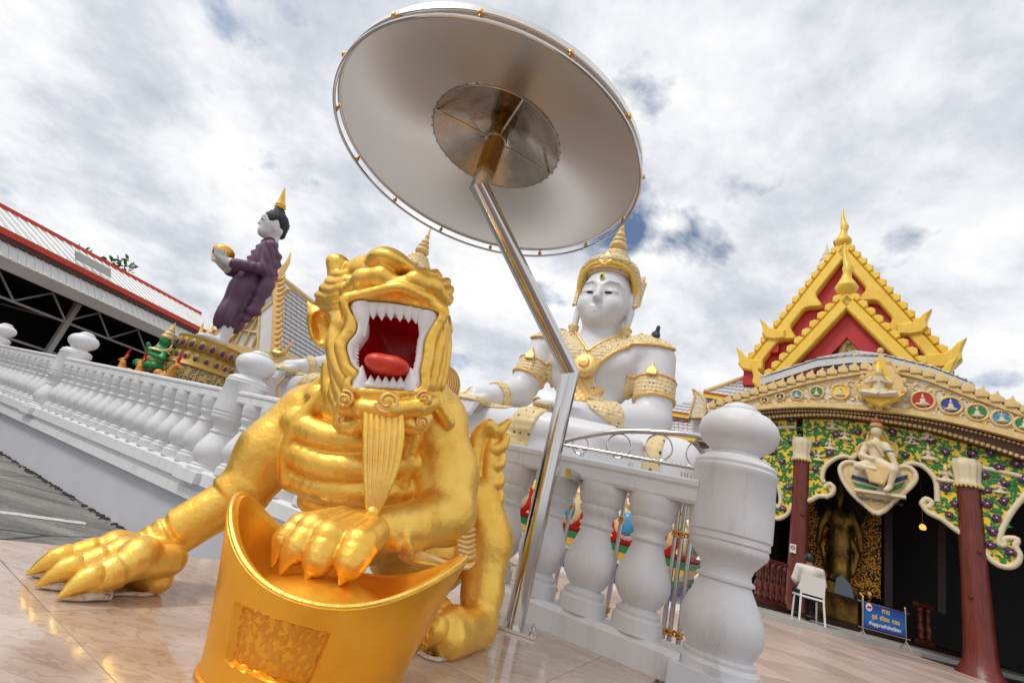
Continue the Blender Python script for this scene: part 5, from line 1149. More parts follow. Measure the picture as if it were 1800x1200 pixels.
a = np.arange(20)*2*math.pi/20; obj('prohibition_ring', MB().tube([stk+PL.n*.010+PL.e*.042*math.cos(q)+PL.z*(.02+.042*math.sin(q)) for q in a], .006, 6, closed=True), 'red_paint', nos)
obj('prohibition_bar', MB().tube([stk+PL.n*.010+PL.e*-.03+PL.z*.05, stk+PL.n*.010+PL.e*.03+PL.z*-.01], .005, 6), 'red_paint', nos)
obj('cigarette_mark', MB().box(stk+PL.n*.008+PL.z*.02, (.06, .004, .012), np.array([PL.e, -PL.n, PL.z]).T), 'black_paint', nos, smooth=False)

# --- painted arch panels
top_edge = [(1345, 742), (1400, 738), (1470, 738), (1550, 748), (1630, 762), (1715, 786), (1800, 815), (1850, 832)]
def tb(u): return np.interp(u, [q[0] for q in top_edge], [q[1] for q in top_edge])
cen_px = [(1412, tb(1412)), (1470, tb(1470)), (1550, tb(1550)), (1630, tb(1630)), (1700, tb(1700)), (1690, 938), (1672, 925), (1655, 912), (1640, 905), (1630, 899), (1622, 888), (1623, 880), (1632, 877), (1640, 883), (1648, 880), (1650, 868), (1646, 850), (1637, 833), (1622, 820), (1605, 815), (1590, 818), (1578, 826), (1560, 800), (1515, 790), (1500, 806), (1490, 803), (1475, 804), (1460, 812), (1450, 823), (1446, 836), (1447, 846), (1455, 846), (1463, 848), (1468, 856), (1465, 866), (1455, 873), (1440, 872), (1428, 878), (1416, 882)]
lef_px = [(1345, tb(1345)), (1400, tb(1400)), (1402, 800), (1394, 885), (1385, 903), (1370, 912), (1355, 908), (1349, 893), (1351, 880), (1357, 874), (1362, 885), (1369, 892), (1373, 880), (1370, 858), (1362, 836), (1350, 818), (1342, 808)]
rig_px = [(1708, tb(1708)), (1800, tb(1800)), (1850, tb(1850)), (1850, 830), (1820, 850), (1800, 872), (1782, 893), (1768, 915), (1757, 940), (1756, 956), (1765, 958), (1764, 950), (1770, 946), (1787, 948), (1784, 960), (1791, 974), (1788, 988), (1775, 996), (1755, 993), (1738, 980), (1727, 962), (1720, 930), (1716, 890)]
def ornate(px, name, d0, seed, nfl, lighten=False):
    poly = PL.poly(px); poly = poly if np.sum(poly[:, 0]*np.roll(poly[:, 1], -1)-np.roll(poly[:, 0], -1)*poly[:, 1]) > 0 else poly[::-1]
    pn = obj(name, PL.prism(poly, d0, .12), 'panel_yellow', hall, smooth=False)
    rg = np.random.default_rng(seed); lo, hi = poly.min(0), poly.max(0)
    # leaves: curled acanthus lobes
    lv = MB(); pts = []; EP = np.concatenate([poly+(np.roll(poly, 1, 0)-poly)*t for t in (0, .25, .5, .75)]); PT = np.full((4000, 2), 1e6)
    def ok(q, md):
        return inside(poly, q) and np.min(np.hypot(EP[:, 0]-q[0], EP[:, 1]-q[1])) > md
    tries = 0
    while len(pts) < nfl*30 and tries < 12000:
        tries += 1; q = lo+rg.random(2)*(hi-lo)
        if np.min(np.hypot(PT[:len(pts)+1, 0]-q[0], PT[:len(pts)+1, 1]-q[1])) < .065 or not ok(q, .06): continue
        PT[len(pts)] = q; pts.append(q); a = rg.random()*6.28; L_ = .10+.06*rg.random(); kk = rg.choice([-1, 1])*(2+2*rg.random())
        t = np.linspace(0, 1, 6); ang = a+kk*t*.8; x = q[0]+np.cumsum(np.cos(ang))*L_/5; z = q[1]+np.cumsum(np.sin(ang))*L_/5
        lv.tube([PL.at((x[i], z[i]), d0+.125) for i in range(6)], [.010, .022, .028, .025, .018, .004], 6, flat=.6, upv=tuple(PL.n))
        if rg.random() < .6:
            lv.tube([PL.at((x[2], z[2]), d0+.12), PL.at((x[2]+.05*math.cos(a+1.4), z[2]+.05*math.sin(a+1.4)), d0+.14), PL.at((x[2]+.10*math.cos(a+1.1), z[2]+.10*math.sin(a+1.1)), d0+.125)], [.010, .022, .004], 6, flat=.6, upv=tuple(PL.n))
    tag(obj('leaf_scrolls', lv, 'leaf_green', pn), kind='stuff')
    k = 0; fl = []; tries = 0
    while k < nfl and tries < 4000:
        tries += 1; q = lo+rg.random(2)*(hi-lo)
        if not ok(q, .09) or (fl and min(np.hypot(*(q-w_)) for w_ in fl) < .26): continue
        fl.append(q); k += 1; r = .062+.02*rg.random(); mb = MB()
        for j in range(5):
            a = 2*math.pi*j/5+rg.random(); mb.ell(PL.at((q[0]+r*.6*math.cos(a), q[1]+r*.6*math.sin(a)), d0+.15), (r*.62,)*3, 7, 5)
        f_ = obj('flower', mb, 'violet', pn); obj('flower_heart', MB().ell(PL.at(q, d0+.15+r*.55), (r*.3,)*3, 7, 5), 'cream_gold', f_)
    edge = np.concatenate([poly, poly[:1]])
    return pn, poly
pc, polyc = ornate(cen_px, 'arch_panel', -.06, 3, 16); plf, polyl = ornate(lef_px, 'arch_wing', -.06, 4, 9); prt, polyr = ornate(rig_px, 'arch_wing', -.06, 5, 15)
# cream borders along the lower edges
def border(px, par, r=.05, d=.05): 
    pts = smooth_path([PL.to2(*q) for q in px], 4); obj('scroll_border', MB().tube([PL.at(q, d) for q in pts], r, 10, upv=tuple(PL.n)), 'cream', par)
border(cen_px[5:11]+[(1621, 884), (1628, 877), (1638, 884), (1632, 893)], pc, .055); border([(1648, 882)]+cen_px[16:22], pc, .055); border(cen_px[23:31]+[(1452, 847)], pc, .055); border([(1450, 858), (1457, 851), (1466, 857), (1463, 868), (1452, 873)]+cen_px[35:], pc, .055)
border(lef_px[3:], plf, .05); border(rig_px[3:], prt, .055)
border([(1346, 755), (1375, 752), (1400, 752)], plf, .05, .06); border([(1722, 822), (1760, 830), (1850, 852)], prt, .05, .06)
# small white apsaras among the leaves
def mini(name, px, h, parent, fc=PL, d=.08, body='cream', crown='cream_gold', hang=False):
    c = fc.to2(*px); mb = MB(); X, Z, Nn = fc.e, fc.z, fc.n; o_ = fc.at(c, d)
    def w(x, z, dd=0.0): return o_+X*x*h+Z*z*h+Nn*dd*h
    rt_ = np.array([X, -Nn, Z]).T
    mb.ell(w(0, -.28), (.26*h, .14*h, .14*h), 10, 7, rt_); mb.tube([w(0, -.25), w(0, 0, .03), w(0, .12, .03)], [.13*h, .12*h, .13*h], 9)
    for s in (-1, 1): mb.tube([w(s*.12, .12), w(s*.24, -.03, .05), w(s*.03, .0, .16)], [.055*h, .05*h, .035*h], 7); mb.tube([w(s*.08, -.28, .03), w(s*.3, -.32, .08), w(s*.02, -.36, .14)], [.10*h, .09*h, .05*h], 7)
    b_ = obj(name, mb, body, parent)
    obj('head', MB().ell(w(0, .26, .04), (.085*h, .09*h, .11*h), 10, 7, rt_), body, b_); obj('crown', MB().tube([w(0, .31, .03), w(0, .38, .03), w(0, .44, .03), w(0, .58, .03)], [.095*h, .08*h, .045*h, .004*h], 9), crown, b_)
    return b_
for q, h in (((1464, 748), .34), ((1486, 765), .36), ((1460, 782), .36), ((1440, 803), .30), ((1602, 772), .36), ((1630, 765), .34), ((1632, 798), .40), ((1662, 835), .44), ((1757, 858), .30), ((1412, 868), .0)):
    if h: mini('carved_figure', q, h, pc)

# --- brown beam, bead mouldings, long bowed fascia with medallions
lowf = smooth_path([PL.to2(*q) for q in [(1255, 742), (1340, 728), (1433, 724), (1547, 732), (1633, 744), (1715, 762), (1800, 785), (1900, 815)]], 6)
topf = smooth_path([PL.to2(*q) for q in [(1255, 728), (1317, 709), (1377, 692), (1433, 677), (1510, 664), (1550, 661), (1583, 664), (1633, 676), (1700, 702), (1800, 738), (1900, 775)]], 6)
beam_low = smooth_path([PL.to2(*q) for q in [(1255, 752), (1345, 742), (1400, 738), (1470, 738), (1550, 748), (1630, 762), (1715, 786), (1800, 815), (1900, 850)]], 6)
def between(a, c): return np.concatenate([a, c[::-1]])
canopy = obj('fascia', PL.prism(between(lowf, topf), .30, .10), 'mosaic_white', hall, smooth=False)
obj('beam', PL.prism(between(beam_low, lowf), .08, .16), 'brown', hall, smooth=False)
obj('canopy_soffit', band_mesh(PL, lowf, 0.0, .06, -3.2, .30), 'brown', hall, smooth=False)
obj('fascia_lower_moulding', band_mesh(PL, lowf, -.02, .10, .40, .50), 'cream_gold', hall)
obj('fascia_upper_moulding', band_mesh(PL, topf, -.09, 0.0, .40, .48), 'cream_gold', hall)
mid_f = np.array([lowf[int(i)]*.68+topf[int(min(len(topf)-1, i*len(topf)/len(lowf)))]*.32 for i in range(len(lowf))])
def beads(name, path, d, r, step, m, par):
    p = np.asarray(path); L_ = np.r_[0, np.cumsum(np.hypot(*np.diff(p, axis=0).T))]; mb = MB()
    for s in np.arange(0, L_[-1], step): q = (np.interp(s, L_, p[:, 0]), np.interp(s, L_, p[:, 1])); mb.ell(PL.at(q, d), (r,)*3, 6, 5)
    return tag(obj(name, mb, m, par), kind='stuff')
beads('bead_row', beam_low+np.array([0, .05]), .26, .045, .085, 'cream_gold', hall); beads('bead_row', lowf+np.array([0, -.05]), .27, .035, .07, 'cream_gold', hall)
# crest of small flame leaves along the top of the fascia, blue between
Lt = np.r_[0, np.cumsum(np.hypot(*np.diff(topf, axis=0).T))]
crm = MB().prism([(-.10, 0), (.10, 0), (.11, .10), (.05, .16), (.02, .27), (-.03, .2), (-.10, .16), (-.12, .08)], (0, 0, 0), (1, 0, 0), (0, 0, 1), (0, -1, 0), .08, .02).mesh('crest_leaf'); crm.materials.append(MATS['cream_gold'])
crb = MB().prism([(-.05, .0), (.05, .0), (.03, .13), (-.03, .13)], (0, .02, 0), (1, 0, 0), (0, 0, 1), (0, -1, 0), .05).mesh('crest_inlay'); crb.materials.append(MATS['blue_paint'])
rzp = math.atan2(PL.e[1], PL.e[0])
for i, s in enumerate(np.arange(.1, Lt[-1], .235)):
    q = (np.interp(s, Lt, topf[:, 0]), np.interp(s, Lt, topf[:, 1])); p_ = PL.at(q, .44); o = obj('crest_leaf', crm, None, hall); o.location = tuple(p_-wloc(hall)); o.rotation_euler = (0, 0, rzp)
    q = (np.interp(s+.117, Lt, topf[:, 0]), np.interp(s+.117, Lt, topf[:, 1])); p_ = PL.at(q, .43); o = obj('crest_inlay', crb, None, hall); o.location = tuple(p_-wloc(hall)); o.rotation_euler = (0, 0, rzp)
# medallions
for (u, v, m_, r) in ((1350, 712, 'navy', .13), (1377, 706, 'navy', .15), (1406, 703, 'sky_blue', .19), (1440, 699, 'emerald', .22), (1481, 698, 'yellow_gold', .27), (1622, 714, 'red_paint', .30), (1670, 723, 'blue_paint', .27), (1715, 735, 'emerald', .25), (1757, 745, 'sky_blue', .23), (1795, 756, 'emerald', .22)):
    r *= .72; c = PL.to2(u, v); an = np.arange(24)*2*math.pi/24; ring = np.stack([c[0]+r*.95*np.cos(an), c[1]+r*np.sin(an)], 1)
    md = obj('medallion', PL.prism(ring, .40, .03), m_, canopy, smooth=False); obj('medallion_rim', MB().tube([PL.at(q, .43) for q in ring], .028, 7, closed=True), 'cream_gold', md)
    cc_ = PL.at(c, .45); k = r*.9; sh = MB(); rt_ = np.array([PL.e, -PL.n, PL.z]).T
    sh.ell(cc_+PL.z*(-k*.5), (k*.62, .05, k*.22), 10, 7, rt_); sh.tube([cc_+PL.z*(-k*.45), cc_+PL.z*k*.15], [k*.30, k*.24], 8); sh.ell(cc_+PL.z*k*.38, (k*.16, .05, k*.22), 8, 6, rt_); sh.tube([cc_+PL.z*k*.5, cc_+PL.z*k*.85], [k*.1, .004], 6)
    obj('medallion_figure', sh, 'cream', md)
# scroll relief between the medallions
sr = MB(); rg = np.random.default_rng(9)
for i, s in enumerate(np.arange(.2, Lt[-1]-.2, .21)):
    i0 = np.interp(s, Lt, np.arange(len(topf))); tq = np.array([np.interp(i0, np.arange(len(topf)), topf[:, 0]), np.interp(i0, np.arange(len(topf)), topf[:, 1])]); fr = s/Lt[-1]; lq = np.array([np.interp(fr, np.linspace(0, 1, len(lowf)), lowf[:, 0]), np.interp(tq[0], lowf[:, 0], lowf[:, 1])]); lq[0] = tq[0]
    hgt = tq[1]-lq[1]
    for yv in (.28, .72):
        c = lq+(tq-lq)*yv; rr = min(.11, hgt*.2); a = np.linspace(0, 4.6, 12)*(1 if (i % 2) else -1)+rg.random()*6
        sr.tube([PL.at((c[0]+rr*(1-q/14)*math.cos(aa), c[1]+rr*(1-q/14)*math.sin(aa)), .415) for q, aa in enumerate(a)], .02, 5)
tag(obj('fascia_scrolls', sr, 'cream_gold', canopy), kind='stuff')

# --- crowning deity in its flame niche
C0 = [(1550, 632), (1562, 652), (1578, 668), (1590, 684), (1592, 700), (1578, 714), (1562, 726), (1548, 730), (1535, 724), (1520, 710), (1513, 694), (1520, 678), (1534, 664), (1543, 650)]
pn = PL.poly(C0)[::-1]; nic = obj('niche', PL.prism(pn, .50, .10, .03), 'cream_gold', hall, smooth=False)
inn = PL.poly([(1550, 645), (1562, 668), (1572, 685), (1560, 705), (1540, 705), (1530, 688), (1540, 668)])[::-1]; obj('niche_ground', PL.prism(inn, .605, .03), 'panel_yellow', nic, smooth=False)
for i in range(14):
    t_ = pn[i]; obj('niche_flame', MB().ell(PL.at(t_, .56), (.07, .07, .09), 7, 5), 'cream_gold', nic)
mini('guardian_figure', (1548, 690), .95, nic, d=.72, body='cream', crown='yellow_gold')
obj('lotus_tray', PL.prism(PL.poly([(1513, 700), (1592, 708), (1575, 722), (1550, 732), (1528, 720)])[::-1], .60, .12, .04), 'yellow_gold', nic, smooth=False)
# --- heart shield with the seated deity
H0 = [(1545, 905), (1520, 888), (1500, 870), (1486, 850), (1479, 832), (1481, 822), (1490, 816), (1505, 817), (1520, 826), (1545, 836), (1570, 832), (1585, 824), (1600, 826), (1609, 836), (1608, 848), (1596, 862), (1575, 880)]
hp2 = PL.poly(H0); ar = np.sum(hp2[:, 0]*np.roll(hp2[:, 1], -1)-np.roll(hp2[:, 0], -1)*hp2[:, 1]); hp2 = hp2 if ar > 0 else hp2[::-1]
hs = obj('heart_shield', PL.prism(hp2, .12, .10, .03), 'cream_gold', hall, smooth=False)
obj('shield_border', MB().tube([PL.at(q, .22) for q in smooth_path(hp2, 3, True)], .055, 9, closed=True), 'cream', hs)
obj('shield_ground', PL.prism(hp2.mean(0)+(hp2-hp2.mean(0))*.74, .225, .02), 'cream', hs, smooth=False)
for (px, m_, th_) in (([(1500, 838), (1545, 852), (1545, 858), (1498, 844)], 'navy', .03), ([(1500, 850), (1542, 862), (1540, 868), (1508, 858)], 'leaf_green', .03), ([(1558, 850), (1596, 838), (1596, 845), (1558, 858)], 'navy', .03), ([(1562, 862), (1592, 850), (1585, 860), (1562, 870)], 'leaf_green', .03)):
    pp_ = PL.poly(px); ar = np.sum(pp_[:, 0]*np.roll(pp_[:, 1], -1)-np.roll(pp_[:, 0], -1)*pp_[:, 1]); obj('shield_stripe', PL.prism(pp_ if ar > 0 else pp_[::-1], .246, .03), m_, hs, smooth=False)
hal = PL.poly([(1543, 752), (1556, 765), (1562, 778), (1574, 784), (1577, 798), (1568, 812), (1545, 820), (1518, 812), (1509, 798), (1512, 785), (1524, 778), (1528, 765)])[::-1]
ho = obj('halo', PL.prism(hal, .08, .06, .01), 'panel_yellow', hs, smooth=False); obj('halo_rim', MB().tube([PL.at(q, .14) for q in smooth_path(hal, 3, True)], .03, 7, closed=True), 'cream_gold', ho)
def W(u, v, d=.3): return PL.at(PL.to2(u, v), d)
fg = SDF(W(1505, 890, .0)-1.1, W(1580, 750, .6)+1.1, .02)
sc = .0135
def wc(a, b_, ra, rb, k=.03): fg.cap(W(*a), W(*b_), ra*sc, rb*sc, k)
wc((1543, 815, .30), (1542, 795, .30), 9, 11); fg.ell(W(1542, 788, .30), (.22, .14, .13), .05); wc((1542, 780, .30), (1542, 768, .31), 5, 4)
wc((1525, 788, .30), (1516, 806, .36), 6, 5); wc((1516, 806, .36), (1535, 814, .46), 5, 4); wc((1558, 788, .30), (1568, 806, .36), 6, 5); wc((1568, 806, .36), (1577, 828, .36), 5, 4)
wc((1535, 820, .32), (1512, 826, .42), 9, 7); wc((1512, 826, .42), (1540, 832, .48), 7, 5); wc((1550, 820, .34), (1572, 834, .46), 9, 7); wc((1572, 834, .46), (1565, 862, .42), 6, 4); wc((1565, 862, .42), (1560, 868, .50), 4, 4)
de = sdf_obj('deity_body', fg, 'cream', hs)
obj('deity_head', MB().ell(W(1542, 765, .32), (.11, .115, .14), 12, 9), 'cream', de); obj('deity_crown', MB().lathe([(.125, .0), (.135, .04), (.11, .07), (.115, .09), (.08, .14), (.085, .16), (.03, .22), (0, .30)], 12, tuple(W(1542, 757, .32))), 'cream_gold', de); obj('crown_band', MB().lathe([(.12, .085), (.128, .09), (.128, .13), (.10, .14)], 14, tuple(W(1542, 757, .32))), 'red_paint', de)
obj('deity_cloth', MB().prism([(-.22, .16), (.24, .14), (.22, -.02), (.10, -.30), (-.16, -.26), (-.24, .0)], W(1546, 836, .42), PL.e, PL.z, PL.n, .10, .03), 'cream_gold', de, smooth=False)
obj('deity_sash', MB().tube([W(1530, 782, .46), W(1545, 795, .48), W(1556, 810, .46)], .02, 7), 'cream_gold', de); obj('deity_armlet', MB().ell(W(1565, 800, .36), (.09, .09, .03), 8, 6), 'sky_blue', de); obj('deity_seat', MB().box(W(1548, 872, .34), (.9, .2, .06), np.array([PL.e, -PL.n, PL.z]).T), 'cream', de, smooth=False)
fx = bpy.data.curves.new('lettering', 'FONT'); fx.body = 'โครงการพระพรหม'; fx.size = .13; fx.extrude = .004; fx.align_x = 'CENTER'; fx.space_character = .9
to = bpy.data.objects.new('lettering', fx); COL.objects.link(to); to.parent = hs; fx.materials.append(MATS['navy'])
wq = W(1545, 886, .262); to['_m'] = 0; del to['_m']; to.matrix_local = Matrix(((PL.e[0], 0, PL.n[0], wq[0]-wloc(hs)[0]), (PL.e[1], 0, PL.n[1], wq[1]-wloc(hs)[1]), (0, 1, 0, wq[2]-wloc(hs)[2]), (0, 0, 0, 1)))

# --- interior: dark room, gold mosaic screen, bronze figure
back = PL.back(5.5); SLF = PL.to2(1296, 900)[0]
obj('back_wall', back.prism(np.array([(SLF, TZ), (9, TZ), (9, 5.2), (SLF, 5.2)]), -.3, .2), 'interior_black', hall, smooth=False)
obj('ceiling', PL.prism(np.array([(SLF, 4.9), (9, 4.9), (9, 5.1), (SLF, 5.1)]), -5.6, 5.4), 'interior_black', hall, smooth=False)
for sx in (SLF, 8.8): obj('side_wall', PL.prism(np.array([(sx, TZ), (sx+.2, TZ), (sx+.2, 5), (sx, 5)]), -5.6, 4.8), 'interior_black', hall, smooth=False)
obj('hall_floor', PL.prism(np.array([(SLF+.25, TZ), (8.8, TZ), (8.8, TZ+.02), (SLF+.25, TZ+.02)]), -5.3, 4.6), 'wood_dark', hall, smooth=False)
m, n, l, b = shader_mat('gold_mosaic_wall'); t = n.new('ShaderNodeTexCoord'); v1 = n.new('ShaderNodeTexVoronoi'); v1.inputs['Scale'].default_value = 34; l.new(t.outputs['Object'], v1.inputs['Vector'])
fac = rp(n, l, v1.outputs['Color'], [(.52, (0, 0, 0)), (.56, (1, 1, 1))]); l.new(mixc(n, l, fac, (.02, .012, .008), (.85, .42, .05)), b.inputs['Base Color']); l.new(fac, b.inputs['Metallic']); b.inputs['Roughness'].default_value = .42
bp = n.new('ShaderNodeBump'); bp.inputs['Strength'].default_value = 1; bp.inputs['Distance'].default_value = .05; l.new(v1.outputs['Color'], bp.inputs['Height']); l.new(bp.outputs[0], b.inputs['Normal'])
GS = PL.back(4.2); gp = GS.poly([(1410, 880), (1550, 900), (1548, 1052), (1408, 1015)]); obj('gold_screen', GS.prism(gp[::-1], 0, .08), 'gold_mosaic_wall', hall, smooth=False)
for u in (1556, 1648): q = GS.poly([(u, 880), (u+14, 884), (u+14, 1080), (u, 1075)]); obj('inner_pillar', GS.prism(q[::-1], .1, .3), 'wood_dark', hall, smooth=False)
lb = GS.to2(1481, 1040); brz = thing('bronze_figure', 'dark bronze standing figure before the gold mosaic screen inside the hall', 'statue', tuple(GS.at((lb[0], TZ+.02), .9)), rzp); hb = GS.to2(1478, 862)[1]-TZ
K = SDF((-.6, -.45, -.02), (.6, .45, 2.15), .025)
for s in (-1, 1): K.chain([(s*.11, 0, .62), (s*.12, -.02, .92), (s*.10, 0, 1.15)], [.06, .075, .10], .03); K.ell((s*.12, -.06, .60), (.07, .13, .045), .03); K.chain([(s*.20, 0, 1.52), (s*.33, 0, 1.28), (s*.36, -.05, 1.05)], [.075, .06, .05], .03)
K.cap((0, 0, 1.22), (0, .0, .70), .17, .20, .05); K.chain([(0, 0, 1.82), (0, 0, 1.92), (0, 0, 2.08)], [.09, .05, .01], .02); K.chain([(-.22, .03, .72), (-.30, .05, 1.0), (-.18, .03, 1.2)], [.05, .06, .05], .03); K.chain([(.22, .03, .72), (.30, .05, 1.0), (.18, .03, 1.2)], [.05, .06, .05], .03); K.ell((0, 0, 1.42), (.20, .13, .18), .05); K.cap((0, 0, 1.55), (0, 0, 1.7), .06, .06, .03); K.ell((0, -.01, 1.75), (.085, .10, .115), .02); K.box((0, 0, .28), (.34, .28, .28), .03, .02)
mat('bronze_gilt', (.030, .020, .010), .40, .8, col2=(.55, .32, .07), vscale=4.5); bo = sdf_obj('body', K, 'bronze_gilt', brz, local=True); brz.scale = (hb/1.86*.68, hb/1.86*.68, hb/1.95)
obj('halo_plate', MB().lathe([(.46, 0), (.46, .03), (0, .03)], 24).xf(rot_x(R_(90)), (0, .14, 1.70)), 'interior_black', brz, local=True)
lamp = thing('hall_lamp', 'small glowing amber lamp hanging inside the dark hall', 'lamp', tuple(GS.at(GS.to2(1622, 940), 1.5)))
mat('lamp_glow', (1, .5, .1), .5, emit=((1.0, .42, .08), 1.2)); obj('shade', MB().lathe([(.02, .09), (.06, .06), (.075, .0), (.05, -.05), (.0, -.06)], 16), 'lamp_glow', lamp, local=True); obj('hanger', MB().tube([(0, 0, .08), (0, 0, 2.4)], .008, 6), 'brass', lamp, local=True)
pd = bpy.data.lights.new('added_screen_light', 'POINT'); pd.energy = 26; pd.color = (1, .55, .2); pd.shadow_soft_size = .15; po = bpy.data.objects.new('added_screen_light', pd); COL.objects.link(po); po.location = tuple(GS.at(np.array([lb[0]+.1, .75]), .55))  # added warm light, out of sight behind the bronze figure, brightens the gold screen
mat('pediment_cloth', (.30, .36, .44), .7)
alt = thing('altar_table', 'dark altar table with a pale folded cloth before the bronze figure in the hall', 'table', tuple(GS.at((lb[0]+.1, TZ+.02), 1.7)), rzp)
obj('top', MB().box((0, 0, .74), (1.5, .5, .05)), 'wood_dark', alt, smooth=False, local=True)
for x_ in (-.68, .68):
    for y_ in (-.2, .2): obj('leg', MB().box((x_, y_, .356), (.07, .07, .71)), 'wood_dark', alt, smooth=False, local=True)
obj('cloth', MB().prism([(-.22, 0), (.22, -.02), (.14, .3), (-.06, .52), (-.18, .40)], (.1, .0, .768), (1, 0, 0), (0, .2, .98), (0, -1, 0), .05, .01), 'pediment_cloth', alt, smooth=False, local=True)
for i_, (x_, k_) in enumerate(((-.62, 1.0), (-.42, .7), (.45, .8), (.62, 1.1))):
    ov = thing('offering_vase', ('tall brass flower vase at the wooden column end of the dark altar table', 'smallest brass flower vase on the dark altar table', 'short brass flower vase beside the folded cloth on the altar table', 'largest brass flower vase at the sign end of the altar table')[i_], 'vase', tuple(GS.at((lb[0]+.1+x_, TZ+.787), 1.7)))
    obj('vase_body', MB().lathe([(.05*k_, 0), (.06*k_, .02), (.03*k_, .05), (.07*k_, .14*k_), (.075*k_, .2*k_), (.03*k_, .28*k_), (.05*k_, .33*k_)], 14), 'brass', ov, local=True); fl_ = MB()
    for j_ in range(9): a_ = j_*2.4; fl_.ell((.05*math.cos(a_), .05*math.sin(a_), .38*k_+.012*j_), (.03, .03, .025), 6, 5)
    obj('flowers', fl_, 'yellow_gold', ov, local=True)
# --- step, turned wooden balustrades
sA, sB = onz(1240, 1062, TZ), onz(1690, 1172, TZ); sd_ = (sB-sA)/np.linalg.norm(sB-sA); sn = np.array([-sd_[1], sd_[0], 0])
kerb = MB(); kk_ = [sA, sA+sd_*14, sA+sd_*14+sn*.95, sA+sn*.95]; kerb.prism([(q[0], q[1]) for q in kk_], (0, 0, TZ-.02), (1, 0, 0), (0, 1, 0), (0, 0, 1), .13); obj('stone_step', kerb, 'tile_pale', hall, smooth=False)
kerb = MB(); kk_ = [sA+sn*.952, sA+sd_*14+sn*.952, sA+sd_*14+sn*2.5, sA+sn*2.5]; kerb.prism([(q[0], q[1]) for q in kk_], (0, 0, TZ-.02), (1, 0, 0), (0, 1, 0), (0, 0, 1), .21); obj('wooden_sill', kerb, 'wood_dark', hall, smooth=False)
mat('wood_rail', (.17, .030, .015), .35, 0, var=.5, vscale=6)
wb = MB().lathe([(.07, 0), (.07, .08), (.045, .1), (.075, .18), (.085, .24), (.06, .32), (.04, .38), (.06, .41), (.045, .44), (.07, .52), (.05, .6), (.075, .64), (.075, .74)], 12).mesh('baluster'); wb.materials.append(MATS['wood_rail']); wb.polygons.foreach_set('use_smooth', [True]*len(wb.polygons))
def wood_bal(px0, px1, label, n):
    z0 = TZ+.19
    a = onplane(*px0, sA+sn*1.1, sn); c = onplane(*px1, sA+sn*1.1, sn); a[2] = c[2] = z0
    t = thing('wooden_balustrade', label, 'balustrade', tuple(a)); d_ = (c-a); L_ = np.linalg.norm(d_); d_ /= L_; rot = np.array([d_, np.cross((0, 0, 1), d_), (0, 0, 1)]).T
    for zz_, hh in ((.05, .10), (.87, .09)): obj('rail', MB().box((a+c)/2+np.array([0, 0, zz_]), (L_, .12, hh), rot), 'wood_rail', t, smooth=False)
    for i in range(n): o = obj('baluster', wb, None, t); o.location = tuple((c-a)*(i+.5)/n+np.array([0, 0, .09]))
wood_bal((1325, 1060), (1378, 1075), 'dark red turned wooden balustrade left of the first red column', 5); wood_bal((1735, 1160), (1860, 1200), 'dark red turned wooden balustrade right of the second red column', 8)
wood_bal((1612, 1140), (1640, 1148), 'short dark red turned wooden rail between the two red columns behind the blue sign', 2)

# --- white metal roof over the porch, timber wall under it
PB = PL.back(.9)
obj('porch_wall', PB.prism(PB.poly([(1350, 705), (1352, 680), (1505, 640), (1560, 648), (1640, 690), (1640, 720)])[::-1], -.2, .15), 'brown', hall, smooth=False)
rim_px = [(1342, 684), (1440, 653), (1500, 646), (1560, 648), (1640, 668), (1712, 697)]
obj('porch_roof_fascia', PB.prism(np.concatenate([PB.poly(rim_px), PB.poly([(u, v-12) for u, v in rim_px])[::-1]]), .25, .12), 'sheet_white', hall, smooth=False)
e0 = [PB.at(PB.to2(u, v-13), .40) for u, v in rim_px]; rdg = PB.back(1.25); rg0 = [rdg.at(rdg.to2(u, v), 0) for u, v in ((1470, 628), (1480, 622), (1500, 618), (1505, 618), (1530, 632), (1545, 640))]
mb = MB(); mb.grid([e0, rg0]); obj('porch_roof_sheet', mb, 'sheet_white', hall, smooth=False)
for i in range(5):
    for t in np.linspace(0, 1, 6)[:-1]:
        a = e0[i]*(1-t)+e0[i+1]*t; c = rg0[i]*(1-t)+rg0[i+1]*t; obj('roof_rib', MB().tube([a+(0, 0, .02), c+(0, 0, .02)], .022, 6), 'sheet_white', hall)

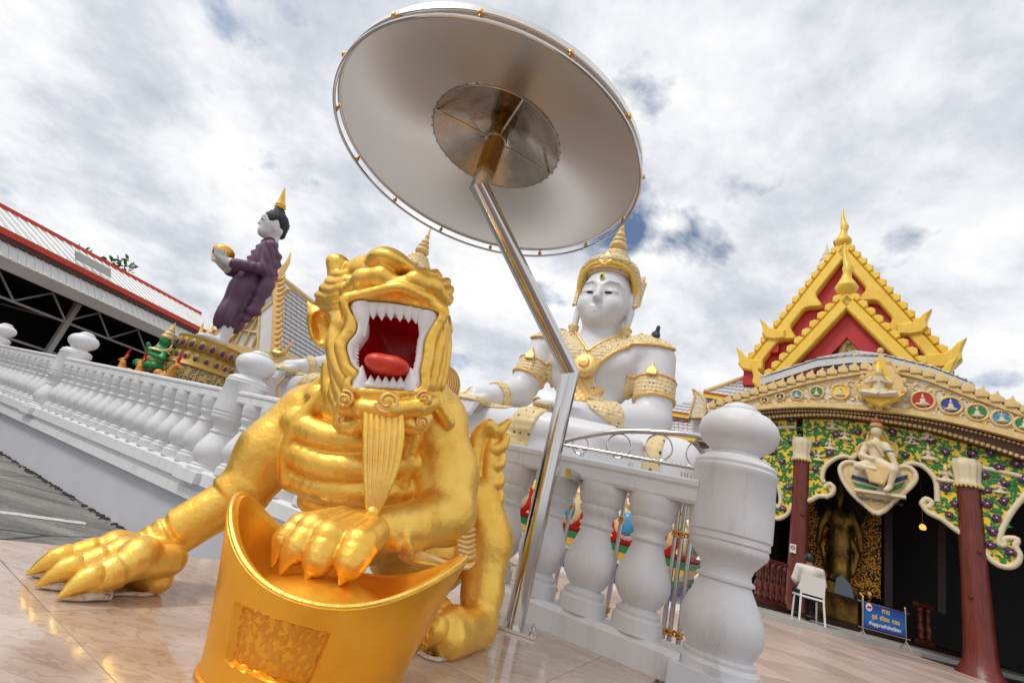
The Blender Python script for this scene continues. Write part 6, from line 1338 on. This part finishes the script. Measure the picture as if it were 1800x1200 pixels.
# --- two-tier gables
def gable(fc, apex, L_, Rr, stepL, stepR, nm, wid, teeth, th=.28):
    A2, L2, R2 = fc.to2(*apex), fc.to2(*L_), fc.to2(*Rr); g_ = obj(nm, fc.prism(np.array([L2+(.25, .0), R2+(-.25, 0.0), A2-(0, .35)]), -.5, .12), 'roof_tile' if False else 'sheet_white', hall, smooth=False)
    for E2, S2, sg in ((L2, fc.to2(*stepL) if stepL else None, -1), (R2, fc.to2(*stepR) if stepR else None, 1)):
        d = E2-A2; Ln = np.hypot(*d); d /= Ln; nn = np.array([d[1], -d[0]])*(1 if sg < 0 else -1)   # towards the inside
        if nn[1] > 0: nn = -nn
        # bargeboard with wavy lower edge
        ts_ = np.linspace(0, 1, 60); wv_ = wid*(1+.0*ts_)
        brk = [.45, .72] if S2 is not None else [2, 3]
        low = []
        for t in ts_:
            w_ = wid
            for bk in brk: w_ += wid*1.3*math.exp(-((t-bk)/.035)**2)
            low.append(A2+d*Ln*t+nn*w_)
        up_ = [A2+d*Ln*t for t in ts_]
        pol = np.array(up_+low[::-1]); ar = np.sum(pol[:, 0]*np.roll(pol[:, 1], -1)-np.roll(pol[:, 0], -1)*pol[:, 1]); pol = pol if ar > 0 else pol[::-1]
        bb = obj('bargeboard', fc.prism(pol, 0, th, .04), 'yellow_gold', g_, smooth=False)
        # red soffit behind
        cl = lambda w_: A2+nn*w_+d*(-nn[0]*w_/d[0]); sw = wid+(.62 if S2 is not None else .50); pol = np.array([cl(.02), A2+d*Ln+nn*.02, A2+d*Ln+nn*sw, cl(sw)]); ar = np.sum(pol[:, 0]*np.roll(pol[:, 1], -1)-np.roll(pol[:, 0], -1)*pol[:, 1]); obj('red_soffit', fc.prism(pol if ar > 0 else pol[::-1], -.36, .34), 'red_paint', g_, smooth=False)
        pol = np.array([cl(sw+.01), A2+d*Ln+nn*(sw+.01), A2+d*Ln+nn*(sw+.2), cl(sw+.2)]); ar = np.sum(pol[:, 0]*np.roll(pol[:, 1], -1)-np.roll(pol[:, 0], -1)*pol[:, 1]); obj('soffit_moulding', fc.prism(pol if ar > 0 else pol[::-1], -.36, .12), 'cream_gold', g_, smooth=False)
        # flame teeth along the top
        for k in range(teeth):
            t0 = (k+.7)/(teeth+.4); c = A2+d*Ln*t0-nn*.02; s_ = Ln/teeth*.86
            pol = np.array([c-d*s_*.5, c+d*s_*.5, c+d*s_*.55-nn*s_*.45, c+d*s_*.05-nn*s_*.75, c-d*s_*.35-nn*s_*.55]); ar = np.sum(pol[:, 0]*np.roll(pol[:, 1], -1)-np.roll(pol[:, 0], -1)*pol[:, 1])
            obj('roof_flame', fc.prism(pol if ar > 0 else pol[::-1], .02, th*.9, s_*.12), 'yellow_gold', bb, smooth=False); 
            pol2 = c+(pol-c)*.9+nn*s_*.05+d*s_*.5; obj('flame_backing', fc.prism(pol2 if ar > 0 else pol2[::-1], -.06, .07), 'red_paint', bb, smooth=False)
        # horn finials at the eave (and at the step)
        for q, k in ((E2, 1.0),)+(((S2, .9),) if S2 is not None else ()):
            sx = sg*k
            shp = np.array([(-.55, -.42), (-.1, -.50), (.30, -.42), (.50, -.15), (.47, .10), (.55, .40), (.66, .72), (.40, .52), (.22, .26), (.0, .10), (-.3, .05), (-.55, .02)])*np.array([sx, k])*.80
            pol = q+shp; ar = np.sum(pol[:, 0]*np.roll(pol[:, 1], -1)-np.roll(pol[:, 0], -1)*pol[:, 1]); fn = obj('eave_finial', fc.prism(pol if ar > 0 else pol[::-1], .05, th*1.15, .05), 'yellow_gold', bb, smooth=False)
            obj('finial_block', MB().box(fc.at(q+np.array([0, -.62*k]), -.05), (.42*k, .5, .55*k), np.array([fc.e, -fc.n, fc.z]).T), 'red_paint', bb, smooth=False)
    return g_, A2, L2, R2
GU = PL.back(3.6); GL = PL.back(2.4)
gu, uA, uL, uR = gable(GU, (1483, 436), (1322, 640), (1658, 632), (1362, 588), (1604, 578), 'upper_gable', .33, 14)
gl, lA, lL, lR = gable(GL, (1490, 522), (1350, 672), (1640, 668), None, None, 'lower_gable', .32, 10)
# roof slopes running back
for fc, A2, L2, R2, nm in ((GU, uA, uL, uR, 'upper_roof'), (GL, lA, lL, lR, 'lower_roof')):
    for E2 in (L2, R2):
        dn = (0, -.06); mb = MB(); mb.grid([[fc.at(A2+dn, 0), fc.at(E2+dn, 0)], [fc.at(A2+dn, -7), fc.at(E2+dn, -7)]]); mb.grid([[fc.at(A2+(0, -.16), 0), fc.at(E2+(0, -.16), 0)], [fc.at(A2+(0, -.16), -7), fc.at(E2+(0, -.16), -7)]]); obj(nm, mb, 'roof_tile', hall, smooth=False)
# chofa finials
def chofa(fc, px_base, px_top, k):
    b2, t2 = fc.to2(*px_base), fc.to2(*px_top); h = t2[1]-b2[1]; mb = MB(); c = fc.at(b2, .12); dx = (t2[0]-b2[0])
    prof = [(0, -.12, .10), (.0, .0, .30), (.0, .08, .34), (.0, .16, .26), (.0, .26, .15), (.02, .36, .13), (.03, .46, .17), (.02, .52, .12), (.0, .66, .09), (-.01, .82, .055), (.0, 1.0, .008)]
    mb.tube([c+fc.e*(x*h+dx*z)+fc.n*.25*max(0, z)*k*.3+fc.z*z*h for x, z, r in prof], [r*k for x, z, r in prof], 10); return obj('roof_finial', mb, 'yellow_gold', hall)
chofa(GU, (1483, 432), (1483, 370), .8); chofa(GL, (1489, 515), (1487, 432), .95)
# pediment of the lower gable
ped = GL.poly([(1492, 575), (1452, 640), (1535, 640)])[::-1]; pdm = obj('pediment', GL.prism(ped, -.34, .06), 'sky_blue', gl, smooth=False)
MATS['pediment_blue'] = mat('pediment_blue', (.30, .36, .46), .4, 0, var=.3, vscale=3); pdm.data.materials[0] = MATS['pediment_blue']
obj('pediment_frame', MB().tube([GL.at(q, -.25) for q in GL.poly([(1452, 640), (1492, 575), (1535, 640)])], .09, 8), 'brown', gl); obj('pediment_arch', MB().tube([GL.at(q, -.25) for q in smooth_path(GL.poly([(1470, 640), (1476, 618), (1491, 590), (1508, 616), (1516, 640)]), 4)], .10, 8), 'cream_gold', gl)
obj('pediment_flame', MB().tube([GL.at(q, -.22) for q in GL.poly([(1491, 600), (1490, 588), (1489, 574)])], [.12, .09, .01], 8), 'cream_gold', gl)
# body of the hall between the gables and the porch
obj('hall_body', PL.prism(np.array([(uL[0]+.6, 5.2), (uR[0]-.6, 5.2), (uR[0]-.6, 6.6), (uL[0]+.6, 6.6)]), -10, 5.9), 'sheet_white', hall, smooth=False)

# --- tiled side roofs at the left of the hall
def tile_roof(px4, fc0, fc1, name, nu, nv, par):
    a, b_, c, d = [fc.at(fc.to2(*q)) for q, fc in zip(px4, (fc0, fc0, fc1, fc1))]     # eave left, eave right, top right, top left
    n_ = np.cross(b_-a, d-a); n_ /= np.linalg.norm(n_); n_ = n_ if n_[2] > 0 else -n_
    sh = obj(name, MB().grid([[a, b_], [d, c]]), 'roof_joint', par, smooth=False)
    def pt(s, t): return (a*(1-s)+b_*s)*(1-t)+(d*(1-s)+c*s)*t
    for j in range(nv):
        for i in range(nu):
            g_ = .06; q = [pt((i+g_)/nu, (j+g_)/nv), pt((i+1-g_)/nu, (j+g_)/nv), pt((i+1-g_)/nu, (j+1-g_)/nv), pt((i+g_)/nu, (j+1-g_)/nv)]; up = n_*.03
            mb = MB(); mb.add([q[0]+up, q[1]+up, q[2]+up*.4, q[3]+up*.4]+q, [(0, 1, 2, 3), (0, 4, 5, 1), (1, 5, 6, 2), (2, 6, 7, 3), (3, 7, 4, 0)]); obj('roof_shingle', mb, 'roof_tile', sh, smooth=False)
    return sh
def eave_band(fc, px0, px1, par, n):
    a, c = fc.to2(*px0), fc.to2(*px1)
    p_ = np.array([a, (a+c)/2, c]); obj('eave_gold', band_mesh(fc, p_, -.16, 0, 0, .12), 'yellow_gold', par, smooth=False); obj('eave_red', band_mesh(fc, p_, .0, .05, 0, .16), 'orange_red', par, smooth=False)
    for i in range(n):
        c0 = a+(c-a)*(i+.5)/n; w_ = abs(c[0]-a[0])/n*.46; an = np.linspace(math.pi, 2*math.pi, 9); obj('eave_swag', fc.prism(np.array([(c0[0]+w_*math.cos(q), c0[1]-.17+w_*.9*math.sin(q)) for q in an]), .0, .05), 'sky_blue', par, smooth=False); obj('swag_rim', MB().tube([fc.at((c0[0]+w_*math.cos(q), c0[1]-.17+w_*.9*math.sin(q)), .06) for q in an], .03, 6), 'orange_red', par)
W1 = PL.back(3.0); W2 = PL.back(4.0)
wing = thing('side_roof', 'white tiled side roof with gold and orange eaves left of the temple hall', 'roof', tuple(W1.at((-4.5, TZ))))
obj('wing_wall', W2.prism(W2.poly([(1140, 800), (1150, 735), (1250, 712), (1345, 705), (1345, 800)])[::-1], -.4, .2), 'sheet_white', wing, smooth=False)
obj('wing_post', W2.prism(W2.poly([(1240, 735), (1255, 735), (1250, 1000), (1235, 1000)])[::-1], -.7, .2), 'interior_black', wing, smooth=False)
tile_roof(((1240, 690), (1335, 706), (1330, 662), (1312, 664)), W1, W1.back(1.0), 'upper_tiles', 10, 6, wing); eave_band(W1, (1238, 692), (1335, 708), wing, 5)
obj('hip_ridge', MB().tube([W1.at(W1.to2(1240, 688)), W1.back(1.0).at(W1.back(1.0).to2(1312, 662))], .09, 8), 'cream_gold', wing)
tile_roof(((1150, 718), (1225, 730), (1225, 708), (1215, 706)), W2, W2.back(1.0), 'middle_tiles', 8, 4, wing); eave_band(W2, (1148, 720), (1225, 732), wing, 5)
tile_roof(((1148, 758), (1225, 768), (1225, 744), (1148, 736)), W2.back(-.8), W2, 'lower_tiles', 10, 4, wing); eave_band(W2.back(-.8), (1148, 760), (1225, 770), wing, 1)
hn = PL.poly([(1218, 742), (1222, 725), (1228, 705), (1224, 690), (1236, 696), (1246, 710), (1248, 728), (1242, 742)])[::-1]; obj('corner_finial', PL.prism(hn, .2, .15, .04), 'mosaic_white', wing, smooth=False); obj('finial_edge', MB().tube([PL.at(q, .36) for q in hn], .04, 6, closed=True), 'cream_gold', wing)
obj('corner_gutter', PL.prism(PL.poly([(1215, 742), (1240, 738), (1240, 760), (1222, 768)])[::-1], -.4, .5), 'sheet_white', wing, smooth=False); obj('gutter_end', PL.prism(PL.poly([(1218, 755), (1238, 750), (1236, 778), (1224, 780)])[::-1], -.6, .3), 'brown', wing, smooth=False)
# low grey metal roof behind the handrail
LR = PL.back(1.5); lowr = thing('low_metal_roof', 'low ribbed white metal roof seen under the arched steel handrail', 'roof', tuple(LR.at(LR.to2(1190, 800))))
a, b_, c, d = onplane(1100, 815, LR.p, LR.n), onplane(1262, 848, LR.p, LR.n), onplane(1262, 800, LR.back(2).p, LR.n), onplane(1100, 778, LR.back(2).p, LR.n)
obj('sheet', MB().grid([[a, b_], [d, c]]), 'sheet_white', lowr, smooth=False)
for i in range(14): t = i/13; obj('rib', MB().tube([a*(1-t)+b_*t, d*(1-t)+c*t], .03, 6), 'sheet_grey', lowr)
obj('fascia', MB().grid([[a, b_], [a-(0, 0, .25), b_-(0, 0, .25)]]), 'sheet_grey', lowr, smooth=False)
# pale spire and dark post behind the upper gable
SPp = PL.back(12.0); q = SPp.at(SPp.to2(1453, 455)); spt = thing('distant_spire', 'small pale spire tip behind the yellow upper gable', 'spire', tuple(q)); obj('shaft', MB().lathe([(.55, -1.6), (.5, -.8), (.42, -.6), (.45, -.5), (.3, -.2), (.33, -.1), (.2, .15), (.22, .22), (.1, .5), (.04, .8), (0, 1.05)], 14), 'cream', spt, local=True)
SPp = PL.back(6.0); q = SPp.at(SPp.to2(1472, 440)); pp_ = thing('roof_post', 'short dark brown post behind the tall golden roof finial', 'post', tuple(q)); obj('shaft', MB().lathe([(.12, -1.2), (.12, .35), (.15, .37), (.15, .45), (.0, .5)], 12), 'brown', pp_, local=True)

# ================================================================== shed at the left
AV = np.array([.287, .958, 0]); AV /= np.linalg.norm(AV)
q0 = onz(0, 470, 2.9); SH = Face(q0[:2], math.atan2(AV[1], AV[0]))     # e runs away from the camera, n faces the balustrade
shed = thing('open_shed', 'long open shed with white metal cladding and a red roof edge', 'building', (q0[0], q0[1], AZ))
def SHp(u, v, d=0): f_ = SH if d == 0 else SH.back(-d); return f_.to2(u, v)
s1 = SHp(352, 625)[0]; s0 = -14.0
def zl(u0, v0, u1, v1):      # height of a level line, from two pixels on the face
    return (SHp(u0, v0)[1]+SHp(u1, v1)[1])/2
z_eb = SHp(0, 470)[1]; z_et = SHp(0, 448)[1]; z_cl = SHp(0, 424)[1]; z_rb = SHp(0, 412)[1]; z_rt = SHp(0, 400)[1]; z_rg = SHp(0, 378)[1]
print('shed', s1, z_eb, z_et, z_cl, z_rb, z_rt, z_rg)
def wallrect(a, c, z0, z1): return np.array([(a, z0), (c, z0), (c, z1), (a, z1)])
obj('eave_board', SH.prism(wallrect(s0, s1, z_eb-.10, z_et-.10), .50, .10), 'sheet_grey', shed, smooth=False)
def slope_sheet(name, d0, z0, d1, z1, s0, s1, m, rib, par, ribm=None):
    sh = obj(name, MB().grid([[SH.at((s0, z0), d0), SH.at((s1, z0), d0)], [SH.at((s0, z1), d1), SH.at((s1, z1), d1)]]), m, par, smooth=False); mb = MB()
    for s in np.arange(s0+rib, s1, rib): mb.tube([SH.at((s, z0), d0+.01), SH.at((s, z1), d1+.01)], .022, 4)
    tag(obj('corrugation', mb, ribm or m, sh, smooth=False), kind='stuff')
slope_sheet('cladding', .60, z_et-.10, .10, z_rb-.12, s0, s1, 'sheet_white', .20, shed)
obj('roof_soffit', SH.prism(wallrect(s0, s1+.6, z_rb-.14, z_rb), -.36, .55), 'rust_brown', shed, smooth=False)
obj('red_fascia', SH.prism(wallrect(s0, s1+.7, z_rb, z_rt), .16, .06), 'orange_red', shed, smooth=False)
slope_sheet('roof_sheet', .2, z_rt, -1.9, z_rg+.62, s0, s1+.7, 'sheet_white', .25, shed)
obj('ridge_cap', SH.prism(wallrect(s0, s1+.7, z_rg+.60, z_rg+.72), -2.0, .14), 'orange_red', shed, smooth=False)
obj('roof_back', MB().grid([[SH.at((s0, z_rg+.6), -1.9), SH.at((s1+.7, z_rg+.6), -1.9)], [SH.at((s0, z_rt-.6), -6), SH.at((s1+.7, z_rt-.6), -6)]]), 'sheet_white', shed, smooth=False)
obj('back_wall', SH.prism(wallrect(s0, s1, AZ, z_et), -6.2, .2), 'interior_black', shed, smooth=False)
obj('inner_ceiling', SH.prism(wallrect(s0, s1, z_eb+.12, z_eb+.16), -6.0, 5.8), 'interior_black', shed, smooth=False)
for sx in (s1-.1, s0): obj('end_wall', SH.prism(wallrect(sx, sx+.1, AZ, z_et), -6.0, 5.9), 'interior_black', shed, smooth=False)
z_ch = z_eb-.62
obj('bottom_chord', SH.prism(wallrect(s0, s1, z_ch-.06, z_ch), -.45, .08), 'truss', shed, smooth=False)
obj('second_chord', SH.prism(wallrect(s0, s1, z_ch-1.0, z_ch-.94), -.85, .08), 'truss', shed, smooth=False)
k = 0
for s in np.arange(s0, s1-1.3, 1.35):
    obj('truss_web', MB().tube([SH.at((s, z_ch), -.41), SH.at((s+.675, z_eb), -.41)], .028, 6), 'truss', shed); obj('truss_web', MB().tube([SH.at((s+1.35, z_ch), -.41), SH.at((s+.675, z_eb), -.41)], .028, 6), 'truss', shed)
    if k % 4 == 0:
        obj('post', SH.prism(wallrect(s, s+.14, AZ, z_eb), -.52, .14), 'truss', shed, smooth=False)
        obj('cross_truss', MB().tube([SH.at((s, z_ch), -.5), SH.at((s, z_ch+.15), -5.5)], .035, 6), 'truss', shed); obj('cross_truss', MB().tube([SH.at((s, z_eb), -.5), SH.at((s+1.5, z_ch), -3)], .03, 6), 'truss', shed)
    k += 1
obj('roof_patch', MB().grid([[SH.at((SHp(120, 462)[0], z_rt+.12), .16), SH.at((SHp(185, 495)[0], z_rt+.12), .16)], [SH.at((SHp(120, 462)[0], z_rt+.42), -.10), SH.at((SHp(185, 495)[0], z_rt+.42), -.10)]]), 'sheet_grey', shed, smooth=False)

# ================================================================== white chapel behind the standing statue
CH0 = ony(430, 608, 15.0); CF = Face(CH0[:2], math.atan2(AV[1], AV[0])-math.pi/2)     # gable end faces the camera
chap = thing('white_chapel', 'white chapel with gold-edged gable and pale tiled roof behind the purple-robed statue', 'building', (CH0[0], CH0[1], TZ))
ap, lc, rc = CF.to2(497, 490), CF.to2(362, 606), CF.to2(492, 612)
print('chapel', ap, lc, rc)
zb = (lc[1]+rc[1])/2; lc = np.array([lc[0], zb]); rc = np.array([rc[0], zb]); ap = np.array([(lc[0]+rc[0])/2*.3+ap[0]*.7, ap[1]])
tri = np.array([lc, rc, ap]); obj('gable_wall', CF.prism(tri, -.25, .2), 'white_paint', chap, smooth=False)
obj('lower_wall', CF.prism(np.array([lc+(.3, -.4), rc+(-.3, -.4), rc+(-.3, -zb+TZ), lc+(.3, -zb+TZ)])[::-1], -6, 5.6), 'white_paint', chap, smooth=False)
obj('cornice', CF.prism(np.array([lc+(-.2, -.42), rc+(.25, -.42), rc+(.25, 0), lc+(-.2, 0)]), -.3, .42), 'cream_gold', chap, smooth=False)
def bar(a, c, r, d, m, nm, par=chap): obj(nm, MB().tube([CF.at(a, d), CF.at(c, d)], r, 8), m, par)
for E2 in (lc, rc):
    dd_ = (E2-ap)/np.linalg.norm(E2-ap); nn = np.array([dd_[1], -dd_[0]]); nn = nn if nn[1] < 0 else -nn
    for w0, w1, m_, dz, nm in ((0, .16, 'gold_pale', .12, 'bargeboard'), (.16, .62, 'white_paint', .06, 'verge'), (.62, .70, 'cream_gold', .10, 'verge_moulding')):
        pol = np.array([ap+nn*w0, E2+nn*w0, E2+nn*w1, ap+nn*w1]); ar = np.sum(pol[:, 0]*np.roll(pol[:, 1], -1)-np.roll(pol[:, 0], -1)*pol[:, 1]); obj(nm, CF.prism(pol if ar > 0 else pol[::-1], -.05, dz+.05), m_, chap, smooth=False)
    for k in range(14):
        t = (k+.5)/14; c = ap*(1-t)+E2*t; obj('verge_flame', MB().tube([CF.at(c, .1), CF.at(c-nn*.12, .1), CF.at(c-nn*.22+(0, .12), .1)], [.09, .07, .01], 6), 'gold_pale', chap)
    obj('eave_finial', MB().tube(smooth_path([CF.at(E2, .1), CF.at(E2+np.array([np.sign(E2[0]-ap[0])*.3, .05]), .1), CF.at(E2+np.array([np.sign(E2[0]-ap[0])*.45, .5]), .1)], 4), np.linspace(.14, .02, 9), 8), 'gold_pale', chap)
gi = [(0.30, .04), (.5, .04), (.30, .30), (.5, .30)]
cx = ap[0]; hh = ap[1]-zb; ww = rc[0]-lc[0]
for x in (-.18, -.06, .06, .18): bar(np.array([cx+x*ww, zb+.05]), np.array([cx+x*ww, zb+hh*(.62-abs(x)*1.6)]), .05, .0, 'cream_gold', 'gable_mullion')
bar(np.array([cx-.26*ww, zb+.30*hh*.7]), np.array([cx+.26*ww, zb+.30*hh*.7]), .05, .0, 'cream_gold', 'gable_transom')
obj('finial', MB().tube([CF.at(ap+(0, -.1), .1), CF.at(ap+(.0, .25), .1), CF.at(ap+(.1, .6), .12), CF.at(ap+(.02, 1.0), .12)], [.18, .13, .08, .01], 8), 'gold_pale', chap)
# tiled roof slope on the right, tile by tile
LEN = 5.2; e_a, e_b = CF.at(rc, 0), CF.at(rc, -LEN); r_a, r_b = CF.at(ap, 0), CF.at(ap, -LEN)
sl = obj('roof_slope', MB().grid([[e_a, e_b], [r_a, r_b]]), 'roof_joint', chap, smooth=False); obj('roof_slope', MB().grid([[CF.at(lc, 0), CF.at(lc, -LEN)], [r_a, r_b]]), 'roof_tile', chap, smooth=False)
nrm = np.cross(e_b-e_a, r_a-e_a); nrm /= np.linalg.norm(nrm); nrm = nrm if nrm[2] > 0 else -nrm
NU, NV = 18, 16
for j in range(NV):
    for i in range(NU):
        def pt(s, t): return (e_a*(1-s)+e_b*s)*(1-t)+(r_a*(1-s)+r_b*s)*t
        q = [pt((i+.04)/NU, (j+.03)/NV), pt((i+.96)/NU, (j+.03)/NV), pt((i+.96)/NU, (j+.90)/NV), pt((i+.04)/NU, (j+.90)/NV)]; up = nrm*.05
        mb = MB(); mb.add([q[0]+up, q[1]+up, q[2]+up*.3, q[3]+up*.3]+q, [(0, 1, 2, 3), (0, 4, 5, 1), (1, 5, 6, 2), (2, 6, 7, 3), (3, 7, 4, 0)]); obj('roof_shingle', mb, 'roof_tile', sl, smooth=False)
obj('ridge', MB().tube([r_a, r_b], .13, 8), 'cream_gold', chap); obj('eave_frieze', MB().tube([e_a, e_b], .22, 8), 'cream_gold', chap)
# ================================================================== tree tops behind the shed
def tree(px, y, h, rad, n, label, seed):
    q = ony(px[0], px[1], y); rg = np.random.default_rng(seed); t = thing('tree', label, 'tree', (q[0], q[1], AZ)); top = q[2]
    tk = MB(); tk.tube([(0, 0, 0), (.1, .05, (top-AZ)*.5), (.05, .1, (top-AZ)*.95)], [.22, .16, .05], 8); br = []
    for k in range(7):
        a = rg.random()*6.28; s0_ = np.array([.07, .08, (top-AZ)*(.72+.2*rg.random())]); e_ = s0_+np.array([math.cos(a)*rad, math.sin(a)*rad, h*(.2+.5*rg.random())]); tk.tube([s0_, (s0_+e_)/2+(0, 0, .15), e_], [.06, .04, .015], 6); br.append((s0_, e_))
    obj('trunk', tk, 'bark', t, local=True); cr_ = MB()
    for k in range(n):
        s0_, e_ = br[rg.integers(len(br))]; f = rg.random()**.6; c = s0_+(e_-s0_)*f+rg.normal(0, .28, 3)*np.array([1, 1, .7]); a, b_ = rg.normal(0, 1, 3), rg.normal(0, 1, 3); a /= np.linalg.norm(a); b_ -= b_.dot(a)*a; b_ /= np.linalg.norm(b_); L_ = .11+.08*rg.random()
        cr_.add([c-a*L_, c+b_*L_*.4, c+a*L_, c-b_*L_*.4], [(0, 1, 2, 3)])
    obj('crown', cr_, 'leaf_tree', t, smooth=False, local=True, fixn=False)
tree((165, 440), 21, 1.6, 1.6, 700, 'leafy tree top showing above the ridge of the open shed', 1); tree((210, 472), 22, .8, 1.3, 300, 'sparse low tree top above the shed roof nearer the purple statue', 2)

# ================================================================== chair, person, sign
ch_p = onz(1440, 1098, TZ+.11); chr_ = thing('white_chair', 'white plastic chair with its back to the terrace before the hall', 'chair', tuple(ch_p+np.array([-.12, .15, 0])), R_(-20))
for x in (-.2, .2):
    obj('leg', MB().tube([(x*1.12, -.24, 0), (x, -.20, .44), (x*.98, -.24, .84)], [.018, .02, .018], 8), 'plastic_white', chr_, local=True); obj('leg', MB().tube([(x*1.1, .26, 0), (x, .22, .43)], [.018, .02], 8), 'plastic_white', chr_, local=True)
obj('seat', MB().prism([(-.22, -.22), (.22, -.22), (.24, .24), (-.24, .24)], (0, 0, .43), (1, 0, 0), (0, 1, 0), (0, 0, 1), .035, .01), 'plastic_white', chr_, smooth=False, local=True)
bk = MB(); xs = np.linspace(-.21, .21, 9); bk.grid([[(x, -.225-.03*(1-(x/.21)**2)*0-(z-.5)*.12, z) for x in xs] for z in np.linspace(.50, .86, 5)]); bk.grid([[(x, -.205-(z-.5)*.12, z) for x in xs] for z in np.linspace(.50, .86, 5)]); obj('backrest', bk, 'plastic_white', chr_, local=True)
per = thing('person', 'person seen from behind in a pale shirt sitting on the white chair', 'person', tuple(ch_p+np.array([-.12, .15, 0])), R_(-20))
K = SDF((-.4, -.4, 0.0), (.4, .75, 1.35), .014)
K.chain([(-.10, .0, .50), (-.11, .40, .50), (-.11, .46, .10)], [.095, .075, .05], .03); K.chain([(.10, .0, .50), (.13, .38, .50), (.10, .30, .10)], [.095, .075, .05], .03); K.cap((-.11, .46, .06), (-.11, .60, .04), .04, .035, .02); K.cap((.10, .30, .06), (.10, .44, .04), .04, .035, .02)
K.ell((0, .0, .56), (.19, .14, .14), .04); K.cap((0, .02, .62), (0, .0, .92), .155, .15, .05); K.cap((-.14, .0, .98), (.14, .0, .98), .08, .08, .05)
for s in (-1, 1): K.chain([(s*.19, .0, .98), (s*.25, .04, .74), (s*.16, .26, .66)], [.06, .048, .036], .03); K.ell((s*.14, .30, .65), (.035, .055, .025), .015); [K.cap((s*.14+.014*i-.02, .33, .65), (s*.14+.016*i-.02, .39, .635), .009, .007, .004) for i in range(4)]
K.cap((0, .01, 1.0), (0, .03, 1.10), .05, .048, .02); K.ell((0, .05, 1.18), (.075, .095, .11), .02); K.ell((0, .145, 1.17), (.014, .02, .02), .01)
pb = sdf_obj('body', K, 'skin', per, local=True)
def cloth(reg, nm, m, off): return shell(nm, K, off, reg, m, per)
cloth(lambda X, Y, Z: np.maximum(np.maximum(.54-Z, Z-1.045), Y-.20), 'shirt', 'shirt_white', .018); cloth(lambda X, Y, Z: np.maximum(np.maximum(Z-.62, .10-Z), 0*X-.1), 'trousers', 'cloth_black', .014); cloth(lambda X, Y, Z: np.maximum(1.12-Z, Y-.09-(Z-1.2)*.6), 'hair', 'black_paint', .02); cloth(lambda X, Y, Z: np.maximum(Z-.085, .22-Y), 'shoes', 'cloth_black', .008)
# blue sign on a steel stand
gA, gB = onz(1517, 1122, TZ+.11), onz(1593, 1142, TZ+.11); sd2 = (gB-gA)/np.linalg.norm(gB-gA); sgn = thing('sign_stand', 'blue rectangular notice sign on a low steel stand before the dark hall', 'sign', tuple((gA+gB)/2), math.atan2(sd2[1], sd2[0])); wd = np.linalg.norm(gB-gA)
m, n, l, b = shader_mat('sign_blue'); t = n.new('ShaderNodeTexCoord'); sp = n.new('ShaderNodeSeparateXYZ'); l.new(t.outputs['Object'], sp.inputs[0])
mr = n.new('ShaderNodeMapRange'); mr.inputs[1].default_value = .20; mr.inputs[2].default_value = .66; l.new(sp.outputs[2], mr.inputs[0]); l.new(rp(n, l, mr.outputs[0], [(0, (.012, .05, .30)), (.45, (.02, .16, .52)), (1, (.01, .04, .28))]), b.inputs['Base Color']); b.inputs['Roughness'].default_value = .35
hw = wd/2
obj('sign_board', MB().box((0, 0, .43), (wd-.06, .02, .42)), 'sign_blue', sgn, smooth=False, local=True)
for x in (-hw, hw):
    for y_ in (-.11, .11): obj('foot', MB().tube([(x, y_, 0), (x, 0, .14)], .011, 8), 'steel', sgn, local=True)
    obj('post', MB().tube([(x, 0, .10), (x, 0, .72)], .014, 8), 'steel', sgn, local=True); obj('knob', MB().ell((x, 0, .735), (.022,)*3, 8, 6), 'brass', sgn, local=True)
for z in (.20, .655): obj('rail', MB().tube([(-hw-.10, 0, z), (hw+.10, 0, z)], .013, 8), 'steel', sgn, local=True)
mat('sign_yellow', (.86, .60, .12), .5); mat('sign_white', (.82, .82, .80), .5)
def letters(body, x, z, size, m):
    f_ = bpy.data.curves.new('lettering', 'FONT'); f_.body = body; f_.size = size; f_.extrude = .002; f_.align_x = 'CENTER'; f_.materials.append(MATS[m]); f_.offset = .002
    o = bpy.data.objects.new('lettering', f_); COL.objects.link(o); o.parent = sgn; o.location = (x, -.014, z); o.rotation_euler = (R_(90), 0, 0)
letters('ทาน', .02, .535, .12, 'sign_yellow'); letters('ธูป  เทียน  ทอง', .02, .40, .11, 'sign_yellow'); letters('ทำบุญตามกำลังศรัทธา', 0, .275, .085, 'sign_white')
a = np.arange(24)*2*math.pi/24; obj('emblem', MB().prism(np.stack([.075*np.cos(a), .07*np.sin(a)], 1), (-hw+.13, -.011, .575), (1, 0, 0), (0, 0, 1), (0, -1, 0), .004), 'sign_white', sgn, smooth=False, local=True)
obj('emblem_band', MB().box((-hw+.13, -.017, .575), (.10, .004, .04)), 'red_paint', sgn, smooth=False, local=True)

# lettering becomes plain mesh parts
dg = bpy.context.evaluated_depsgraph_get()
for o in [q for q in SC.objects if q.type == 'FONT']:
    me = bpy.data.meshes.new_from_object(o.evaluated_get(dg)); nm_ = o.name; par_, ml = o.parent, o.matrix_local.copy(); bpy.data.objects.remove(o)
    no = bpy.data.objects.new('lettering', me); COL.objects.link(no); no.parent = par_; no.matrix_local = ml
